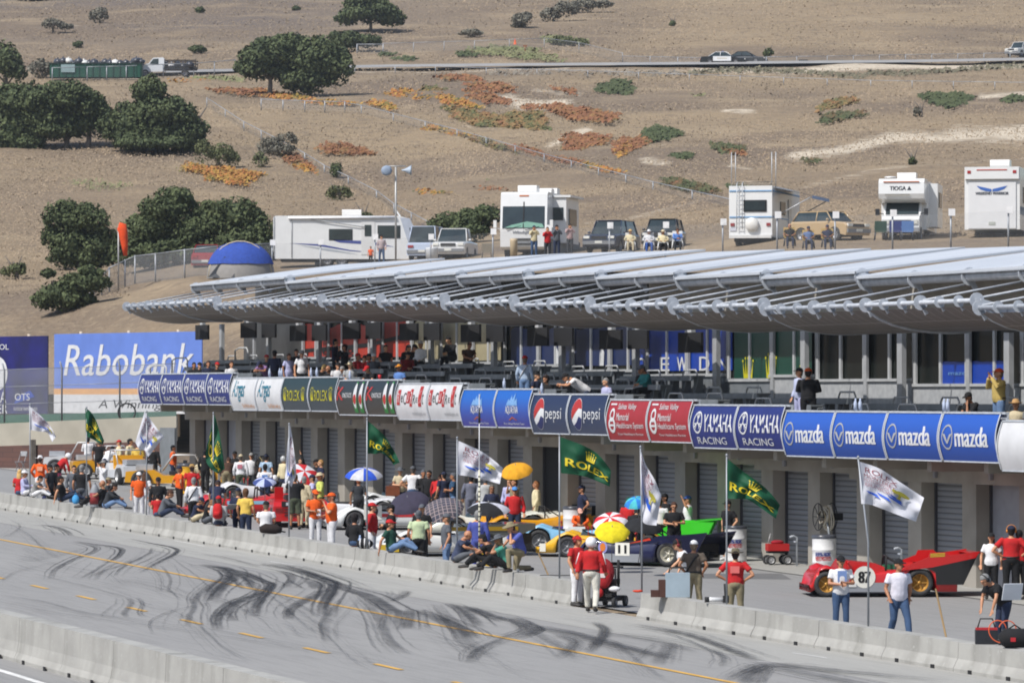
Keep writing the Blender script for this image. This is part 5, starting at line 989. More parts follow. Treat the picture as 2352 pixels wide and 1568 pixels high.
q = MB(); q.box((0, .2, 3.32), (2.2, .4, .05)); [q.tube([(x, y, 3.2), (x, y, 3.45)], .02, 5) for x in (-1, -.5, 0, .5, 1.05) for y in (.1, .9)]; q.tube([(-1.05, .1, 3.45), (1.05, .1, 3.45)], .03, 6); q.tube([(-1.05, .9, 3.45), (1.05, .9, 3.45)], .03, 6); P_('roof_rack', t, q, 'metal', '#a89c8c')
for x in (-1.12, -.9, 1.08, 1.3): q = MB(); q.tube([(x, .4, 3.1), (x, .4, 5.05)], .022, 6); P_('roof_antenna', t, q, 'metal', '#c9cccf')
yb(t, 'side_window', (1.19, 3.0, 2.1), (.04, 1.4, .7), 'carglass'); yb(t, 'door', (1.2, 5.0, 1.65), (.05, .8, 2.0), 'paint', '#c8c8c8'); yb(t, 'undercarriage', (0, 4, .4), (2, 7, .3), 'dark')
q = MB(); q.add([(1.15, .8, 3.15), (1.15, 6.0, 3.15), (3.2, 6.0, 2.72), (3.2, .8, 2.72), (3.2, .8, 2.55), (3.2, 6, 2.55)], [(0, 1, 2, 3), (3, 2, 5, 4)]); aw = P_('awning', t, q, 'plain', '#8aa2c8'); q = MB(); q.tube([(1.2, .9, 1.6), (3.15, .9, 2.65)], .03, 5); q.tube([(1.2, 5.9, 1.6), (3.15, 5.9, 2.65)], .03, 5); P_('awning_arm', aw, q, 'metal', '#c8ccd0')
for y in (1.8, 6.3):
    for s in (-1, 1): wheel(t, s*1.0, y, .4, .4, .26, ang=math.pi/2)
# class C camper, nose to camera
t = camper('camper_van', 'white cab-over camper facing the track with three folding chairs before it', 'camper', 2070, 554, face_rz(-10), -2)
yb(t, 'body', (0, 4.6, 1.95), (2.4, 6.0, 2.6)); q = MB(); q.prism([(.9, 2.05), (.15, 2.25), (.05, 2.5), (.1, 3.1), (.4, 3.3), (2.0, 3.32), (2.0, 2.05)], -1.2, 1.2); q.v = [(y, x, z) for x, y, z in q.v]; P_('cab_over', t, q, 'paint', WHT)
q = MB(); q.prism([(-.35, .45), (-.4, 1.15), (-.2, 1.3), (.45, 1.42), (1.1, 2.1), (2, 2.1), (2, .45)], -.98, .98); q.v = [(y, x, z) for x, y, z in q.v]; P_('cab', t, q, 'paint', WHT)
q = MB(); q.prism([(.42, 1.43), (1.0, 2.05), (1.05, 2.05), (.47, 1.43)], -.86, .86); q.v = [(y, x-.03, z) for x, y, z in q.v]; P_('windscreen', t, q, 'carglass'); yb(t, 'grille', (0, -.41, .95), (1.1, .05, .28), 'dark', None); yb(t, 'front_bumper', (0, -.45, .6), (1.95, .16, .2), 'plain', '#8a8c90'); yb(t, 'orange_stripe', (0, .06, 3.13), (1.9, .04, .05), 'plain', '#c66a2a'); yb(t, 'grey_stripe', (-.2, .02, 2.45), (1.3, .04, .04), 'plain', '#77726a')
q = MB(); put_text(q, 'TIOGA', lambda u, v, l=0: (-1+2*u, .055-.0, 2.6+.35*v), .2, .62, .2, .85, .02); q.add([(.3, .055, 2.68), (.42, .055, 2.9), (.54, .055, 2.68)], [(0, 1, 2)]); P_('lettering', t, q, 'plain', '#3c4048')
for s in (-1, 1):
    yb(t, 'headlight', (s*.75, -.42, 1.0), (.3, .05, .2), 'plain', '#d0d0c8'); q = MB(); q.box((s*1.28, .35, 1.55), (.22, .1, .34)); q.tube([(s*.95, .5, 1.45), (s*1.25, .38, 1.5)], .025, 5); P_('side_mirror', t, q, 'plain', '#22252a')
    for y in (.5, 5.3): wheel(t, s*.9, y, .38, .38, .25, ang=math.pi/2)
yb(t, 'slide_out', (1.35, 4.6, 2.0), (.6, 3.0, 2.3)); yb(t, 'side_window', (1.67, 4.6, 2.3), (.03, 1.6, .8), 'carglass'); rbox(t, 'roof_air_conditioner', (.1, 2.4, 3.5), (1.0, .9, .38), r=.1); q = MB(); q.lathe([(.001, .08), (.3, .05), (.32, 0)], 16, Matrix.Translation((-.7, 1.4, 3.4))); P_('roof_vent', t, q, 'paint', WHT)
# toy hauler trailer, rear
t = camper('travel_trailer', 'tall white trailer seen from behind with winged emblem at the right edge', 'trailer', 2279, 548, face_rz(-12), -1); t.scale = (1.14, 1.14, 1.06)
yb(t, 'body', (0, 4, 2.0), (2.55, 8, 3.1)); rbox(t, 'roof_air_conditioner', (.2, 1.8, 3.8), (.9, .9, .36), r=.1); yb(t, 'rear_ramp', (0, -.03, 1.65), (2.2, .06, 2.3), 'paint', '#e0e1e2'); yb(t, 'roof_cap', (0, -.06, 3.25), (2.5, .2, .6)); yb(t, 'red_stripe', (0, -.17, 3.4), (1.4, .02, .05), 'plain', '#b8483a')
for s in (-1, 1): yb(t, 'tail_light', (s*1.05, -.17, 3.3), (.16, .03, .14), 'plain', '#a01c1c'); q = MB(); q.add([(s*.02, -.075, 2.45), (s*.72, -.075, 2.62), (s*.55, -.075, 2.45), (s*.3, -.075, 2.35), (s*.02, -.075, 2.33)], [(0, 1, 2, 3, 4)]); P_('wing_emblem', t, q, 'plain', '#3b66b4')
q = MB(); put_text(q, 'WEEKEND WARRIOR', lambda u, v, l=0: (-1+2*u, -.075, 2.15+.2*v), .12, .88, .1, .8, .02); P_('lettering', t, q, 'plain', '#4a4e58'); yb(t, 'licence_plate', (0, -.07, .75), (.3, .02, .16), 'plain', '#b0b4ac'); yb(t, 'side_window', (1.29, 2.2, 2.2), (.03, 1.5, .8), 'carglass'); yb(t, 'grey_skirt', (1.28, 4, 1.4), (.02, 7.8, .4), 'plain', '#7c828a')
for y in (4.0, 5.0):
    for s in (-1, 1): wheel(t, s*1.1, y, .38, .38, .24, ang=math.pi/2)
# cars on the terrace
car(tl(1405, 582, -1), rz_nose(-18), 'dark blue sport utility car facing the track beside the motorhome', '#2b3348', 'suv', L=5.0, W=1.95, H=1.85)
car(tl(1525, 575, -4), rz_nose(-10), 'black sport utility car behind the four seated spectators', '#14171c', 'suv', L=4.8, W=1.9, H=1.75)
car(tl(1905, 556, -3), rz_nose(42), 'tan sport utility car behind the awning guests', '#b49b76', 'suv', L=4.3, W=1.8, H=1.6)
car(tl(1045, 598, -6), rz_nose(-8), 'white pickup truck facing the track next to the trailer nose', '#dcdcda', 'pickup', L=5.6, W=2.0, H=1.9, cat='truck', name='pickup_truck')
car(tl(985, 600, -8), rz_nose(170), 'white and blue van seen from behind beside the trailer nose', '#b8c4d8', 'suv', L=4.6, W=1.9, H=2.1, cat='van', name='parked_van')
car(tl(487, 622, -6), rz_nose(172), 'red hatchback car behind the blue tent', '#96181c', 'suv', L=4.4, W=1.8, H=1.6)
# tent
t = thing('dome_tent', 'blue and grey dome tent behind the mesh fence', 'tent', tl(553, 640, -2), face_rz(0))
def dome(u, v): a = math.pi*2*u; h = math.sin(v*math.pi/2); r = math.cos(v*math.pi/2)**.75; return (2.05*r*math.cos(a), 1.7*r*math.sin(a), 2.15*h)
q = MB(); q.grid(lambda u, v: dome(u, v*.34), 24, 5); P_('tent_wall', t, q, 'plain', '#8f8c88'); q = MB(); q.grid(lambda u, v: tuple(np.array(dome(u, .26+v*.74))*np.array((1.04, 1.04, 1.02))+np.array((0, 0, .02*math.sin(u*50)))), 24, 7); P_('rain_fly', t, q, 'cloth', '#3350a4'); q = MB(); q.tube([(1.9*math.cos(a), -.6, .1+2.15*math.sin(a)) for a in np.linspace(0, math.pi, 14)], .035, 6); P_('pole_sleeve', t, q, 'plain', '#c9b99a')
q = MB(); q.add([(-1.9, -1.1, .05), (-.9, -1.35, 1.3), (-.2, -1.5, .9), (-.3, -1.72, .05)], [(0, 1, 2, 3)]); P_('mesh_door', t, q, 'plain', '#33383f')
# wind sock and loudspeaker poles
p0 = tl(272, 668, 4); t = thing('wind_sock', 'limp orange wind sock on a tall pole on the rise', 'wind sock', p0); q = MB(); q.tube([(0, 0, 0), (0, 0, 3.95)], .05, 8); P_('pole', t, q, 'metal', '#a8a8a8')
q = MB(); q.tube([np.array(R0)*.02+np.array((0, 0, 4.0)), np.array(R0)*.2+np.array((0, 0, 3.95)), np.array(R0)*.3+np.array((0, 0, 3.4)), np.array(R0)*.38+np.array((0, 0, 2.75)), np.array(R0)*.42+np.array((0, 0, 2.15))], [.2, .31, .27, .2, .12], 12); P_('fabric_sock', t, q, 'cloth', '#e8501c')
p0 = tl(909, 600, 5); t = thing('loudspeaker_pole', 'tall pole with two grey horn loudspeakers', 'loudspeaker', p0, face_rz(0)); q = MB(); q.tube([(0, 0, 0), (0, 0, 5.7)], .06, 8); q.tube([(-.6, 0, 5.75), (.6, 0, 5.75)], .04, 6); P_('pole', t, q, 'metal', '#b4b4b2')
q = MB(); q.lathe([(.04, .6), (.07, .45), (.14, .3), (.24, .12), (.33, .0), (.30, .02)], 18, Matrix.Translation((.95, 0, 5.5)) @ Matrix.Rotation(-math.pi/2, 4, 'Y')); P_('horn', t, q, 'plain', '#aebccb'); q = MB(); q.lathe([(.04, .6), (.07, .45), (.14, .3), (.24, .12), (.33, .0), (.001, .16)], 18, Matrix.Translation((-.55, -.2, 5.48)) @ Matrix.Rotation(math.pi/2-.3, 4, 'X') @ Matrix.Rotation(math.pi, 4, 'X')); q.ell((-.55, -.3, 5.48), (.3, .1, .3), 14, 8); P_('horn', t, q, 'plain', '#8d9db2')
q = MB(); q.tube([(0, 0, 0), (0, 0, 1.1)], .06, 6); q.box((0, 0, 1.1), (.5, .06, .22)); t = q.build('trail_sign', 'plain', color='#8a5a3c'); t.location = tl(1206, 126); t.rotation_euler = (0, 0, face_rz(0)); tag(t, 'small brown sign on a post on the green rise', 'sign')
q = MB(); q.lathe([(.5, 0), (.5, .05), (.22, .06), (.05, .95), (.001, .96)], 12); t = q.build('traffic_cone', 'plain', color='#e0602c'); t.location = tl(1183, 106); tag(t, 'orange traffic cone high on the green rise', 'cone')
# ================================================================ PEOPLE
def remesh(mb, vox, name, mats, smooth=2):
    me = bpy.data.meshes.new('tmp'); me.from_pydata(mb.v, [], mb.f); o = bpy.data.objects.new('tmp', me); COL.objects.link(o)
    r = o.modifiers.new('r', 'REMESH'); r.mode = 'VOXEL'; r.voxel_size = vox; r.use_smooth_shade = True
    if smooth: s = o.modifiers.new('s', 'SMOOTH'); s.iterations = smooth; s.factor = .5
    bpy.context.view_layer.update(); ev = o.evaluated_get(bpy.context.evaluated_depsgraph_get()); m2 = bpy.data.meshes.new_from_object(ev); m2.name = name
    bpy.data.objects.remove(o); bpy.data.meshes.remove(me); m2.materials.clear()
    for m in mats: m2.materials.append(M[m])
    m2.polygons.foreach_set('use_smooth', [True]*len(m2.polygons)); return m2
V3 = Vector
def mirror(p): return V3((-p.x, p.y, p.z))
# a pose: pelvis, chest, neck, head (centre), head pitch; shoulders from chest; elbows, hands, knees, feet (L = +x)
def mkpose(pel=(0, 0, .95), neck=(0, .01, 1.46), head=(0, -.02, 1.62), pitch=0, yaw=0, eL=(.27, .03, 1.14), hL=(.27, -.08, .90), eR=(-.27, .03, 1.14), hR=(-.27, -.08, .90),
           kL=(.11, -.02, .50), fL=(.12, 0, .07), kR=(-.11, -.02, .50), fR=(-.12, 0, .07), tL=None, tR=None):
    return dict(pel=V3(pel), neck=V3(neck), head=V3(head), pitch=pitch, yaw=yaw, e=(V3(eL), V3(eR)), h=(V3(hL), V3(hR)), k=(V3(kL), V3(kR)), f=(V3(fL), V3(fR)), t=(tL, tR))
SITL = dict(pel=(0, .05, .14), neck=(0, .06, .64), head=(0, .02, .80), kL=(.12, -.40, .12), kR=(-.12, -.40, .12), fL=(.12, -.44, -.34), fR=(-.12, -.42, -.36), eL=(.24, .06, .36), hL=(.14, -.20, .22), eR=(-.24, .06, .36), hR=(-.14, -.20, .22))
SIDE = dict(pel=(0, .05, .14), neck=(0, .08, .64), head=(0, .04, .80), kL=(.12, -.36, .36), kR=(-.12, -.34, .26), fL=(.11, -.62, .06), fR=(-.11, -.70, .06), eL=(.24, -.0, .38), hL=(.16, -.28, .34), eR=(-.24, -.0, .38), hR=(-.16, -.28, .34))
POSES = {
 'stand': mkpose(), 'stand2': mkpose(fL=(.15, -.05, .07), kL=(.12, -.08, .5), fR=(-.12, .08, .07), hL=(.24, -.14, .93), hR=(-.22, -.02, .9), yaw=.3),
 'hips': mkpose(eL=(.40, .10, 1.16), hL=(.19, .0, 1.02), eR=(-.40, .10, 1.16), hR=(-.19, .0, 1.02)),
 'fold': mkpose(eL=(.27, -.05, 1.14), hL=(.02, -.24, 1.16), eR=(-.27, -.05, 1.14), hR=(-.04, -.25, 1.12), pitch=.15),
 'pockets': mkpose(eL=(.32, .08, 1.16), hL=(.18, -.04, .95), eR=(-.32, .08, 1.16), hR=(-.18, -.04, .95), fL=(.16, 0, .07), fR=(-.16, 0, .07)),
 'camera': mkpose(eL=(.25, -.16, 1.26), hL=(.05, -.22, 1.54), eR=(-.25, -.16, 1.26), hR=(-.05, -.22, 1.54)),
 'chin': mkpose(eL=(.24, -.14, 1.16), hL=(.06, -.2, 1.42), eR=(-.27, .0, 1.14), hR=(-.1, -.22, 1.08), yaw=.2),
 'armup': mkpose(eL=(.28, -.12, 1.42), hL=(.22, -.22, 1.66), eR=(-.27, .03, 1.14), hR=(-.24, -.1, .92)),
 'raise': mkpose(eL=(.3, -.1, 1.66), hL=(.24, -.16, 1.92), eR=(-.27, .03, 1.14), hR=(-.24, -.1, .92)),
 'walk': mkpose(fL=(.11, -.28, .09), kL=(.11, -.18, .52), fR=(-.11, .22, .11), kR=(-.11, 0, .50), hL=(.28, .12, .92), hR=(-.28, -.18, .94), yaw=.15),
 'stoop': mkpose(pel=(0, .06, .93), neck=(0, -.28, 1.30), head=(0, -.43, 1.40), pitch=.7, eL=(.27, -.35, 1.02), hL=(.24, -.42, .76), eR=(-.27, -.30, 1.02), hR=(-.2, -.38, .78)),
 'bend': mkpose(pel=(0, .12, .92), neck=(0, -.36, 1.12), head=(0, -.54, 1.14), pitch=1.0, eL=(.24, -.42, .86), hL=(.2, -.46, .60), eR=(-.24, -.42, .86), hR=(-.2, -.46, .60)),
 'leanrail': mkpose(pel=(0, .38, .90), neck=(0, -.08, 1.24), head=(0, -.24, 1.30), pitch=.5, eL=(.25, -.22, 1.06), hL=(.05, -.38, 1.08), eR=(-.25, -.22, 1.06), hR=(-.05, -.40, 1.07), kL=(.1, .28, .48), fL=(.1, .3, .07), kR=(-.1, .2, .48), fR=(-.1, .22, .07)),
 'leanbox': mkpose(pel=(0, .1, .94), neck=(0, -.12, 1.40), head=(0, -.22, 1.55), pitch=.2, eL=(.26, -.28, 1.15), hL=(.2, -.50, .94), eR=(-.27, .0, 1.10), hR=(-.2, -.12, .9)),
 'sit': mkpose(**SITL), 'sitfwd': mkpose(**{**SITL, 'neck': (0, -.08, .62), 'head': (0, -.2, .76), 'pitch': .45, 'eL': (.22, -.18, .36), 'hL': (.05, -.36, .3), 'eR': (-.22, -.18, .36), 'hR': (-.05, -.36, .3)}),
 'sitprop': mkpose(**{**SITL, 'neck': (0, .12, .62), 'head': (0, .08, .78), 'eL': (.28, .26, .34), 'hL': (.26, .30, .05), 'eR': (-.24, .0, .36), 'hR': (-.12, -.25, .2)}),
 'sitchin': mkpose(**{**SITL, 'neck': (0, -.06, .62), 'head': (0, -.15, .76), 'pitch': .3, 'eL': (.16, -.34, .26), 'hL': (.07, -.26, .58), 'eR': (-.2, -.2, .33), 'hR': (-.05, -.32, .3)}),
 'side': mkpose(**SIDE), 'sidefwd': mkpose(**{**SIDE, 'neck': (0, -.12, .60), 'head': (0, -.24, .73), 'pitch': .5, 'eL': (.22, -.26, .42), 'hL': (.06, -.42, .36), 'eR': (-.22, -.26, .42), 'hR': (-.06, -.44, .36)}),
 'sideprop': mkpose(**{**SIDE, 'neck': (0, .12, .62), 'head': (0, .08, .78), 'eR': (-.30, .24, .34), 'hR': (-.28, .30, .05), 'eL': (.26, -.1, .40), 'hL': (.14, -.34, .36)}),
 'sidechin': mkpose(**{**SIDE, 'neck': (0, -.06, .62), 'head': (0, -.15, .76), 'pitch': .3, 'eL': (.16, -.36, .42), 'hL': (.07, -.26, .60), 'eR': (-.2, -.3, .40), 'hR': (-.05, -.4, .42)}),
 'chair': mkpose(**{**SITL, 'pel': (0, .0, .50), 'neck': (0, .14, .98), 'head': (0, .10, 1.14), 'kL': (.14, -.45, .52), 'kR': (-.14, -.45, .52), 'fL': (.14, -.48, .07), 'fR': (-.14, -.48, .07), 'eL': (.3, .05, .74), 'hL': (.12, -.22, .68), 'eR': (-.3, .05, .74), 'hR': (-.12, -.22, .68)}),
 'chairchin': mkpose(**{**SITL, 'pel': (0, .0, .50), 'neck': (0, -.05, .96), 'head': (0, -.14, 1.11), 'pitch': .3, 'kL': (.14, -.45, .52), 'kR': (-.14, -.45, .52), 'fL': (.14, -.48, .07), 'fR': (-.14, -.48, .07), 'eL': (.22, -.3, .74), 'hL': (.06, -.26, .94), 'eR': (-.22, -.3, .74), 'hR': (-.03, -.34, .72)}),
 'kneel': mkpose(pel=(0, .06, .52), neck=(0, -.08, 1.0), head=(0, -.22, 1.13), pitch=.3, kL=(.12, -.36, .56), fL=(.12, -.32, .07), kR=(-.12, -.02, .10), fR=(-.12, .42, .08), eL=(.2, -.33, .72), hL=(.07, -.26, .98), eR=(-.22, -.22, .74), hR=(-.05, -.36, .70)),
 'crouch': mkpose(pel=(0, .16, .34), neck=(0, -.12, .78), head=(0, -.26, .90), pitch=.4, kL=(.18, -.34, .48), fL=(.14, -.12, .07), kR=(-.18, -.34, .48), fR=(-.14, -.12, .07), eL=(.24, -.32, .6), hL=(.08, -.5, .5), eR=(-.24, -.32, .6), hR=(-.08, -.5, .52)),
 'child': mkpose(eL=(.24, .03, 1.14), hL=(.26, -.1, .92)),
}
def hand(q, p, d, side, curl=.35):
    """palm with four curled fingers and a thumb"""
    d = d.normalized(); up = V3((0, -1, 0)) if abs(d.y) < .8 else V3((0, 0, 1)); w = d.cross(up).normalized(); n = w.cross(d).normalized()
    q.tube([p-d*.03, p+d*.02, p+d*.06, p+d*.085], [(.027, .020), (.038, .018), (.042, .018), (.034, .014)], 8, side=w)
    for i, L in enumerate((.062, .07, .066, .052)):
        b = p+d*.08+w*(.03-.02*i); t1 = b+d*L*.55+n*L*.1; t2 = t1+(d*(1-curl)+n*curl*1.4).normalized()*L*.5
        q.tube([b, t1, t2], [.0105, .0095, .008], 6)
    b = p+d*.02+w*.034*side; q.tube([b, b+(d*.6+w*side*.8).normalized()*.04, b+(d*.9+w*side*.5).normalized()*.075], [.013, .011, .009], 6)
def head_m(P): return Matrix.Translation(P['head']) @ Matrix.Rotation(P['yaw'], 4, 'Z') @ Matrix.Rotation(P['pitch'], 4, 'X')
def geo(P, fem=False):
    out = {}; pel, neck = P['pel'], P['neck']; up = (neck-pel).normalized(); sx = V3((1, 0, 0)); sw = .185 if not fem else .16
    L = (neck-pel).length; pt = lambda f: pel.lerp(neck, f); bk = V3((0, .015, 0))
    def torso(q, g, lo=-.06, belly=0):
        rr = [(.155, .105), (.165, .115), (.15, .11), (.165, .115), (.185, .12), (.175, .095), (.085, .07)]
        ff = [lo, .12, .36, .58, .78, .92, 1.0]
        if fem: rr = [(.165, .11), (.17, .115), (.13, .095), (.145, .115), (.16, .115), (.15, .085), (.07, .06)]
        q.tube([pt(f)+(V3((0, -.02*math.sin(max(0, f)*3.1), 0))) for f in ff], [(a+g, b+g+(belly if .1 < f < .6 else 0)) for (a, b), f in zip(rr, ff)], 14, side=sx)
    sh = [pt(.90)+V3((sw*s, .0, .0)) for s in (1, -1)]; hip = [pel+V3((.09*s, 0, -.02)) for s in (1, -1)]
    def arm(q, i, g, f0=0, f1=2.0):
        a, b, c = sh[i], P['e'][i], P['h'][i]
        if f1 <= 1: q.tube([a-(b-a)*.12, a, a.lerp(b, f1*.6), a.lerp(b, f1)], [.045+g, .056+g, .052+g, .052+g*1.5], 9)
        elif f1 < 1.9: q.tube([a-(b-a)*.12, a, a.lerp(b, .6), b, b.lerp(c, (f1-1)*.5), b.lerp(c, f1-1)], [.045+g, .055+g, .048+g, .041+g, .041+g, .036+g], 9)
        else: q.tube([a-(b-a)*.12, a, a.lerp(b, .5), a.lerp(b, .92), b, b.lerp(c, .3), b.lerp(c, .8), c], [.04+g, .052+g, .046+g, .037+g, .037+g, .04+g, .028+g, .025+g], 9)
    def leg(q, i, g, f1=2.0):
        a, b, c = hip[i], P['k'][i], P['f'][i]+V3((0, 0, .03))
        if f1 <= 1.1: q.tube([a, a.lerp(b, .3), a.lerp(b, .7), a.lerp(b, min(1, f1))], [.09+g, .088+g, .078+g, .08+g*1.6], 10)
        else: q.tube([a, a.lerp(b, .35), a.lerp(b, .75), b, b.lerp(c, .3), b.lerp(c, .7), b.lerp(c, .97)], [.09+g, .085+g, .065+g, .056+g, .056+g, .042+g*1.3, .036+g*1.5], 10)
    Hm = head_m(P)
    q = MB(); torso(q, 0); [arm(q, i, 0) for i in (0, 1)]; [leg(q, i, 0) for i in (0, 1)]
    q.ell(pel+V3((0, .02, -.02)), (.16, .12, .12), 12, 8)
    q.tube([pt(.96), P['neck']+V3((0, -.005, .03)), P['head']+V3((0, .01, -.06))], [.07, .055, .052], 10)
    def H(c, r): q.ell(Hm @ V3(c), r, 14, 10, Hm.to_3x3())
    H((0, .015, .02), (.078, .098, .105)); H((0, -.025, -.05), (.058, .068, .068)); H((0, -.082, -.075), (.026, .022, .022)); H((0, -.1, -.01), (.013, .024, .026)); H((.08, .01, -.005), (.012, .022, .032)); H((-.08, .01, -.005), (.012, .022, .032)); H((0, -.088, .03), (.045, .014, .012))
    for i in (0, 1):
        d = (P['h'][i]-P['e'][i]); hand(q, P['h'][i], d, 1 if i else -1)
        q.tube([P['f'][i]+V3((0, .05, -.02)), P['f'][i]+V3((0, -.05, -.03)), P['f'][i]+V3((0, -.15, -.045))], [.038, .038, .03], 8)
    out['body'] = q; e = MB()
    for s in (-1, 1): e.ell(Hm @ V3((s*.033, -.088, .012)), (.013, .006, .008), 8, 6)
    e.ell(Hm @ V3((0, -.092, -.052)), (.024, .006, .005), 8, 5); out['face'] = e
    for nm, f in (('short', .62), ('long', 1.88)):
        q = MB(); torso(q, .022, lo=-.13, belly=.012); [arm(q, i, .016, 0, f) for i in (0, 1)]; out['shirt_'+nm] = q
    for nm, f in (('long', 2), ('shorts', 1.0)):
        q = MB(); [leg(q, i, .016, f) for i in (0, 1)]; q.ell(pel+V3((0, .015, -.01)), (.17, .135, .13), 12, 8); q.tube([pt(-.1), pt(.12)], [(.165, .12), (.165, .122)], 12, side=sx); out['trousers_'+nm] = q
    q = MB()
    for i in (0, 1): f = P['f'][i]; q.tube([f+V3((0, .075, -.02)), f+V3((0, .03, -.01)), f+V3((0, -.08, -.025)), f+V3((0, -.17, -.04)), f+V3((0, -.19, -.045))], [(.036, .04), (.044, .05), (.048, .042), (.045, .03), (.03, .02)], 10, side=sx)
    out['shoes'] = q; return out
_pc = {}
def pmesh(pose, part, fem=False):
    k = (pose, part, fem)
    if k not in _pc:
        g = geo(POSES[pose], fem)
        if part == 'body':
            me = remesh(g['body'], .0125, 'body', ['skin'], 1); bm = bmesh.new(); bm.from_mesh(me); n0 = len(bm.faces); vs = [bm.verts.new(p) for p in g['face'].v]
            for f in g['face'].f: fc = bm.faces.new([vs[i] for i in f]); fc.material_index = 1
            bm.to_mesh(me); bm.free(); me.materials.append(M['dark'])
        elif part == 'shoes': q = g['shoes']; me = remesh(q, .012, 'shoes', ['plain'], 1)
        else: me = remesh(g[part], .019, part.split('_')[0], ['cloth'], 2)
        _pc[k] = me
    return _pc[k]
HM = {}
def head_mesh(kind):
    if kind in HM: return HM[kind]
    q = MB(); m = 'cloth'
    if kind in ('hair', 'longhair', 'curly'):
        r = random.Random(4); g = 1.0 if kind != 'curly' else 1.16
        q.ell((0, .022, .035), (.088*g, .108*g, .108*g), 18, 12); q.v = [(x, y, z) if not (y < -.035 and z < .055) else (x*.8, -.03+.02, z*.6+.0) for x, y, z in q.v]
        q.ell((0, .05, -.03), (.075*g, .065*g, .09*g), 14, 8)
        if kind == 'longhair': q.tube([(0, .06, .03), (0, .085, -.08), (0, .09, -.2), (0, .085, -.30)], [(.085, .06), (.095, .055), (.09, .045), (.05, .02)], 12, side=(1, 0, 0))
        q.v = [tuple(np.array(p)*(1+.05*mn.noise(Vector(p)*(22 if kind == 'curly' else 9)))) for p in q.v]; me = remesh(q, .012, 'hair', ['cloth'], 1); HM[kind] = me; return me
    if kind == 'cap': q.ell((0, .018, .045), (.094, .112, .098), 18, 9, bot=-.05); q.tube([(0, -.07, .055), (0, -.13, .052), (0, -.185, .04)], [(.078, .012), (.075, .008), (.045, .004)], 12, side=(1, 0, 0)); q.ell((0, .018, .14), (.012, .012, .008), 8, 4)
    if kind == 'hat':
        q.lathe([(.001, .155), (.06, .15), (.09, .12), (.1, .05), (.155, .035), (.195, .045), (.2, .05), (.155, .028), (.1, .035)], 24)
        q.v = [(x*.95, y*1.08+.01, z+.018*abs(x)*8*(.5 if abs(x) > .1 else 0)) for x, y, z in q.v]
    if kind == 'helmet': q.ell((0, .01, .02), (.125, .145, .14), 20, 12, bot=-.75); m = 'paint'
    if kind == 'visor': q.tube([(0, -.105, -.0), (0, -.11, .03)], [(.09, .05), (.095, .05)], 14, side=(1, 0, 0)); m = 'carglass'
    if kind == 'glasses': q.box((.034, -.103, .012), (.05, .012, .026)); q.box((-.034, -.103, .012), (.05, .012, .026)); q.box((0, -.104, .018), (.02, .008, .008)); q.box((.083, -.045, .016), (.006, .11, .01)); q.box((-.083, -.045, .016), (.006, .11, .01)); m = 'dark'
    if kind == 'headset':
        for s in (-1, 1): q.lathe([(.001, .022), (.04, .02), (.045, 0), (.03, -.012)], 14, Matrix.Translation((s*.088, .01, .0)) @ Matrix.Rotation(s*math.pi/2, 4, 'Y'))
        q.tube([(.1*math.cos(a), .012, .03+.118*math.sin(a)) for a in np.linspace(0, math.pi, 12)], .01, 6); m = 'plain'
    o = q.build(kind, m); me = o.data; bpy.data.objects.remove(o); HM[kind] = me; return me
SK_ = ['#c9906c', '#b98161', '#d6a07c', '#a87454', '#c48c6a']
CL = dict(w='#e8e8ea', k='#17171a', r='#c01f22', o='#ec5f16', n='#232a44', g='#5d6168', dg='#33363b', kh='#8f8468', be='#cdbf9f', cr='#dccfa8', y='#e6c258', yy='#dccb45', lb='#a7c2dc', b='#3a5ea8', bp='#4a55a0', lav='#b7b9de', j='#40587a', lj='#6b86ac', dj='#29344c', br='#4a3226', bl='#c9a86a', gy='#8d8d8c',
          lg='#b7b9ba', gr='#1f4a3d', tq='#4c9a86', pg='#c2d2a8', yg='#c3cf6a', og='#4b5240', pu='#8a86b6', pk='#d6577a', ol='#6c6450', dr='#7d1a1c', sk='#5f86c8', or2='#e0912a', tl='#2b7f80')
npers = 0
rp = random.Random(21)
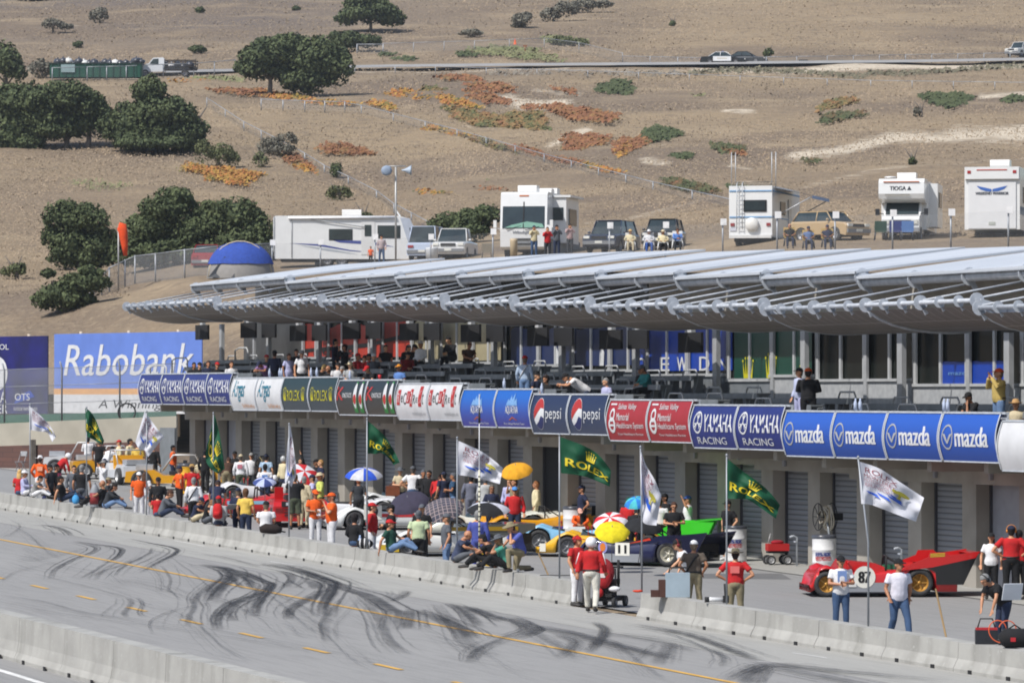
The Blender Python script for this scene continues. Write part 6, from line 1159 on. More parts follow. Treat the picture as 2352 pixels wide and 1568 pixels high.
def person(loc, facing, pose, shirt, trou, hat, label, H=1.75, slv='short', leg='long', shoe='#33302e', fem=False, extra=(), group=None, skin=None, wide=1.0, absrz=None):
    """hat: 'cap:k', 'hat:be', 'hair:br', 'bald', 'helmet:w' ..."""
    global npers; npers += 1; s = H/1.75; root = thing('person', label, 'person', loc, face_rz(facing) if absrz is None else absrz, group); root.scale = (s*wide, s*wide, s)
    def put(me, name, col, par=root, m4=None):
        o = bpy.data.objects.new(name, me); COL.objects.link(o); o.parent = par; o.color = (*srgb(CL.get(col, col)), 1)
        if m4 is not None: o.matrix_local = m4
        return o
    put(pmesh(pose, 'body', fem), 'body', skin or rp.choice(SK_)); put(pmesh(pose, 'shirt_'+slv, fem), 'shirt', shirt); put(pmesh(pose, 'trousers_'+leg, fem), 'trousers', trou); put(pmesh(pose, 'shoes', fem), 'shoes', shoe)
    Hm = head_m(POSES[pose]); parts = hat.split('+')
    for h in parts:
        k, _, c = h.partition(':')
        if k == 'bald': continue
        if k in ('cap', 'hat') : 
            hc = rp.choice(['#3a2a20', '#57504a', '#221a16', '#7a6a58']); hh = put(head_mesh('hair'), 'hair', hc, root, Hm @ Matrix.Scale(.97, 4)) if 'longhair' not in hat and 'hair:' not in hat else None
        if k == 'bcap': put(head_mesh('cap'), 'cap', c, root, Hm @ Matrix.Rotation(math.pi, 4, 'Z') @ Matrix.Translation((0, -.03, 0))); continue
        put(head_mesh(k), {'longhair': 'hair', 'curly': 'hair'}.get(k, k), c or 'k', root, Hm)
    P = POSES[pose]
    for ex in extra:
        k, _, c = ex.partition(':'); q = MB(); pel, neck = P['pel'], P['neck']; up = (neck-pel).normalized(); back = V3((0, 1, 0))-up*up.y; mid = pel.lerp(neck, .65)
        if k == 'pack': q.tube([mid+back*.2-up*.22, mid+back*.21-up*.18, mid+back*.21, mid+back*.2+up*.16, mid+back*.18+up*.23], [(.11, .07), (.15, .11), (.155, .11), (.14, .10), (.08, .05)], 14, side=(1, 0, 0)); q.tube([mid+back*.31-up*.15, mid+back*.31+up*.0], [(.1, .03), (.1, .03)], 8, side=(1, 0, 0)); t_ = q.build('backpack', 'cloth', root, color=CL.get(c, c))
        elif k == 'print': q.box(mid+back*.148, (.2, .01, .16)); q.build('shirt_print', 'plain', root, color=CL.get(c, c))
        elif k == 'fprint': q.box(mid-back*.152+V3((0, 0, .02)), (.2, .012, .24)); q.build('shirt_print', 'plain', root, color=CL.get(c, c))
        elif k == 'text': put_text(q, c, lambda u, v, l=0: tuple(mid+back*.152+V3((.13-.26*u, 0, .02+.1*v))), 0, 1, 0, 1, 0); q.build('shirt_lettering', 'plain', root, color=CL['w'])
        elif k == 'belt': q.tube([pel.lerp(neck, .06), pel.lerp(neck, .14)], [(.186, .142), (.184, .142)], 16, side=(1, 0, 0)); q.build('belt', 'plain', root, color=CL.get(c, c))
        elif k == 'strap': q.tube([pel.lerp(neck, .95)+V3((-.12, .09, 0)), pel.lerp(neck, .6)+back*.16, pel.lerp(neck, .1)+V3((.16, .1, 0))], .02, 6); q.build('bag_strap', 'plain', root, color=CL.get(c, c))
        elif k == 'stripe':
            for i in (0, 1): a, b = pel.lerp(neck, .9)+V3((.2*(1-2*i), 0, 0)), P['e'][i]; q.tube([a+V3((.05*(1-2*i), .03, 0)), b+V3((.05*(1-2*i), .03, 0))], .012, 5)
            q.build('sleeve_stripe', 'plain', root, color=CL['w'])
    return root
def carried(name, label, cat, mb, m, loc, rz=0, col=None): o = mb.build(name, m, color=col); o.location = tuple(loc); o.rotation_euler = (0, 0, rz); tag(o, label, cat); return o
def top(x, v, H): return gnd(x, v, H)        # foot position from a head-top pixel
def foot(x, v, H):
    p = gnd(x, v, H)
    if p[1] > 1.25 or p[1] < -10.0: p = onY(x, 1.25 if p[1] > 0 else -10.0)
    return (p[0], p[1], gz(p[0])+(.034 if p[1] > 0 else .012))
def wallp(x, Y=-10.72): p = onY(x, Y); return (p[0], Y, gz(p[0])+.60)
PEO = []
def S_(zone, x, y, fac, pose, sh, tr, hat, label, H=1.75, **k):        # standing: head-top pixel
    px, pv = Q(zone, x, y); hh = {'crouch': 1.04, 'kneel': 1.28, 'bend': 1.28, 'stoop': 1.52, 'leanbox': 1.70, 'chair': 1.28}.get(pose, 1.78)*H/1.75; return person(foot(px, pv, hh), fac, pose, sh, tr, hat, label, H, **k)
def W_(zone, x, fac, pose, sh, tr, hat, label, H=1.75, Y=-10.72, **k): px, _ = Q(zone, x, 0); return person(wallp(px, Y), fac, pose, sh, tr, hat, label, H, **k)
def D_(zone, x, y, fac, pose, sh, tr, hat, label, H=1.75, Y=.75, **k):   # on the terrace: head-top pixel, Y row
    px, pv = Q(zone, x, y); p = onY(px, Y); d = (Vector(p)-Vector(CP)).dot(Vector(F0)); z = 4+(900-pv)/FP*d; hh = {'sit': .92, 'sitfwd': .90, 'chair': 1.28, 'chairchin': 1.26, 'leanrail': 1.44, 'sitchin': .9, 'stoop': 1.54}.get(pose, 1.78)*H/1.75
    return person((p[0], Y, z-hh), fac, pose, sh, tr, hat, label, H, **k)
def T_(zone, x, y, fac, pose, sh, tr, hat, label, H=1.75, dd=9, **k):   # camping terrace: head-top pixel
    px, pv = Q(zone, x, y); hh = {'chair': 1.28, 'chairchin': 1.26}.get(pose, 1.78)*H/1.75; vb = 596 if px < 1300 else (582 if px < 1620 else 562); d = tdepth(px, vb)-dd; z = 4+(900-pv)/FP*d; b = at(px, vb, d); b[2] = z-hh; return person(b, fac, pose, sh, tr, hat, label, H, **k)
# ---- along the pit wall and the pit lane, left to right
W_(1, 240, 165, 'sit', 'r', 'j', 'longhair:#d8b070', 'person with long blond hair in red top seated at the far left of the wall', fem=True)
W_(1, 310, 80, 'side', 'lav', 'w', 'cap:w', 'person in pale lavender shirt and white cap seated next to the blond one', slv='long')
W_(1, 415, 75, 'sidefwd', 'gy', 'w', 'hair:k', 'dark haired person bowed over a phone, third from the left on the wall', H=1.6)
S_(1, 478, 715, 180, 'pockets', 'o', 'w', 'hat:w', 'person in orange jacket, white trousers and white hat seen from behind', slv='long', extra=('print:#f2a684',), H=1.8)
S_(1, 592, 860, 70, 'stand', 'dg', 'k', 'cap:k', 'person in black cap and patterned top behind the seated man in black', fem=True)
S_(1, 700, 700, 120, 'stoop', 'r', 'k', 'helmet:w', 'person in red jacket and white helmet beside the yellow tow cart', slv='long')
S_(1, 672, 812, 60, 'stand2', 'k', 'k', 'cap:k', 'person in black hooded top open over a pink shirt', slv='long', extra=('fprint:pk',))
W_(1, 755, 100, 'sideprop', 'k', 'dj', 'cap:k', 'heavy person in black printed T-shirt seated on the wall with jeans', wide=1.12)
S_(1, 882, 828, 15, 'stand', 'g', 'j', 'hair:k+glasses', 'person in dark grey shirt and sunglasses looking left over the crowd', slv='long')
S_(1, 975, 822, 175, 'stand', 'k', 'g', 'hair:gy', 'grey haired person in black T-shirt seen from behind, between two flag poles', H=1.86, wide=1.06)
W_(1, 1190, -95, 'sideprop', 'k', 'k', 'bald', 'bald person in black shirt half lying on the wall by the blue jeans photographer', H=1.8)
S_(1, 1235, 770, -60, 'camera', 'w', 'be', 'cap:gy', 'person in white jacket and grey cap behind the wall photographer', slv='long')
W_(1, 1285, 80, 'sidefwd', 'dg', 'lj', 'longhair:#241c1a', 'person with long dark curls and black jacket seated with a camera on the lap', slv='long')
S_(1, 1290, 985, 90, 'stand', 'dg', 'k', 'cap:kh', 'person in khaki cap half hidden behind the long-haired photographer', H=1.55)
S_(1, 1050, 488, 180, 'fold', 'w', 'n', 'hair:k', 'person in white shirt and dark trousers at far left, back turned', slv='long')
S_(1, 1180, 525, 170, 'stand', 'k', 'k', 'cap:kh', 'person in black shirt and khaki cap beside the far white shirt', wide=1.08)
S_(1, 1270, 620, 150, 'stoop', 'w', 'n', 'hair:k', 'person in white shirt leaning behind the black shirt at the far carts')
S_(1, 1420, 518, -80, 'stand', 'cr', 'cr', 'cap:r', 'person in cream overalls and red cap by the yellow cart', slv='long')
S_(1, 1550, 492, 70, 'stand2', 'cr', 'cr', 'hair:k', 'dark haired driver in a cream race suit standing on the left', slv='long', H=1.85, wide=1.08, extra=('belt:be',))
S_(1, 1640, 515, 165, 'fold', 'y', 'n', 'hair:br', 'person in yellow sweater and navy trousers, back turned', slv='long')
S_(1, 1825, 585, 170, 'stand', 'k', 'k', 'cap:k', 'person in black jacket behind the third flag', slv='long')
S_(1, 1655, 908, 5, 'stand', 'o', 'w', 'cap:w+glasses', 'person in orange and white shirt with white cap beside the fire bottle')
S_(1, 1722, 912, 170, 'stand', 'w', 'w', 'longhair:#5a3f2e', 'long brown haired person all in white beside the fire bottle', fem=True, H=1.66)
S_(1, 1885, 968, 0, 'stand', 'k', 'k', 'cap:k+glasses', 'person in black jacket, black cap and sunglasses before the yellow buggy', slv='long')
W_(1, 1945, 80, 'sidefwd', 'g', 'dj', 'hair:br', 'person in grey hooded top seated on the wall, facing right', slv='long', H=1.8)
W_(1, 1880, 180, 'sit', 'r', 'j', 'hair:k', 'small child in red shirt hidden beside the grey hooded top', H=1.45)
S_(1, 2135, 835, 115, 'hips', 'o', 'k', 'cap:n', 'person in orange polo, navy cap and black trousers')
S_(2, 405, 662, 178, 'stand', 'r', 'k', 'hat:#b08d55', 'person in red polo and straw hat seen from behind', wide=1.1)
S_(2, 425, 815, 178, 'stand', 'w', 'k', 'hair:gy', 'grey haired person in white jacket with a black shoulder strap', slv='long', extra=('strap:k',))
W_(2, 445, 65, 'sidefwd', 'n', 'be', 'cap:n', 'child in navy shirt and cap sitting on the wall in khaki shorts', H=1.6)
W_(2, 580, 62, 'sidefwd', 'k', 'g', 'hair:#8a6244', 'boy in black T-shirt leaning forward on the wall', H=1.55)
W_(2, 725, 175, 'sit', 'lg', 'dj', 'cap:r', 'person in red cap and grey shirt wearing a red backpack on the wall', extra=('pack:r',), slv='long')
S_(2, 690, 868, 175, 'stoop', 'n', 'n', 'cap:n', 'person in navy polo bending over the red nosed race car', wide=1.05)
S_(2, 1045, 950, 160, 'stand', 'y', 'dj', 'curly:#6b4a30', 'person with curly brown hair in yellow shirt and jeans at the wall')
S_(2, 955, 955, 160, 'stand', 'n', 'n', 'cap:n', 'person in navy cap half hidden by the yellow shirt')
W_(2, 1290, 178, 'sit', 'w', 'dj', 'cap:k', 'person in white T-shirt and black cap alone on the wall, back turned', H=1.8, wide=1.05)
S_(2, 1275, 655, 178, 'stand', 'w', 'dj', 'hair:k', 'person in white T-shirt with blue and red print behind the red car', extra=('print:sk',), wide=1.04)
S_(2, 985, 548, 170, 'stand', 'w', 'og', 'cap:be', 'person in white long sleeved shirt with red trident emblem, back turned', slv='long', extra=('print:#b06a78',))
S_(2, 1110, 498, 0, 'stand', 'w', 'dg', 'cap:gy', 'person in white button shirt and grey cap facing the track')
S_(2, 1290, 488, 160, 'stand', 'lb', 'k', 'cap:n', 'person in light blue shirt and navy cap with grey hair')
S_(2, 1420, 805, -20, 'crouch', 'k', 'k', 'helmet:w', 'driver in white helmet and black top crouched in the red car', slv='long')
S_(2, 1500, 545, -40, 'stand', 'cr', 'n', 'helmet:lg', 'driver in silver helmet and cream suit behind the fifth flag', slv='long')
S_(2, 1630, 770, 178, 'camera', 'k', 'og', 'hair:#6a5240', 'person in black T-shirt and long green shorts with both arms raised', leg='shorts', H=1.86, wide=1.08)
S_(2, 1710, 560, -60, 'raise', 'k', 'k', 'hair:br', 'person in black lifting a camera high behind the red and white umbrella', slv='long')
S_(2, 1885, 492, -70, 'stand', 'k', 'k', 'cap:k', 'person in black cap standing before the dark garage bay')
S_(2, 1940, 522, -75, 'stand', 'n', 'n', 'hair:#b78d5a', 'sandy haired person in navy T-shirt facing left')
S_(2, 1840, 782, -85, 'fold', 'lav', 'dj', 'cap:n', 'person in lavender shirt and navy cap beside the straw hat', fem=True)
S_(2, 1930, 762, -70, 'fold', 'yg', 'k', 'hat:be', 'person in yellow-green jacket and cream straw hat', slv='long', fem=True)
S_(2, 1740, 800, 150, 'stand', 'be', 'be', 'hair:gy', 'person in pale beige coat behind the black T-shirt', slv='long')
S_(2, 1872, 962, 15, 'fold', 'o', 'w', 'cap:o+glasses', 'person in orange shirt and cap with dark glasses holding white papers', H=1.8, extra=('belt:k',))
S_(2, 2070, 998, -75, 'chin', 'o', 'w', 'cap:o', 'heavy person in orange shirt and cap, hand at the mouth, facing left', H=1.82, wide=1.16)
S_(2, 820, 600, 175, 'stoop', 'br', 'kh', 'hair:br', 'person in brown jacket and khaki trousers bending away', slv='long', wide=1.1)
S_(2, 560, 490, 160, 'stand', 'k', 'k', 'hair:k', 'person in black behind the fourth flag', slv='long')
S_(2, 495, 535, 120, 'bend', 'be', 'be', 'hair:br', 'person in beige jacket bending near the yellow barrel', slv='long')
S_(2, 915, 432, -20, 'stand', 'k', 'k', 'cap:k', 'person in dark clothes in shade behind the tilted grey car cover', slv='long')
S_(1, 2060, 560, 90, 'stand', 'o', 'n', 'hair:k', 'person in orange top and navy trousers in the dark corner by the gate', slv='long')
W_(3, 425, 160, 'sit', 'k', 'j', 'curly:#1d1718', 'person with black curly hair and black sweater seated on the wall', slv='long', fem=True)
S_(3, 605, 893, 85, 'pockets', 'r', 'w', 'cap:r+glasses', 'person in hooded red jacket, red cap and white trousers behind the wall', slv='long', H=1.8, wide=1.06)
S_(3, 815, 890, -80, 'fold', 'k', 'j', 'cap:k', 'person in black vest with light blue sleeves and black cap', slv='long')
W_(3, 835, 75, 'sideprop', 'gr', 'lj', 'cap:r', 'person in dark green polo and red visor seated on the wall, arm propped', wide=1.05)
S_(3, 1112, 983, 175, 'stand', 'pg', 'k', 'hair:g', 'grey haired person in pale green shirt at the wall, back turned', wide=1.06)
S_(3, 1146, 888, -10, 'stand', 'k', 'k', 'cap:g', 'person in grey cap with only the head above the pale green shirt')
S_(3, 462, 590, 178, 'stand', 'dg', 'k', 'hair:#8a4a24', 'person in patterned black camisole under the blue and white umbrella', fem=True)
S_(3, 910, 445, 10, 'fold', 'be', 'dj', 'hat:g', 'person in beige top and brimmed hat beside a brown bag', fem=True)
S_(3, 1050, 395, 165, 'hips', 'w', 'j', 'cap:g', 'person in white T-shirt and blue jeans near the garage, back turned', H=1.84, wide=1.06)
S_(3, 1160, 385, 20, 'fold', 'k', 'k', 'hair:g', 'grey haired person in black jacket at the open dark garage', slv='long')
S_(3, 1225, 378, -30, 'stand', 'k', 'k', 'hair:k', 'dark haired person in black jacket at the open dark garage', slv='long')
S_(3, 1325, 490, 170, 'stoop', 'r', 'k', 'hair:br', 'person in loose red shirt leaning forward, back turned', slv='long', H=1.86, wide=1.12)
S_(3, 1385, 510, -150, 'stand', 'n', 'n', 'cap:n', 'person in navy cap behind the loose red shirt')
S_(3, 1490, 468, -90, 'fold', '#2b4a68', 'lj', 'hair:g', 'grey haired person in petrol blue shirt and pale jeans')
S_(3, 1415, 1018, -80, 'stand', 'g', 'lj', 'cap:g', 'person in dark grey T-shirt and grey cap facing left behind the wall')
W_(3, 1545, 68, 'sidefwd', '#3d4660', 'g', 'bald', 'bald smiling person in slate blue T-shirt seated on the wall', wide=1.1)
S_(3, 1755, 960, 165, 'stand', 'bp', 'bp', 'curly:gy', 'grey curly haired person in blue-purple overalls by the striped pole', slv='long', wide=1.05)
W_(3, 1905, -110, 'sidefwd', 'k', 'k', 'hair:k', 'black haired person in black clothes crouched on the wall with papers', wide=1.1, slv='short')
S_(3, 1680, 520, 175, 'stand', '#6d7080', '#6d7080', 'hair:k', 'person in grey mechanic overalls, back turned, behind the big white flag', slv='long', wide=1.08)
S_(3, 1835, 540, 170, 'stand', 'lg', 'lg', 'hair:g', 'person in pale grey shirt behind the big white flag', slv='long')
S_(3, 1902, 675, 10, 'stand', 'n', 'n', 'longhair:#6d655c+glasses', 'smiling person with grey bobbed hair in a navy jacket', slv='long', fem=True)
W_(4, 325, -80, 'sidechin', 'tq', 'k', 'hat:g', 'person in green shirt and grey hat, chin on hand, beside the kneeling one', slv='short')
px, _ = Q(4, 480, 0); p_ = onY(px, -10.75); person((p_[0], -10.75, gz(p_[0])+.6), -60, 'kneel', '#5a64b4', 'kh', 'hat:kh', 'person in blue shirt and khaki trousers kneeling on the wall, hand over the face', 1.75, wide=1.05)
S_(4, 440, 558, 0, 'stand', 'r', 'dj', 'cap:#4f8fd8+glasses', 'person in red zip jacket and light blue cap standing by the striped pole', slv='long', wide=1.08)
S_(4, 385, 440, -30, 'stand', 'lav', 'n', 'hair:k', 'person in pale lavender shirt under the yellow umbrella', slv='long')
S_(4, 440, 452, -60, 'camera', 'kh', 'k', 'hair:br', 'person in khaki shirt holding the yellow umbrella')
S_(4, 675, 400, -90, 'stand', 'cr', 'cr', 'hair:#8a5a34', 'driver in cream race suit half hidden by a pillar', slv='long')
S_(4, 1170, 520, -75, 'hips', 'n', 'k', 'cap:n', 'person in navy polo and cap leaning behind the white barrel')
S_(4, 1150, 778, 0, 'crouch', 'o', 'o', 'cap:#e8b0a0', 'person in orange overalls and pink cap crouched over the pale blue car', slv='long')
p_ = onY(1458, -1.6); person((p_[0], -1.6, gz(p_[0])+.012), 170, 'stoop', 'k', 'k', 'hair:k', 'person in black shirt behind the striped umbrellas, back turned', 1.75)
S_(4, 1675, 672, -20, 'stand', 'r', 'w', 'cap:gr', 'person in red vest hidden behind the blue segmented umbrella')
pm = gnd(1358, 1409); person((pm[0], pm[1], gz(pm[0])+.015), 172, 'walk', 'r', '#dcd8cc', 'helmet:w', 'marshal in red jacket, white helmet and cream trousers standing in the wall gap', 1.80, slv='long', extra=('belt:k', 'stripe'), wide=1.1)
pm = gnd(1325, 1393); person((pm[0], pm[1], gz(pm[0])+.015), 55, 'stand', 'r', 'w', 'cap:r+headset:dr', 'person in red shirt, red cap and headset leaning by the wall end', 1.72, wide=1.12)
S_(5, 555, 268, -80, 'armup', 'w', 'lj', 'cap:b', 'person in white T-shirt and blue cap with one hand raised by the garages')
S_(5, 415, 400, 5, 'fold', 'k', 'k', 'hair:br+glasses', 'person in black shirt and red-tinted sunglasses facing the track', wide=1.1)
S_(5, 325, 325, -60, 'stand', 'k', 'k', 'cap:k', 'person in black cap and black shirt behind the tall white flag')
S_(5, 272, 360, 170, 'stand', 'w', 'k', 'hair:br', 'person in white T-shirt right behind the tall white flag')
S_(5, 950, 392, -50, 'pockets', 'k', 'k', 'cap:k', 'person in black polo and black shorts at a garage pillar', leg='shorts', shoe='#d8d8d8')
S_(5, 612, 778, 165, 'pockets', '#5c5248', 'kh', 'cap:w', 'person in checked shirt and white cap with a camera at the hip', extra=('belt:k', 'strap:k'), wide=1.06)
S_(5, 530, 775, -75, 'leanbox', 'w', 'k', 'cap:k+headset:dr', 'person in white T-shirt and black cap leaning on a metal case')
S_(5, 1025, 862, 172, 'hips', 'r', 'kh', 'hat:ol', 'person in red polo and olive bucket hat, hands on hips', extra=('print:#d86a66',), wide=1.06)
S_(6, 458, 798, 8, 'fold', 'w', 'j', 'cap:k', 'person in white printed T-shirt and jeans in front of car number 87', extra=('fprint:#7f9ad0', 'belt:br'), wide=1.03)
S_(6, 950, 822, 20, 'walk', '#e4e2ee', 'j', 'cap:k', 'person in white button shirt and blue jeans walking before the red car', H=1.84, extra=('belt:br',), wide=1.05)
S_(6, 1738, 612, -10, 'stand', 'w', 'k', 'longhair:#2a1e1c+cap:k', 'person in white short sleeved top and black trousers by the scaffold', fem=True, H=1.66)
S_(6, 1908, 548, 175, 'hips', 'r', 'k', 'cap:n+headset:#d88a3a', 'broad person in red shirt with orange headset, back turned', H=1.86, wide=1.12, extra=('belt:k',))
S_(6, 1975, 585, 170, 'stand', 'r', 'k', 'hair:k', 'person in red shirt half cut by the right frame edge', wide=1.05)
S_(6, 1830, 965, -60, 'stoop', 'k', 'dj', 'hair:gy+headset:k', 'grey haired person in black shirt bending to a battery box at far right', wide=1.06)
# ---- upper terrace
DK = [(9, 1735, 1238, 'k', 'hair:k', 'first of the seated heads above the leftmost blue banner'), (9, 1785, 1238, 'k', 'cap:k', 'second seated head above the blue banners'), (9, 1862, 1225, 'n', 'hair:br', 'seated person in navy above the blue banners'), (9, 1942, 1236, 'k', 'cap:r', 'seated person in dark red cap above the blue banners'), (9, 2070, 1228, 'w', 'hair:br', 'seated person in white above the last blue banner of the left group')]
for z, x, y, c, h, lb in DK: D_(z, x, y, 20, 'sit', c, 'k', h, lb, Y=.95)
D_(10, 88, 990, -30, 'leanrail', '#8a6a98', 'n', 'cap:n', 'person leaning far over the white banner in a purple print top', Y=.45, fem=True)
D_(10, 195, 888, 160, 'stand', 'n', 'k', 'cap:k', 'person in navy jacket turned away above the Airgas banner', slv='long', Y=1.3)
D_(10, 322, 915, 30, 'stand', 'lav', 'lav', 'hair:br', 'person in lavender top above the ROLEX banner', fem=True, Y=1.0, H=1.65)
D_(10, 388, 875, 20, 'stand', 'k', 'k', 'hair:k', 'person in black just behind the grey hat', Y=1.6)
D_(10, 437, 890, 10, 'stand', 'w', 'k', 'hat:gy', 'person in grey sun hat and white top above the ROLEX banner', fem=True, Y=.85)
D_(10, 735, 785, 80, 'stand', 'n', 'k', 'hair:k', 'standing person in dark suit at the back of the terrace', slv='long', Y=2.4)
D_(10, 822, 832, -70, 'camera', 'k', 'k', 'cap:k', 'person in black with binoculars at the back of the terrace', slv='long', Y=2.4)
for x, y, c, h, Yr, lb in ((600, 1018, 'k', 'hair:bl', 1.0, 'blond seated person above the dark ROLEX banners'), (668, 1032, 'k', 'bald', .95, 'balding seated person in black above the ROLEX banners'), (762, 1005, 'w', 'cap:k', .9, 'seated person in white shirt and black cap'), (832, 1035, 'g', 'hair:gy', 1.0, 'grey haired seated person beside the straw hat'), (872, 1002, 'lg', 'hat:be', 1.0, 'seated person in cream straw hat and grey shirt'),
    (945, 922, 'r', 'cap:r', 2.1, 'seated person in red with dark red cap in the middle rows'), (985, 935, 'r', 'hair:br', 2.0, 'second red shirt in the middle rows'), (1030, 925, 'r', 'cap:k', 2.1, 'red shirt with black cap in the middle rows'), (1082, 925, 'g', 'cap:w', 2.0, 'seated person in white cap and grey top'), (1052, 1030, 'k', 'cap:r', .95, 'seated person in red cap at the front rail'), (1302, 1020, 'sk', 'cap:or2', .9, 'seated person in orange cap and light blue shirt'),
    (1350, 842, 'k', 'hair:k', 3.0, 'dark seated person by the cream window, left'), (1405, 838, 'k', 'cap:k', 3.0, 'dark seated person by the cream window, right'), (1492, 812, 'w', 'cap:w', 3.0, 'person in white cap by the cream window'), (1372, 905, 'dr', 'hair:k', 2.2, 'seated person in dark red and black'), (1778, 770, 'k', 'hair:k', 3.2, 'person in black deep under the canopy by the navy window'), (1190, 845, 'k', 'hair:k', 3.0, 'dark figure by the left edge of the cream window'), (125, 935, 'g', 'cap:r', 2.0, 'seated person in red cap beside the navy jacket'), (1920, 815, 'br', 'hair:br', 3.0, 'brown figure behind the navy window bay')):
    D_(10, x, y, rp.choice((-40, 20, 60)), rp.choice(('sit', 'sitfwd')), c, 'k', h, lb, Y=Yr, slv=rp.choice(('short', 'long')))
D_(11, 218, 932, 160, 'stand', '#a9bcd4', 'lj', 'cap:r', 'person in pale blue shirt, red cap and a shoulder bag, back turned', slv='long', Y=1.0, extra=('strap:w',))
D_(11, 332, 1088, 60, 'sit', 'n', 'k', 'cap:k', 'seated dark person right of the pale blue shirt', Y=.95); D_(11, 400, 1120, -40, 'sit', 'k', 'k', 'curly:#2a1c18', 'curly haired seated person above the pepsi banner', Y=.9, fem=True)
D_(11, 655, 1098, -80, 'leanrail', 'w', 'dj', 'cap:k', 'person in white T-shirt leaning on elbows over the pepsi banner', Y=.55, wide=1.1)
D_(11, 935, 1142, -60, 'sit', 'lav', 'k', 'hair:gy', 'seated person in lavender shirt above the second pepsi banner', Y=.9)
D_(11, 1250, 1035, -50, 'sit', 'k', 'k', 'cap:k', 'dark seated person left of the teal jacket', Y=1.9); D_(11, 1312, 1022, -60, 'sitfwd', 'tl', 'k', 'cap:g', 'seated person in teal jacket and grey cap', Y=1.8, slv='long')
D_(12, 348, 1040, -60, 'stand', '#b9c0dc', 'lav', 'cap:k', 'person in white and blue jersey with black cap beside the large black jacket', slv='long', Y=.8)
D_(12, 425, 1044, 170, 'fold', 'k', 'k', 'cap:o', 'large person in black jacket, back turned, above the mazda banners', slv='long', H=1.8, wide=1.16, Y=.9)
D_(12, 2130, 1045, -70, 'camera', '#c2a860', 'lj', 'cap:#d8552a', 'person in tan yellow shirt and orange cap raising a camera', slv='long', Y=.9, wide=1.15, extra=('belt:br',))
D_(12, 1890, 1265, -50, 'sitchin', 'k', 'k', 'cap:k', 'seated person in black cap and shirt above the fourth mazda banner', Y=.8)
D_(12, 2275, 1335, -20, 'sit', 'be', 'be', 'hat:#b89060', 'person in straw hat low at the right frame edge', Y=.7)
# ---- camping terrace
for z, x, y, sh, tr, h, lb, pose in ((14, 465, 455, 'cr', 'j', 'cap:n', 'person in cream shirt and jeans with binoculars before the motorhome', 'camera'), (14, 598, 470, 'r', 'dg', 'hair:br', 'person in red jacket before the motorhome', 'camera'), (14, 690, 450, 'g', 'dj', 'cap:k', 'person in grey top and black cap before the slide-out', 'camera'), (14, 820, 438, '#b99a98', 'dg', 'longhair:#241a18+cap:k', 'person in pink sleeved top at the right end of the standing four', 'camera'),
    (13, 1172, 288, '#b9a8a8', 'j', 'cap:k', 'person in grey and orange shirt standing before the travel trailer', 'stand2')): T_(z, x, y, 5, pose, sh, tr, h, lb, slv='long')
T_(13, 1065, 402, -10, 'stand', 'o', 'k', 'hair:br', 'small child in orange shirt before the travel trailer', H=1.15)
M['pch'] = objmat('moulded_chair', .5)
def chair_t(x, v, col, label, dd, folding=False, grp_=None, rz=0, top_=True):
    d = tdepth(x, 582 if x < 1620 else 562)-dd; b = Vector(at(x, v, d)); t = thing('folding_chair' if folding else 'plastic_chair', label, 'chair', b, face_rz(rz), grp_)
    q = MB(); q.box((0, 0, .42), (.52, .5, .04)); P_('seat', t, q, 'pch', col); q = MB(); q.box((0, .26, .70), (.52 if not folding else .6, .04, .5), rx=-.15); P_('backrest', t, q, 'pch', col)
    for sx_ in (-1, 1):
        for sy in (-1, 1): q = MB(); q.tube([(sx_*.24, sy*.22, .42), (sx_*.29, sy*.26, 0)], .025, 6); P_('leg', t, q, 'pch', col if not folding else '#303236')
        q = MB(); q.box((sx_*.28, 0, .66), (.05, .46, .04)); P_('armrest', t, q, 'pch', col)
    return t
for x, y, sh, tr, h, lb in ((1420, 498, 'cr', 'be', 'hat:#c9a468', 'seated person in beige jacket and straw hat, first of four'), (1605, 500, 'w', 'b', 'hat:w', 'seated person in white T-shirt, blue jeans and white sun hat'), (1745, 502, 'cr', 'k', 'hat:be', 'seated person in cream shirt and black trousers, third of four'), (1888, 486, 'sk', 'dg', 'hair:br', 'seated person in blue shirt shading the eyes, last of four')):
    T_(14, x, y, 0, 'chair' if x != 1888 else 'chairchin', sh, tr, h, lb, slv='long'); px, pv = Q(14, x, y); chair_t(px, pv+48, '#e2e2e0', 'white plastic chair under the '+{1420: 'first', 1605: 'second', 1745: 'third', 1888: 'last'}[x]+' seated spectator from the left', 9, grp_='white plastic chairs on the terrace')
for x, y, sh, h, lb in ((715, 1478, 'k', 'bald+glasses', 'bald seated person in black shirt and sunglasses under the awning'), (840, 1495, '#5b6f96', 'cap:n', 'seated person in navy cap and blue shirt by the tan car'), (965, 1485, 'n', 'cap:n', 'seated person in dark cap by the tan car wheel')):
    T_(15, x, y, 0, 'chair', sh, 'dj', h, lb); px, pv = Q(15, x, y); chair_t(px, pv+52, '#b99a5a', 'tan folding chair under the '+{715: 'bald', 840: 'middle', 965: 'right'}[x]+' awning guest', 9, True, 'folding chairs under the awning')
T_(13, 655, 420, 180, 'chair', 'lav', 'k', 'hair:br', 'brown haired child sitting in a grey folding chair by the trailer', H=1.5)
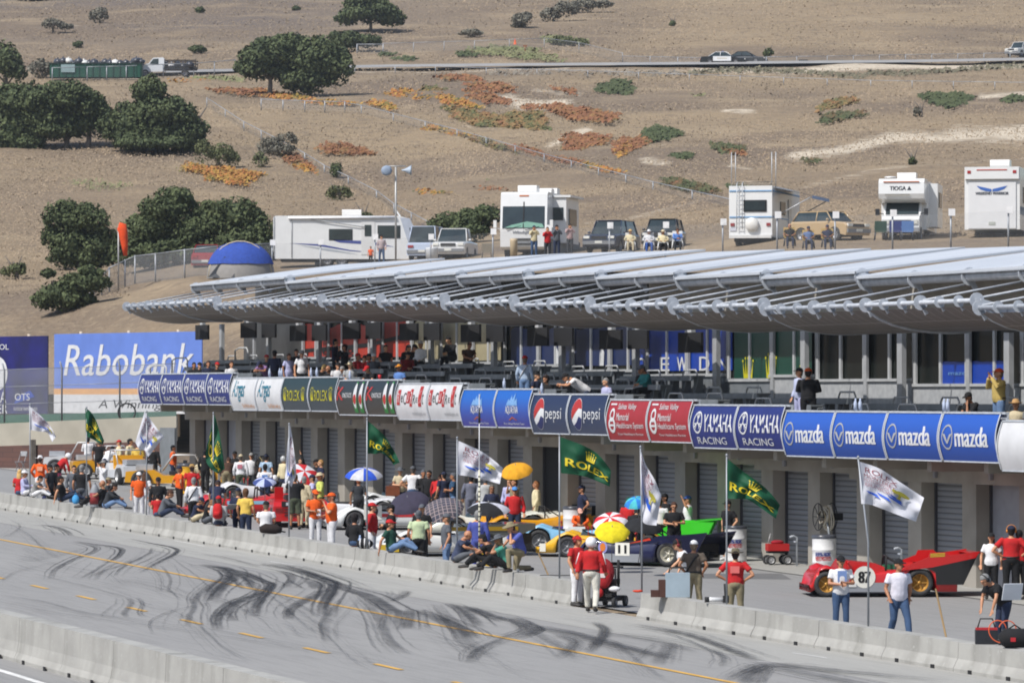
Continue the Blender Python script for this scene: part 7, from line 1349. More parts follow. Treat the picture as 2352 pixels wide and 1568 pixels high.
for x, v, c, lb in ((2022, 552, '#1c4a3a', 'dark green folding chair left of two blue ones'), (2056, 552, '#263a80', 'blue folding chair in the middle of three'), (2084, 552, '#5a86c8', 'light blue folding chair, right of three'), (762, 606, '#6d6a74', 'grey folding chair left of its twin by the trailer'), (798, 606, '#6d6a74', 'grey folding chair right of its twin by the trailer'), (719, 608, '#d8507a', 'pink folding chair at the trailer end'), (1032, 600, '#8a7350', 'brown folding chair before the pickup truck'), (1052, 598, '#d8506a', 'coral pink chair before the pickup truck'), (1118, 596, '#8f887a', 'grey camp chair left of the motorhome')): chair_t(x, v, c, lb, 8, True, rz=180)
def lathe_thing(name, label, cat, prof, m, loc, col=None, n=20): q = MB(); q.lathe(prof, n); return carried(name, label, cat, q, m, loc, 0, col)
for x, v, r, h, c, nm, lb in ((992, 598, .35, .75, '#d8dce0', 'bucket', 'white bucket beside the van'), (738, 611, .4, .5, '#b8bcc0', 'cool_box', 'grey cool box by the pink chair'), (1178, 598, .2, 1.2, '#c0ae90', 'water_heater', 'tan cylinder at the trailer nose')):
    if x == 1178: x, v = 1180-0, 598
    lathe_thing(nm, lb, 'container', [(.001, 0), (r, 0), (r*1.05, h*.9), (r*1.1, h), (.001, h+.02)], 'plain', at(x, v, tdepth(x, 596)-8), c)
# ================================================================ FLAGS
def flag(x, vtop, label, col, corners, kind, Y=-10.75, lean=0, group=None, seed=0, ripple=1.0, h=None):
    """corners in px: outline rows [(top edge pts)], [(bottom edge pts)] from hoist to fly"""
    px = x; p = onY(px, Y); d = float((np.array(p)-CP)@F0); s = FP/d; base = Vector((p[0], Y, gz(p[0])+.6)); ztop = 4+(900-vtop)/s; root = thing('flag', label, 'flag', base, 0, group)
    q = MB(); q.tube([(0, 0, 0), (0, 0, (ztop-base.z)*.5), tuple(np.array(R0)*(lean/s)+np.array((0, 0, ztop-base.z)))], [.025, .022, .018], 8); q.ell(tuple(np.array(R0)*(lean/s)+np.array((0, 0, ztop-base.z+.02))), (.03, .03, .04), 8, 6); P_('flag_pole', root, q, 'metal', '#9ba0a6')
    tp, bp = corners; T = smooth_line([np.array(a, float) for a in tp], 12); B = smooth_line([np.array(a, float) for a in bp], 12); nT, nB = len(T)-1, len(B)-1
    def S(u, v, lift=0):
        u = min(1, max(0, u)); a = T[min(nT, int(u*nT))]*(1-(u*nT) % 1)+T[min(nT, int(u*nT)+1)]*((u*nT) % 1); b = B[min(nB, int(u*nB))]*(1-(u*nB) % 1)+B[min(nB, int(u*nB)+1)]*((u*nB) % 1)
        c = b*(1-v)+a*v; lat = (c[0]-px)/s; z = 4+(900-c[1])/s-base.z; dep = ripple*(.10*math.sin(u*9+v*2.2+seed)+.05*math.sin(u*17-v*5+seed*2)+.03*math.sin(u*5+v*14))*min(1, u*4)-lift*1.4
        return tuple(np.array(R0)*lat+np.array(F0)*dep+np.array((0, 0, z)))
    q = MB(); q.grid(lambda u, v: S(u, v, 0), 40, 16); q.grid(lambda u, v: S(u, v, -.008), 40, 16); P_('flag_cloth', root, q, 'flagc', col)
    if kind == 'rolex':
        q = MB(); put_text(q, 'ROLEX', S, .1, .93, .22, .46, .02, lift=.02); put_crown(q, S, .4, .62, .56, .88, .02); P_('print', root, q, 'plain', '#d8c21f')
    else:
        q = MB(); put_text(q, 'ROLEX', S, .14, .66, .78, .91, 0, lift=.022); put_text(q, 'MONTEREY', S, .12, .64, .66, .75, .0, lift=.022); P_('print', root, q, 'plain', '#7c2236'); q = MB(); put_text(q, 'MOTORSPORTS', S, .12, .62, .56, .64, 0, lift=.022); put_text(q, 'REUNION', S, .14, .60, .45, .54, 0, lift=.022); P_('print', root, q, 'plain', '#b48a96')
        q = MB(); [q.grid(lambda a, b, u=u, v=v, w_=w_: S(u+w_*(a*1.0+.3*b), v-.02*a-.09*b*(.6+.4*a), .03), 8, 3) for u, v, w_ in ((.16, .34, .22), (.36, .38, .2), (.52, .44, .2), (.56, .50, .16))]; P_('blue_wave', root, q, 'plain', '#2358c4')
        q = MB(); [put_poly(q, S, pts, .045) for pts in ([(.66, .46), (.74, .46), (.72, .5), (.73, .6), (.69, .6), (.69, .5)], circ(.74, .66, .09, .07, 10), circ(.64, .64, .06, .05, 10))]; P_('gold_tree', root, q, 'plain', '#a39a2a')
    return root
def flagmat():
    m, t, b = _nt('flag_fabric'); oi = t.nodes.new('ShaderNodeObjectInfo'); b.inputs['Roughness'].default_value = .7; t.links.new(oi.outputs['Color'], b.inputs['Base Color'])
    tr = t.nodes.new('ShaderNodeBsdfTranslucent'); t.links.new(oi.outputs['Color'], tr.inputs[0]); mx = t.nodes.new('ShaderNodeMixShader'); mx.inputs[0].default_value = .3
    out = [n for n in t.nodes if n.type == 'OUTPUT_MATERIAL'][0]; t.links.new(b.outputs[0], mx.inputs[1]); t.links.new(tr.outputs[0], mx.inputs[2]); t.links.new(mx.outputs[0], out.inputs[0]); return m
M['flagc'] = flagmat()
def qz(k, *pts): return [Q(k, *p) for p in pts]
WF, GF = '#e6e7ee', '#0f5a3c'
flag(69, 930, 'white event flag at the far left', WF, (qz(1, (345, 125), (470, 230), (600, 370), (668, 490)), qz(1, (355, 410), (470, 430), (560, 445), (625, 555))), 'w', seed=1, ripple=.7)
flag(199, 937, 'dark green flag mostly folded, second pole from the left', GF, (qz(1, (1015, 150), (1090, 210), (1180, 380), (1240, 545)), qz(1, (1022, 480), (1060, 500), (1130, 540), (1225, 590))), 'rolex', seed=2)
flag(337, 946, 'white event flag blown to a kite shape, third pole', WF, (qz(1, (1722, 195), (1800, 300), (1900, 430), (1950, 490)), qz(1, (1612, 560), (1660, 640), (1730, 660), (1765, 735))), 'w', seed=3, ripple=.6)
flag(490, 950, 'dark green flag hanging narrow down its pole', GF, (qz(2, (676, 72), (730, 300), (770, 520), (792, 720)), qz(2, (610, 330), (565, 600), (640, 720), (715, 775))), 'rolex', seed=4, ripple=.6)
flag(664, 975, 'white event flag hanging narrow before the red race car', WF, (qz(2, (1573, 190), (1620, 500), (1640, 660), (1645, 790)), qz(2, (1545, 400), (1510, 850), (1550, 880), (1588, 935))), 'w', seed=5, ripple=.6)
flag(843, 963, 'dark green flag drooping right, sixth pole', GF, (qz(3, (556, -10), (720, 130), (830, 290), (908, 440)), qz(3, (556, 345), (650, 348), (730, 345), (840, 468))), 'rolex', seed=6)
flag(1050, 1007, 'white event flag flying before the yellow umbrella', WF, ([(1053, 1012), (1098, 1032), (1126, 1050), (1155, 1074)], [(1050, 1090), (1080, 1094), (1115, 1102), (1148, 1111)]), 'w', seed=7)
flag(1285, 1000, 'bright green ROLEX flag flying fully open in the middle', GF, (qz(4, (928, 22), (1180, 115), (1350, 220), (1482, 385)), qz(4, (940, 415), (1150, 440), (1300, 488), (1468, 560))), 'rolex', seed=8, ripple=.7)
flag(1474, 1028, 'tall white event flag hanging before the umbrellas', WF, (qz(5, (85, -120), (130, 20), (230, 200), (290, 345)), qz(5, (80, -60), (90, 300), (100, 590), (240, 636))), 'w', lean=-3, seed=9, ripple=.7)
flag(1669, 1047, 'dark green flag drooping right over the red wagon', GF, ([(1667, 1050), (1715, 1088), (1760, 1122), (1792, 1159)], qz(5, (930, 370), (1080, 375), (1170, 392), (1425, 570))), 'rolex', seed=10)
flag(1994, 1052, 'large white event flag on a leaning pole over car 87', WF, (qz(6, (605, 0), (780, 60), (950, 170), (1165, 310)), qz(6, (632, 362), (730, 375), (900, 440), (1100, 515))), 'w', lean=-23, seed=11, ripple=.8)
p = onY(1101, -10.7); d = float((np.array(p)-CP)@F0); s = FP/d; t = thing('striped_pole', 'tall thin pole with black and white bands and a black fitting on top', 'pole', (p[0], -10.7, gz(p[0])+.6)); zt = 4+(900-905)/s-t.location.z
q = MB(); q.tube([(0, 0, 0), (0, 0, zt)], .014, 8); P_('pole', t, q, 'metal', '#c9cccf'); q = MB(); q.tube([(0, 0, zt-.75), (0, 0, zt-.5)], .03, 8); q.tube([(0, 0, zt-.5), (0, 0, zt-.35)], .02, 8); P_('black_fitting', t, q, 'dark')
q = MB(); q.tube([(0, 0, .02), (0, 0, 2.5)], .026, 10); P_('pole_sleeve', t, q, 'plain', '#d9d6c0'); q = MB(); [q.tube([(0, 0, z), (0, 0, z+.035)], .029, 10) for z in np.arange(.1, 2.4, .13)]; P_('black_band', t, q, 'dark')
# ================================================================ UMBRELLAS
def umbrella(loc, r, cols, label, tilt=(0, 0), dome=.38, pole=1.0, rz=None, n=8, extra=None):
    rz = face_rz(0) if rz is None else rz
    t = thing('umbrella', label, 'umbrella', loc, rz); t.rotation_euler = (R_(tilt[0]), R_(tilt[1]), rz); K = 6
    for j in range(len(cols)):
        q = MB()
        for i in range(n):
            if i % len(cols) != j: continue
            def f(u, v, i=i): a = 2*math.pi*(i+u)/n; rr = r*math.sin(v*1.35)/math.sin(1.35); rr *= 1-.045*math.sin(u*math.pi)*v; return (rr*math.cos(a), rr*math.sin(a), r*dome*(math.cos(v*1.35)-math.cos(1.35))/(1-math.cos(1.35))+.0*u)
            q.grid(f, 4, K)
        P_('canopy_panel', t, q, 'flagc' if False else 'cloth', cols[j])
    q = MB(); q.tube([(0, 0, r*dome+.06), (0, 0, -pole)], .012, 6); P_('shaft', t, q, 'metal', '#888888')
    q = MB(); [q.tube([(0, 0, r*dome-.02), (r*.6*math.cos(a), r*.6*math.sin(a), r*dome*.62), (r*.98*math.cos(a), r*.98*math.sin(a), .0)], .006, 4) for a in np.linspace(0, 2*math.pi, n, endpoint=False)]; P_('rib', t, q, 'metal', '#777777')
    return t
def up_(x, v, Y, r=0): p = onY(x, Y); d = float((np.array(p)-CP)@F0); return (p[0], Y, 4+(900-v)/FP*d)
WHU = '#d8d9de'
umbrella(up_(696, 1092, -2.5), .60, ['#c8232a', WHU], 'red and white segmented umbrella tilted toward the track at left', (38, 20), rz=face_rz(0))
umbrella(up_(836, 1094, -3.2), .64, ['#2c56c8', '#c9cad0'], 'blue and white segmented umbrella held upright', (12, 0), dome=.45)
umbrella(up_(1187, 1084, -1.5), .52, ['#e0a01e'], 'golden yellow umbrella with checkered and round emblems', (25, -10), dome=.48)
umbrella(up_(940, 1156, -4.4), .66, ['#3a3648'], 'dark purple-grey umbrella resting on a white race car', (30, -14))
M['plaid'] = None
def plaid():
    m, t, b = _nt('plaid_cloth'); tc = t.nodes.new('ShaderNodeTexCoord'); a = t.nodes.new('ShaderNodeTexBrick'); a.offset = 0; a.inputs['Scale'].default_value = 1; a.inputs['Brick Width'].default_value = .13; a.inputs['Row Height'].default_value = .13; a.inputs['Mortar Size'].default_value = .012
    a.inputs['Color1'].default_value = (.03, .035, .06, 1); a.inputs['Color2'].default_value = (.05, .045, .055, 1); a.inputs['Mortar'].default_value = (.25, .2, .2, 1); t.links.new(tc.outputs['Object'], a.inputs[0]); t.links.new(a.outputs[0], b.inputs['Base Color']); b.inputs['Roughness'].default_value = .85; return m
M['plaid'] = plaid(); u_ = umbrella(up_(1018, 1172, -6.2), .64, ['#33384a'], 'plaid dark umbrella tilted over the green and yellow car', (32, -12))
for c_ in u_.children:
    if c_.name.startswith('canopy'): c_.data.materials[0] = M['plaid']
umbrella(up_(1122, 1172, -4.6), .66, ['#1d1e22', '#1d1e22', '#1d1e22', '#c9ccda'], 'black umbrella with pale blue panels over the long white car', (14, 0))
umbrella(up_(1462, 1156, -2.6), .36, ['#2c7fd0', '#4cb6c2'], 'small blue and turquoise umbrella beside the tall white flag', (25, -10), dome=.5)
umbrella(up_(1402, 1200, -4.0), .50, ['#cf2530', '#e2e0e4'], 'red and white umbrella over the yellow car cockpit', (32, -8), n=10)
umbrella(up_(1406, 1222, -4.6), .50, ['#e0cf18'], 'bright yellow umbrella in front of the red and white one', (35, 0))
umbrella(up_(1478, 1212, -4.4), .54, ['#1f2023'], 'black umbrella over the dark blue car', (16, 8), dome=.45)
umbrella(up_(608, 1108, -4.5), .42, ['#3a4a86', '#b7c2e4'], 'small blue and white umbrella low behind the fourth flag', (20, 0))
# ================================================================ RACE CARS
def fcar(xy, rz, label, col, L=4.1, W=1.9, wb=2.4, H=.85, num=None, ncol='#e8e6dc', dcol='#141416', nose=None, rim='#b98a3a', fr=.30, rr=.34, low=None, tail='cut', side=None, cockpit=True, spoiler=None, name='race_car', front=.78, extra=None, off=0.0):
    """open sports racer, nose toward local -x, centred between the axles; rz from rz_nose"""
    root = thing(name, label, 'race car', (xy[0], xy[1], gz(xy[0])+.012), rz); f = -wb/2; r = wb/2; n0 = -L*.5-.05+off; n1 = L*.5+off*.6
    rt = rr*2+.12; ft = fr*2+.12
    topc = [(n0, .22), (n0+.12, .36), (f-.2, ft*.72), (f+.1, ft*.80), (f+.6, .52), (0, .50), (r-.6, .62), (r-.1, .70), (r+.4, .72), (n1, .74), (n1, .42)]
    topf = [(n0+.1, .20), (n0+.22, .34), (f-.32, ft*.88), (f, ft+.05), (f+.38, ft*.9), (f+.75, .62), (0, .60), (r-.62, .68), (r-.2, rt-.04), (r+.15, rt+.02), (r+.5, rt-.04), (n1, rt+(.02 if tail == 'cut' else .12)), (n1, .5)]
    N = 60; X = np.linspace(n0, n1, N); q = MB()
    def arch(x, side_):
        z = .12
        for cx, rad in ((f, fr+.05), (r, rr+.05)):
            if abs(x-cx) < rad: z = max(z, (rad-.02)+math.sqrt(max(0, rad**2-(x-cx)**2))*1.0-.02)
        return z
    ys = [0, .30, .52, .70, .86, .96, 1.0]
    def zt(x, y):
        zc = lerp_prof(x, topc); zf = lerp_prof(x, topf); t = min(1, max(0, (y-.35)/.3)); t = t*t*(3-2*t); z = zc*(1-t)+zf*t
        if cockpit and y < .5 and f+.75 < x < r-.55: z -= .0
        if y > .9: z -= (y-.9)**2*6
        return z
    vs = []; fs = []
    sec = [(-1, i) for i in range(len(ys)-1, 0, -1)]+[(1, i) for i in range(len(ys))]
    for x in X:
        taper = 1-.10*max(0, (f-.1-x)/(f-.1-n0))**1.5-.03*max(0, (x-r)/(n1-r)); row = []
        for s, i in sec: y = ys[i]; row.append((x, s*y*W/2*taper, zt(x, y)))
        row.append((x, W/2*taper*1.0, max(arch(x, 1), .30 if not (abs(x-f) < fr+.05 or abs(x-r) < rr+.05) else .12))); row.append((x, W/2*taper*.96, arch(x, 1))); row.append((x, -W/2*taper*.96, arch(x, -1))); row.append((x, -W/2*taper, max(arch(x, -1), .30 if not (abs(x-f) < fr+.05 or abs(x-r) < rr+.05) else .12)))
        vs += row
    m = len(sec)+4
    for i in range(N-1):
        for j in range(m): fs.append((i*m+j, i*m+(j+1) % m, (i+1)*m+(j+1) % m, (i+1)*m+j))
    fs += [tuple(range(m)), tuple(reversed(range((N-1)*m, N*m)))]; q.add(vs, fs, True); body = P_('body', root, q, 'paint', col)
    def band(name_, x0, x1, z0, z1, c, w_=1.0, lift=.008, m='paint'):
        for s in (-1, 1):
            q = MB(); q.grid(lambda u, v: (x0+(x1-x0)*u, s*(W/2*(1-.10*max(0, (f-.1-(x0+(x1-x0)*u))/(f-.1-n0))**1.5)*w_+lift), z0+(z1-z0)*v), 14, 1); P_(name_, body, q, m, c)
    q = MB(); q.box((0, 0, .16), (L*.6, W*.7, .14)); q.box(((f+r)/2, 0, .3), (wb-.6, W*.8, .2)); P_('floor_pan', root, q, 'dark')
    for x, rad, wd in ((f, fr, .28), (r, rr, .36)):
        for s in (-1, 1): wheel(root, x, s*(W/2-wd/2-.0), rad, rad, wd, rim, rimr=.64)
    if cockpit:
        q = MB(); q.box((-.15, 0, .60), (1.0, W*.46, .12)); P_('cockpit_opening', root, q, 'dark')
        q = MB(); q.grid(lambda u, v: (-.62+.32*math.sin(u*math.pi)*-1+v*.12, (u-.5)*W*.5, .56+.2*v*math.sin(u*math.pi)**.5), 14, 3); P_('wind_screen', root, q, 'carglass')
        q = MB(); q.tube([(.42, -.34, .62), (.45, -.26, 1.02), (.45, .26, 1.02), (.42, .34, .62)], .025, 8); q.tube([(.45, -.2, 1.0), (1.0, -.2, .68)], .02, 6); q.tube([(.45, .2, 1.0), (1.0, .2, .68)], .02, 6); P_('roll_bar', root, q, 'dark')
        for s in (-1, 1): q = MB(); q.tube([(-.6, s*.62, .6), (-.6, s*.66, .82)], .012, 5); q.ell((-.6, s*.66, .86), (.03, .09, .05), 8, 6); P_('side_mirror', root, q, 'plain', '#b02020')
    for s in (-1, 1): q = MB(); q.ell((n0+.42, s*(W*.36), .43), (.12, .13, .05), 10, 6); P_('headlight', root, q, 'carglass')
    q = MB(); q.box((n1+.01, 0, .42), (.04, W*.8, .4)); q.tube([(n1+.02, .25, .35), (n1+.2, .25, .35)], .05, 8); q.tube([(n1+.02, -.25, .35), (n1+.2, -.25, .35)], .05, 8); P_('tail_panel', root, q, 'dark')
    if num:
        for s in (-1, 1):
            q = MB(); A = lambda u, v, l=0: (num[1]-s*(-1)*0+(u-.5)*num[2]*(1 if s < 0 else -1), s*(W/2+.016+l), num[3]+(v-.5)*num[2]); 
            if num[4] == 'round': put_poly(q, A, circ(.5, .5, .5, .5, 26), 0)
            else: put_poly(q, A, [(0, .1), (1, .1), (1, .9), (0, .9)], 0)
            nb = P_('number_panel', body, q, 'plain', ncol); q = MB(); put_text(q, num[0], A, .24, .76, .24, .76, .05, lift=.006); P_('race_number', nb, q, 'plain', dcol)
    if extra: extra(root, body, band, W, f, r, n0, n1)
    return root
def pn(an): p = np.array((-math.sin(an), math.cos(an), 0)); return p if p@F0 > 0 else -p
def gxy(x, v): p = gnd(x, v); return p
def ex87(root, body, band, W, f, r, n0, n1):
    band('silver_sill', f+.42, r-.45, .12, .36, '#8f9298'); 
    q = MB(); q.add([(n1+.0, -W/2, .78), (n1-.9, -W/2, .84), (n1-.9, W/2, .84), (n1, W/2, .78), (n1+.55, W/2, 1.10), (n1+.55, -W/2, 1.10)], [(0, 1, 2, 3), (0, 3, 4, 5)]); P_('tail_deck', root, q, 'paint', '#c21a1a')
    for s in (-1, 1):
        q = MB(); q.prism([(r-.1, .86), (n1+.55, 1.12), (n1+.15, .3), (r+.42, .3), (r+.4, .62)], s*(W/2)-.015, s*(W/2)+.015); P_('tail_fin', root, q, 'paint', '#151517'); q = MB(); q.prism([(r-.5, .66), (r-.2, .84), (n1-.75, 1.0), (n1-.7, 1.12), (n1-.3, 1.13), (n1-.2, 1.04), (n1+.58, 1.15), (n1+.46, .98), (r+.3, .74)], s*W/2-.03, s*W/2+.03); P_('fin_top', root, q, 'paint', '#c21a1a')
        q = MB(); [q.box((n1-.52, s*(W/2+.034), z), (.38, .006, .016), ry=-.05) for z in (1.02, 1.055, 1.09)]; P_('yellow_stripe', root, q, 'plain', '#d8c83a')
    q = MB(); q.box((n1+.5, 0, 1.10), (.3, W, .03)); P_('rear_wing', root, q, 'paint', '#c21a1a'); q = MB(); [q.prism([(n1+.35, 1.05), (n1+.6, 1.05), (n1+.4, .8)], y-.012, y+.012) for y in (-.4, 0, .4)]; P_('wing_strut', root, q, 'paint', '#9a1818')
    q = MB(); q.prism([(-.95, .60), (-.75, .92), (.1, .84), (.35, .74), (.35, .6)], -.55, .5); P_('cockpit_cover', root, q, 'paint', '#c21a1a'); q = MB(); q.box((.65, 0, .72), (.5, .3, .12)); P_('engine_intake', root, q, 'plain', '#1f6a4a')
    q = MB(); [q.box((x, -(W/2+.022), z), (w_, .006, h)) for x, z, w_, h in ((-.62, .58, .09, .13),)]; P_('yellow_shield', body, q, 'plain', '#d8b82a')
    q = MB(); [q.box((x, -(W/2+.022), z), (w_, .006, h)) for x, z, w_, h in ((-.55, .3, .22, .1), (.62, .42, .12, .1), (.62, .28, .1, .12), (.5, .5, .1, .1))]; P_('sponsor_decal', body, q, 'plain', '#d9d9d6')
a1 = gnd(1899, 1372); a2 = gnd(2113, 1372); mid = (a1+a2)/2; an = math.atan2(-(a1-a2)[1], -(a1-a2)[0])
fcar(mid+pn(an)*.95, an, 'red open race car number 87 with black finned tail', '#c21a1a', L=3.9, wb=float(np.linalg.norm(a1-a2)), num=('87', .02-.25, .56, .50, 'round'), rim='#c08f42', fr=.32, rr=.35, extra=ex87, off=.36)
def ex11(root, body, band, W, f, r, n0, n1):
    q = MB(); q.prism([(r-.9, .62), (r-.3, .86), (n1+.45, .93), (n1+.45, .86), (n1, .62)], -W/2, W/2); P_('tail_deck', root, q, 'paint', '#141a3e')
    for s in (-1, 1): q = MB(); q.prism([(r-.1, .84), (n1+.5, .98), (n1+.1, .28), (r+.44, .28), (r+.42, .6)], s*W/2-.015, s*W/2+.015); P_('tail_fin', root, q, 'paint', '#101430')
    band('silver_sill', f+.3, .35, .10, .34, '#8e9298'); q = MB(); [q.add([(-.1, s*(W/2+.012), .62), (r-.55, s*(W/2+.012), .80), (r-.5, s*(W/2+.012), .74)], [(0, 1, 2)]) for s in (-1, 1)]; q.add([(r-.9, -.6, .665), (r+.2, -.5, .90), (r+.2, -.3, .90), (r-.9, -.35, .665)], [(0, 1, 2, 3)]); P_('orange_flash', body, q, 'paint', '#cc3a24')
    q = MB(); A = lambda u, v, l=0: (-.85+(u-.5)*.3, -(W/2+.016+l), .52+(v-.5)*.36); put_poly(q, A, circ(.5, .5, .5, .5, 20), 0); P_('round_crest', body, q, 'plain', '#8f8fc8'); q = MB(); put_poly(q, A, circ(.5, .5, .3, .34, 14), .006); P_('crest_centre', body, q, 'plain', '#d8782a')
a1 = gnd(1532, 1303); w0 = np.array((a1[0], a1[1], 0)); a2 = gnd(1312, 1296); v_ = (a1-a2); v_ = v_/np.linalg.norm(v_); mid = a1-v_*1.2; an = math.atan2(v_[1], v_[0])
fcar(mid+pn(an)*.95, an, 'dark blue open race car number 11 with high black tail', '#161c44', L=3.95, wb=2.4, num=('11', -.22, .46, .47, 'sq'), rim='#c8c4b4', fr=.31, rr=.35, extra=ex11)
def exyel(root, body, band, W, f, r, n0, n1):
    band('green_side', f+.55, n1, .25, .46, '#35c028'); q = MB(); [q.prism([(r+.2, .72), (r+.8, 1.06), (n1+1.05, 1.04), (n1+.85, .62), (r+.4, .62)], s*W/2-.02, s*W/2+.02) for s in (-1, 1)]; P_('wing_end_plate', root, q, 'paint', '#42d22c'); q = MB(); q.box((n1+.9, 0, 1.10), (.9, W, .03), ry=-.10); P_('rear_wing', root, q, 'paint', '#42d22c')
    q = MB(); q.box((n1+.2, 0, .72), (1.0, W*.98, .2)); P_('green_tail', root, q, 'paint', '#3ac828'); band('white_nose_edge', n0+.12, n0+.3, .16, .4, '#e8e6d8')
a1 = gnd(1303, 1280); v_ = np.array(R0)*.98-np.array(F0)*.10; v_ /= np.linalg.norm(v_); an = math.atan2(v_[1], v_[0])
fcar(a1+v_*1.2+pn(an)*.95, an, 'yellow race car with green sides and bright green rear wing', '#e8b01a', L=4.2, wb=2.4, rim='#9a9a9c', rr=.33, extra=exyel)
def exbl(root, body, band, W, f, r, n0, n1):
    q = MB(); A = lambda u, v, l=0: (.02+(u-.5)*.8, -(W/2+.016+l), .52+(v-.5)*.34); put_text(q, 'DETOMASO', A, 0, 1, .2, .8, 0); 
a1 = gnd(1234, 1268); v_ = np.array(R0)*.96-np.array(F0)*.06; v_ /= np.linalg.norm(v_); an = math.atan2(v_[1], v_[0])
fcar(a1+v_*1.25+pn(an)*.95, an, 'pale sky blue race car number 71 behind the yellow nose', '#86bfe4', L=4.0, wb=2.4, num=('71', -.15, .52, .50, 'sq'), rim='#b0b2b4', fr=.33)
# row of cars further back; (px of centre, v ground, nose angle in the picture)
def exband(c, z0=.3, z1=.44):
    def f_(root, body, band, W, f, r, n0, n1): band('side_stripe', f+.5, r-.4, z0, z1, c)
    return f_
def exwing(c, c2=None):
    def f_(root, body, band, W, f, r, n0, n1):
        q = MB(); q.box((n1-.05, 0, .98), (.42, W*.96, .03), ry=-.12); P_('rear_wing', root, q, 'paint', c)
        for s in (-1, 1): q = MB(); q.prism([(n1-.3, .7), (n1-.28, 1.05), (n1+.18, 1.05), (n1+.1, .7)], s*W/2*.96-.012, s*W/2*.96+.012); P_('wing_end_plate', root, q, 'paint', c)
        if c2: band('side_stripe', f+.4, r-.4, .3, .5, c2)
    return f_
def bcar(x, v, a, label, col, **k): p = gnd(x, v); return fcar(p, rz_nose(a), label, col, **k)
def exgold(root, body, band, W, f, r, n0, n1):
    q = MB(); q.prism([(r-.6, .60), (r-.5, .92), (n1+.5, .95), (n1+.5, .80), (n1, .6)], -W/2, W/2); P_('tail_deck', root, q, 'paint', '#5a5c58'); q = MB(); q.box((.95, -(W/2+.01), .80), (2.4, .02, .12)); P_('gold_band', root, q, 'paint', '#a8871e')
    q = MB(); q.box((n1, 0, .4), (.8, W*.9, .5)); P_('exposed_gearbox', root, q, 'dark')
bcar(1010, 1275, -72, 'green, white and yellow race car with long grey tail under the plaid umbrella', '#e6e6e0', L=4.4, wb=2.5, rim='#8c8c8c', extra=lambda *a: (exgold(*a), a[2]('yellow_nose_side', a[6]+.1, a[4]-.3, .14, .36, '#d8b428')))
bcar(890, 1215, -82, 'white race car number 29 with green and red nose stripes', '#e4e6e4', L=4.3, wb=2.4, num=('29', -.6, .6, .58, 'sq'), rim='#8f9092', extra=exband('#c02a2c', .42, .54))
bcar(1130, 1232, -84, 'long cream white race car behind the black and blue umbrella', '#dfe0d4', L=4.6, wb=2.5, rim='#8f9092', extra=exband('#1e50c0', .14, .30))
bcar(800, 1196, -84, 'white race car with open silver wheel behind the orange shirts', '#e2e4e8', L=4.4, wb=2.4, rim='#b8babc', extra=exband('#b9402a', .14, .24))
bcar(930, 1178, -82, 'white race car with exposed engine frame in the back row', '#dcdfe0', L=4.4, wb=2.5, rim='#8f9092', extra=exwing('#d8d8d0'))
bcar(828, 1150, -60, 'blue and red race car in the back row left of the blue umbrella', '#2450c0', L=4.2, wb=2.4, rim='#8f9092', extra=exwing('#c02428', '#c02428'))
bcar(560, 1185, -78, 'red race car with light blue and white nose behind the navy polo', '#c4201e', L=4.4, wb=2.5, rim='#3a3a3c', extra=exband('#8cc4dc', .44, .56))
bcar(600, 1152, -80, 'white and red race car in the back row behind the fourth flag', '#dedde0', L=4.2, wb=2.4, rim='#8f9092', extra=exwing('#c02428'))
bcar(1215, 1236, -70, 'orange-yellow race car with large black rear wing by the pillar', '#dd9a1c', L=4.2, wb=2.4, rim='#a0a0a0', extra=lambda *a: (exwing('#22262a')(*a), a[2]('blue_side', a[4]+.4, a[5], .2, .4, '#1c50c4')))
# red coupe rear view with louvres
p = gnd(690, 1212); t = thing('race_car', 'red race car seen from behind with louvred tail and raised engine lid', 'race car', (p[0], p[1], gz(p[0])+.012), face_rz(8))
q = MB(); q.prism([(-.1, .22), (-.12, .72), (.0, .86), (.5, .92), (1.6, .95), (2.4, .8), (3.9, .55), (4.1, .3), (4.1, .22)], -.96, .96, lambda x, z: 1-.12*max(0, z-.4)); q.v = [(y, x, z) for x, y, z in q.v]; P_('body', t, q, 'paint', '#c4181a')
for z in (.42, .52, .62, .72): q = MB(); q.box((0, -.125, z), (1.1, .03, .035)); P_('tail_louvre', t, q, 'dark')
q = MB(); q.box((0, -.12, .80), (1.3, .05, .18)); P_('tail_vent', t, q, 'dark'); q = MB(); q.box((0, -.15, .80), (1.0, .02, .1)); P_('number_plate', t, q, 'plain', '#c8ccd4'); q = MB(); q.box((-.62, 1.2, 1.1), (.3, .05, .5), rx=.15); P_('raised_engine_lid', t, q, 'paint', '#bd1a1a')
q = MB(); q.box((0, .7, 1.0), (.9, .8, .2)); P_('engine_cover', t, q, 'dark')
for s in (-1, 1): q = MB(); q.box((s*.72, -.12, .6), (.26, .04, .12)); P_('tail_light', t, q, 'plain', '#7a1010'); [wheel(t, s*.8, y, .34, .34, .34, '#3a3a3c', ang=math.pi/2) for y in (.45, 3.0)]
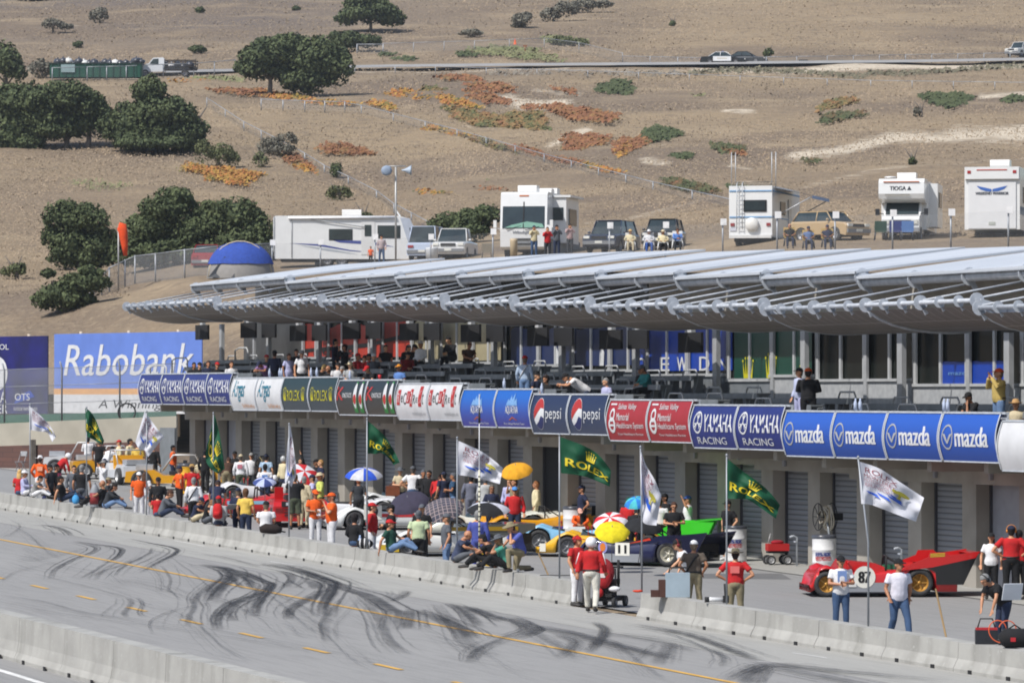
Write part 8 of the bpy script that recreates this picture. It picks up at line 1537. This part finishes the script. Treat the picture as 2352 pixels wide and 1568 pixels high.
# ---- tow carts and buggies on the left
def buggy(x, v, a, label, col, cab=None, name='tow_cart', L=3.2, W=1.6, num=False, wr=.36):
    p = gnd(x, v); t = thing(name, label, 'buggy', (p[0], p[1], gz(p[0])+.012), rz_nose(a)); q = MB(); q.prism([(-L/2, .35), (-L/2+.05, .78), (-L*.2, .86), (-L*.1, .62), (L*.15, .62), (L*.2, .9), (L/2, .9), (L/2, .35), (L*.3, .3), (-L*.3, .3)], -W/2, W/2); P_('body', t, q, 'paint', col)
    q = MB(); [q.tube([(-L*.12, s*W*.42, .8), (-.02, s*W*.42, 1.45), (L*.22, s*W*.42, 1.45), (L*.3, s*W*.42, .85)], .03, 7) for s in (-1, 1)]; q.tube([(-.02, -W*.42, 1.45), (-.02, W*.42, 1.45)], .03, 7); q.tube([(L*.22, -W*.42, 1.45), (L*.22, W*.42, 1.45)], .03, 7); P_('roll_cage', t, q, 'metal', '#c8c8c8')
    q = MB(); q.box((.12, 0, .72), (.6, W*.8, .14)); q.box((.42, 0, .98), (.12, W*.8, .5), ry=.15); P_('seat', t, q, 'plain', cab or '#23242a'); q = MB(); q.box((-L*.3, 0, .95), (.7, W*.7, .22)); P_('chrome_engine', t, q, 'metal', '#b9bcc0')
    for xx in (-L*.33, L*.33):
        for s in (-1, 1): wheel(t, xx, s*(W/2+.02), wr, wr, .24, '#c0c0c0')
    return t
buggy(400, 1126, -88, 'yellow dune buggy with white roundel and big open wheels', '#dfa018', L=4.0, W=1.75, wr=.42); buggy(245, 1100, -80, 'yellow tow cart behind the seated crowd at left', '#e0a018', '#e8a81c'); buggy(300, 1112, 20, 'white and blue race car with square side pod at left', '#d5d8dc', '#dfa018', L=3.6)
buggy(180, 1090, -85, 'white open tow cart at the far left', '#d9dadb', name='tow_cart')
# ---- barrels, wagon, scaffold, wall hose, props
def barrel(x, v, h, r, col, label, band=None, lidc='#1d2022', txt=None, Y=None):
    p = gnd(x, v) if Y is None else onY(x, Y); t = thing('oil_barrel', label, 'barrel', (p[0], p[1], gz(p[0])+.032), face_rz(0)); pr = [(.001, 0), (r, 0), (r*1.03, .02), (r, .05), (r*.985, h*.32), (r*1.025, h*.34), (r*.985, h*.36), (r*.985, h*.64), (r*1.025, h*.66), (r*.985, h*.68), (r, h*.95), (r*1.03, h), (r*.95, h)]
    q = MB(); q.lathe(pr, 28); P_('barrel_shell', t, q, 'plain', col); q = MB(); q.lathe([(r*1.04, h*.96), (r*1.06, h*1.03), (r*.9, h*1.06), (.001, h*1.02)], 24); P_('bag_liner', t, q, 'bag')
    if txt:
        for s_, z, c in txt: q = MB(); S = lambda u, v_, l=0: ((r*1.04+l)*math.sin((u-.5)*1.5), -(r*1.04+l)*math.cos((u-.5)*1.5), z+.11*v_); put_text(q, s_, S, 0, .8, 0, 1, .03); P_('lettering', t, q, 'plain', c)
    return t
PT = (('EPS RX', .52, '#20327a'), ('RECYCLED', .40, '#b02a34'))
barrel(1893, 1322, 1.05, .33, '#e6e6e6', 'white barrel with blue lettering under the hose reel', txt=PT); barrel(1317, 1240, 1.0, .33, '#dfe0e0', 'white barrel behind the pale blue car'); barrel(1690, 1290, .98, .32, '#dcdcdc', 'white barrel with blue lettering beside a garage pillar', txt=PT); barrel(428, 1100, 1.15, .32, '#e2a81c', 'yellow barrel with red lid by the far left garage', Y=-.2)
q = MB(); q.lathe([(.001, 0), (.34, 0), (.3, .35), (.2, .5), (.05, .6), (.001, .6)], 20); carried('white_keg', 'rounded white tank at the foot of the lettered barrel', 'tank', q, 'plain', Vector(gnd(*Q(5, 925, 985))), 0, '#d9dadc')
p = gnd(*Q(5, 1440, 1035)); t = thing('hand_wagon', 'small red hand wagon with black wheels by the garage doors', 'wagon', (p[0], p[1], gz(p[0])+.03), face_rz(10)); q = MB(); q.box((0, 0, .5), (.62, .4, .2)); P_('wagon_tray', t, q, 'plain', '#b8201f'); q = MB(); q.box((0, 0, .36), (.6, .3, .06)); q.box((.25, 0, .24), (.05, .05, .3)); P_('chassis', t, q, 'dark'); [wheel(t, xx, yy, .14, .14, .09, '#d8d8d8') for xx in (-.24, .24) for yy in (-.24, .24)]
q = MB(); q.ell((0, 0, .64), (.2, .12, .07), 10, 6); P_('red_bag', t, q, 'cloth', '#a01a2a'); q = MB(); q.tube([(-.3, 0, .5), (-.2, 0, .9)], .012, 5); P_('pull_handle', t, q, 'metal', '#c0c0c0')
def hose(x, v, Y, label, r=.42):
    pz = up_(x, v, Y); t = thing('hose_reel', label, 'hose reel', pz, 0)
    for k in range(7): q = MB(); rr_ = r-.03*k; q.tube([(rr_*math.cos(a), -.04*k-.02*math.sin(3*a+k), rr_*math.sin(a)-(.04 if k < 2 else 0)) for a in np.linspace(0, 2*math.pi, 26)], .018, 6, caps=False); P_('hose_coil', t, q, 'plain', ['#cfc7b4', '#d8d2c4', '#b9a98c'][k % 3] if label.find('white') >= 0 else ['#3a2c22', '#8a7a54', '#201c1a'][k % 3])
    q = MB(); [q.tube([(0, -.3, 0), (r*1.05*math.cos(a), -.3, r*1.05*math.sin(a))], .012, 5) for a in np.linspace(0, 2*math.pi, 8, endpoint=False)]; q.tube([(r*1.05*math.cos(a), -.32, r*1.05*math.sin(a)) for a in np.linspace(0, 2*math.pi, 26)], .014, 6, caps=False); q.tube([(r*1.05*math.cos(a), .1, r*1.05*math.sin(a)) for a in np.linspace(0, 2*math.pi, 26)], .014, 6, caps=False); q.box((0, .15, 0), (.2, .5, .2)); P_('reel_frame', t, q, 'dark')
    return t
h_ = hose(1903, 1186, 1.55, 'coiled white hose on a wall reel above the lettered barrel', .36); q = MB(); q.tube([(.1, -.1, .0), (.35, -.15, -.35), (.38, -.1, -.8), (.36, 0, -1.6)], .035, 8); P_('hanging_hose', h_, q, 'metal', '#8e9498')
hose(606, 1072, 1.6, 'dark tangled hose reel on the wall behind the crowd', .5)
for xx, vv in ((1830, 1288), (1551, 1250), (2070, 1330)):
    q = MB(); q.tube([(0, 0, 0), (0, 0, .82), (.0, -.1, .86), (.02, -.22, .84)], .03, 8); q.box((0, -.06, .7), (.14, .05, .05)); p = onY(xx, 1.75); carried('standpipe_tap', 'thin grey standpipe tap in front of a garage pillar, %s' % {1830: 'left of the white hose reel', 1551: 'behind the orange overalls', 2070: 'behind the red car'}[xx], 'tap', q, 'galv', (p[0], 1.75, gz(p[0])+.03))
p = gnd(2262, 1335); t = thing('scaffold_frame', 'dark metal pole frame with crossbar standing by the right garages', 'frame', (p[0], p[1], gz(p[0])+.03)); q = MB(); [q.tube([tuple(np.array(R0)*a), tuple(np.array(R0)*a+np.array((0, 0, 3.0)))], .03, 7) for a in (-.12, .98)]; P_('upright', t, q, 'plain', '#24272c'); q = MB(); q.tube([tuple(np.array(R0)*-.3+np.array((0, 0, 1.55))), tuple(np.array(R0)*1.6+np.array((0, 0, 1.5)))], .03, 7); P_('crossbar', t, q, 'plain', '#2a2d33'); q = MB(); q.tube([tuple(np.array(R0)*-.15+np.array((0, 0, .3))), tuple(np.array(R0)*1.3+np.array((0, 0, .3)))], .02, 6); q.tube([tuple(np.array(R0)*.3), tuple(np.array(R0)*.3+np.array((0, 0, .6)))], .02, 6); P_('barrier_rail', t, q, 'metal', '#9aa0a6')
# wall-top things
def ww(x, Y=-10.75): p = onY(x, Y); return Vector((p[0], Y, gz(p[0])+.602))
q = MB(); q.tube([(0, 0, .1), (0, 0, .55), (0, 0, .72), (0, 0, .8)], [.17, .17, .1, .04], 16); q.tube([(0, 0, .8), (.1, 0, .86)], .02, 6); q.tube([(0, 0, 0), (0, 0, .12)], .16, 14); t = q.build('fire_bottle', 'plain', color='#8c8f94'); t.location = ww(218, -10.9); tag(t, 'tall silver fire bottle with red label standing at the wall', 'fire bottle'); q = MB(); q.tube([(0, 0, .12), (0, 0, .5)], .175, 16); P_('red_label', t, q, 'plain', '#8a2a2c')
for x, sc, c, nm, lb in ((169, .9, '#1d2350', 'cap', 'navy cap lying on the wall next to the lavender shirt'), (174.5, 1, '#4aa0dc', 'plastic_bag', 'light blue plastic bag on the wall beside the black T-shirt'), (622, 1.1, '#2b211e', 'duffel_bag', 'dark brown and black bag lying on the wall by the red backpack'), (838, 1.2, '#1f1f22', 'backpack', 'black and white striped backpack standing on the wall'), (1190, .5, '#d8d8d4', 'paper_cup', 'white paper cup on the wall beside the kneeling person')):
    q = MB(); q.ell((0, 0, .11), (.2, .14, .12), 12, 8); q.tube([(-.1, 0, .2), (0, 0, .27), (.1, 0, .2)], .012, 6)
    if nm == 'plastic_bag': q = MB(); q.ell((0, 0, .15), (.13, .1, .17), 12, 8); q.tube([(-.05, 0, .28), (0, 0, .4), (.05, 0, .28)], .01, 5)
    if nm == 'cap': q = MB(); q.ell((0, 0, .03), (.1, .12, .1), 12, 6, bot=0); q.box((0, -.15, .03), (.14, .12, .012))
    if nm == 'paper_cup': q = MB(); q.lathe([(.001, 0), (.06, 0), (.08, .16), (.001, .16)], 14)
    if nm == 'duffel_bag': q = MB(); q.tube([(-.3, 0, .12), (-.15, 0, .15), (.15, 0, .13), (.3, 0, .09)], [.08, .14, .13, .07], 10); q.tube([(.1, 0, .1), (.4, .05, .05)], .02, 5)
    xx = x if x > 300 else {169: 102, 174.5: 174}[x]; o = q.build(nm, 'cloth', color=c); o.rotation_euler = (0, 0, face_rz(0)); o.location = ww(xx); o.scale = (sc, sc, sc); tag(o, lb, nm.replace('_', ' '))
    if nm == 'backpack': q = MB(); [q.tube([(u, -.1, .02), (u*1.1, -.15, .12), (u, -.08, .23)], .018, 5) for u in (-.1, 0, .1)]; P_('white_stripe', o, q, 'plain', '#dcdcdc')
q = MB(); q.lathe([(.001, 0), (.035, 0), (.035, .14), (.015, .19), (.015, .22), (.001, .22)], 12); t = q.build('water_bottle', 'plain', color='#9fb6dc'); t.location = ww(827); t.scale = (1.6,)*3; tag(t, 'clear blue water bottle on the wall beside the curly-haired person', 'bottle')
q = MB(); q.lathe([(.001, 0), (.035, 0), (.035, .14), (.015, .19), (.015, .22), (.001, .22)], 12); bt0 = q.build('water_bottle', 'plain', color='#b9c6e0')
BT = [(10, 150, 1085, 'leftmost bottle on the rail by the purple top'), (10, 240, 1085, 'bottle on the rail between the purple and lavender tops'), (10, 258, 1083, 'bottle beside its twin near the lavender top'), (10, 520, 1082, 'bottle on the rail above the left ROLEX panel'), (10, 572, 1082, 'bottle on the rail above the panel gap at ROLEX'), (10, 868, 1075, 'bottle on the rail before the straw hat'), (10, 2245, 1175, 'bottle on the rail above the left AQUAFINA panel'), (11, 35, 1175, 'bottle on the rail above the AQUAFINA gap'), (11, 370, 1180, 'bottle on the rail by the curly-haired person'), (12, 848, 1380, 'bottle on the rail above the second mazda panel'), (12, 890, 1385, 'bottle right of its twin above the second mazda panel'), (12, 1640, 1378, 'left of two bottles above the third mazda panel'), (12, 1672, 1378, 'right of two bottles above the third mazda panel')]
for i, (z, x, y, lb) in enumerate(BT):
    o = bt0 if i == 0 else bt0.copy(); COL.objects.link(o) if i else None; px, pv = Q(z, x, y); pp = onY(px, .1); n_ = pp[0]/BW; o.location = (pp[0], .1, TZ[grp(max(0, n_))]+.01); o.scale = (1.5,)*3; tag(o, 'clear '+lb, 'bottle', 'water bottles on the balcony rail')
q = MB(); q.tube([(0, 0, 0), (0, 0, .16)], [.05, .065], 10); p = onY(Q(10, 1133, 0)[0], .1); carried('paper_cup', 'red paper cup on the balcony rail', 'cup', q, 'plain', (p[0], .1, TZ[grp(p[0]/BW)]+.01), 0, '#c0242a')
# brooms leaning
for (x0, v0, x1, v1, lb) in ((1237, 1270, 1286, 1330, 'wooden broom handle leaning near the yellow box'), (2149, 1352, 2187, 1450, 'pale wooden stick leaning against the wall at right')):
    b = ww(x1, -10.5); b.z -= .6; a = Vector(onY(x0, -9.6)); d = float((np.array(a)-CP)@F0); a.z = 4+(900-v0)/FP*d; q = MB(); q.tube([Vector((0, 0, 0)), a-b], .02, 7); o = q.build('broom_stick', 'plain', color='#9a7d50'); o.location = b; tag(o, lb, 'stick')
q = MB(); q.box((0, 0, .5), (.28, .3, 1.05), rz=face_rz(0)); q.box((0, 0, 1.06), (.2, .22, .08), rz=face_rz(0)); p = gnd(1288, 1345); carried('yellow_box', 'yellow extinguisher box with red top at the wall end', 'box', q, 'plain', (p[0]-.0, -10.25, gz(p[0])), 0, '#e0b020')
p = gnd(1556, 1370); t = thing('metal_case', 'pale metal case standing on the wall with brown steps beside it', 'case', ww(1556, -10.8), face_rz(0)); q = MB(); q.box((0, 0, .28), (.56, .35, .56)); P_('case_body', t, q, 'plain', '#9fb0bb'); q = MB(); q.tube([(-.2, 0, .56), (-.18, 0, .68), (.2, 0, .68), (.24, 0, .6)], .02, 6); P_('handle', t, q, 'dark'); q = MB(); q.box((-.36, 0, .2), (.16, .3, .4)); q.box((-.52, 0, .08), (.2, .3, .16)); P_('brown_step', t, q, 'plain', '#4e3026')
t = thing('camera', 'black camera with long white lens lying on the wall', 'camera', ww(1655, -10.8), face_rz(0)); q = MB(); q.box((.12, 0, .1), (.14, .12, .16)); q.tube([(.12, 0, .18), (.1, 0, .45)], .035, 8); P_('camera_body', t, q, 'dark'); q = MB(); q.tube([(.05, 0, .09), (-.2, 0, .09), (-.26, 0, .09)], [.05, .055, .06], 14); P_('lens', t, q, 'plain', '#dedede'); q = MB(); q.tube([(-.26, 0, .09), (-.36, 0, .09)], [.062, .065], 14); P_('lens_hood', t, q, 'dark')
q = MB(); q.ell((0, 0, .02), (.22, .08, .03), 10, 5); q.ell((.15, .02, .03), (.1, .07, .03), 8, 5); o = q.build('orange_cloth', 'cloth', color='#d8401c'); o.location = ww(1463, -11.0); tag(o, 'small orange cloth dropped at the left end of the right wall', 'cloth')
q = MB(); q.tube([(.0, 0, 0), (.3, .1, 0), (.6, -.05, 0), (.9, .12, .0), (1.2, 0, 0)], .012, 5); o = q.build('loose_cable', 'rubber'); o.location = Vector(ww(1240, -10.8))+Vector((0, 0, .01)); o.rotation_euler = (0, 0, face_rz(0)); tag(o, 'thin black cable lying on the wall top near the gap', 'cable')
# mobility scooter with red covers
p = gnd(1401, 1393); t = thing('mobility_scooter', 'mobility scooter loaded with red bags behind the marshal', 'scooter', (p[0], p[1], gz(p[0])+.014), face_rz(160)); q = MB(); q.box((0, 0, .2), (.5, 1.0, .12)); q.box((0, .35, .4), (.46, .4, .3)); P_('chassis', t, q, 'dark'); q = MB(); q.box((0, .2, .62), (.5, .48, .12)); P_('seat', t, q, 'plain', '#2a2226'); q = MB(); q.ell((0, .45, .85), (.27, .12, .34), 14, 10); P_('red_seat_cover', t, q, 'cloth', '#8a1c24'); q = MB(); q.ell((-.05, .62, .72), (.2, .12, .26), 12, 8); P_('red_backpack', t, q, 'cloth', '#b4242a'); q = MB(); q.box((-.05, .74, .78), (.16, .02, .1)); P_('white_patch', t, q, 'plain', '#d8d0cc')
q = MB(); q.ell((.08, .6, .36), (.12, .1, .12), 12, 8); P_('red_pouch', t, q, 'cloth', '#c8242a'); q = MB(); q.ell((-.3, .55, .45), (.16, .1, .07), 12, 6); P_('white_cap', t, q, 'cloth', '#e0e0e4'); q = MB(); q.tube([(0, -.45, .2), (0, -.4, .9), (.22, -.36, .95), (-.22, -.36, .95)], .025, 7); q.tube([(-.32, .3, .5), (-.36, .42, 1.15)], .035, 7); P_('handlebar', t, q, 'dark')
for xx in (-.26, .26):
    for yy in (-.4, .42): wheel(t, xx, yy, .13, .13, .08, '#8a8c90', ang=math.pi/2)
# battery box and cable, bag at right bottom
t = thing('battery_box', 'black and red battery box with handle at the right edge', 'battery', ww(2265, -10.72), face_rz(0)); q = MB(); q.box((0, 0, .14), (.44, .22, .28)); P_('battery_case', t, q, 'plain', '#22252b'); q = MB(); q.box((0, 0, .3), (.42, .2, .05)); P_('red_lid', t, q, 'plain', '#b0242a'); q = MB(); q.tube([(-.18, 0, .3), (-.12, 0, .5), (.12, 0, .5), (.18, 0, .3)], .015, 6); P_('carry_handle', t, q, 'dark')
q = MB(); q.tube([(.1+.22*math.cos(a)+.03*a, -.13-.01*a, .28+.22*math.sin(a)) for a in np.linspace(0, 9, 40)], .012, 5, caps=False); o = q.build('orange_cable', 'plain', color='#e0643a'); o.location = ww(2272, -10.85); o.rotation_euler = (0, 0, face_rz(0)); tag(o, 'orange cable looped over the battery box', 'cable')
q = MB(); q.tube([(-.3, 0, .16), (-.2, 0, .2), (.2, 0, .2), (.35, 0, .15)], [.1, .19, .19, .1], 12); q.tube([(-.15, 0, .36), (0, 0, .46), (.15, 0, .36)], .015, 6); o = q.build('tool_bag', 'cloth', color='#1b1b1e'); o.location = ww(2330, -10.72); o.rotation_euler = (0, 0, face_rz(0)); tag(o, 'black tool bag with red mark in the bottom right corner', 'bag'); q = MB(); q.box((-.05, -.2, .18), (.1, .01, .08)); P_('red_mark', o, q, 'plain', '#b02028')
q = MB(); q.box((0, 0, 0), (.42, .02, .34), rx=.3); o = q.build('clipboard', 'plain', color='#dfe4ea'); p = up_(2325, 1358, -10.2); o.location = p; o.rotation_euler = (0, 0, face_rz(20)); tag(o, 'white clipboard held at the right edge', 'clipboard')
# folding chair at far left and misc
t = thing('folding_chair', 'grey metal folding chair against the brown wall at far left', 'chair', gnd(48, 1082), face_rz(-40)); q = MB(); q.box((0, 0, .45), (.42, .4, .03)); P_('seat', t, q, 'plain', '#7c7d80'); q = MB(); q.box((0, .2, .82), (.42, .03, .22)); P_('backrest', t, q, 'plain', '#a8a9ac')
for s in (-1, 1): q = MB(); q.tube([(s*.2, .22, .92), (s*.2, -.15, 0)], .015, 6); P_('leg', t, q, 'metal', '#9a9c9e'); q = MB(); q.tube([(s*.2, -.18, .46), (s*.2, .2, 0)], .015, 6); P_('leg', t, q, 'metal', '#9a9c9e')
px, pv = Q(2, 900, 1170); p = foot(px, pv, .95); q = MB(); q.box((0, 0, 0), (.5, .01, .36), rx=1.1); o = q.build('open_newspaper', 'plain', color='#c9ccd0'); o.location = up_(px, pv, -10.2); o.rotation_euler = (0, 0, face_rz(30)); tag(o, 'open printed programme held by the yellow shirt', 'paper')
q = MB(); q.box((0, 0, .2), (.5, .18, .36)); q.tube([(-.12, 0, .38), (0, 0, .5), (.12, 0, .38)], .015, 6); px, pv = Q(3, 925, 680); o = q.build('shoulder_bag', 'cloth', color='#7a4328'); pf = foot(*Q(3, 912, 445), 1.78); o.location = (Vector(pf)+Vector((-.0, -.28, .72))); o.rotation_euler = (0, 0, face_rz(0)); tag(o, 'large brown shoulder bag carried by the beige hat wearer', 'bag')
q = MB(); q.box((0, 0, 0), (.02, .14, .2)); o = q.build('white_papers', 'plain', color='#e0dce4'); o.location = Vector(foot(*Q(2, 1872, 962), 1.83))+Vector(tuple(-np.array(F0)*.30+np.array(R0)*.12))+Vector((0, 0, 1.12)); o.rotation_euler = (0, 0, face_rz(60)); tag(o, 'white papers in the hands of the orange shirted steward', 'papers')

# ================================================================ HAZE
hm = bpy.data.materials.new('haze_air'); hm.use_nodes = True; ht = hm.node_tree; ht.nodes.remove(ht.nodes['Principled BSDF'])
pv = ht.nodes.new('ShaderNodeVolumePrincipled'); pv.inputs['Color'].default_value = (.86, .91, 1, 1); pv.inputs['Density'].default_value = .00011; pv.inputs['Anisotropy'].default_value = .3
ht.links.new(pv.outputs[0], [n for n in ht.nodes if n.type == 'OUTPUT_MATERIAL'][0].inputs['Volume']); M['haze'] = hm
q = MB(); q.box((-250, 60, 59.5), (1900, 1500, 141)); q.build('haze', 'haze', kind='stuff')
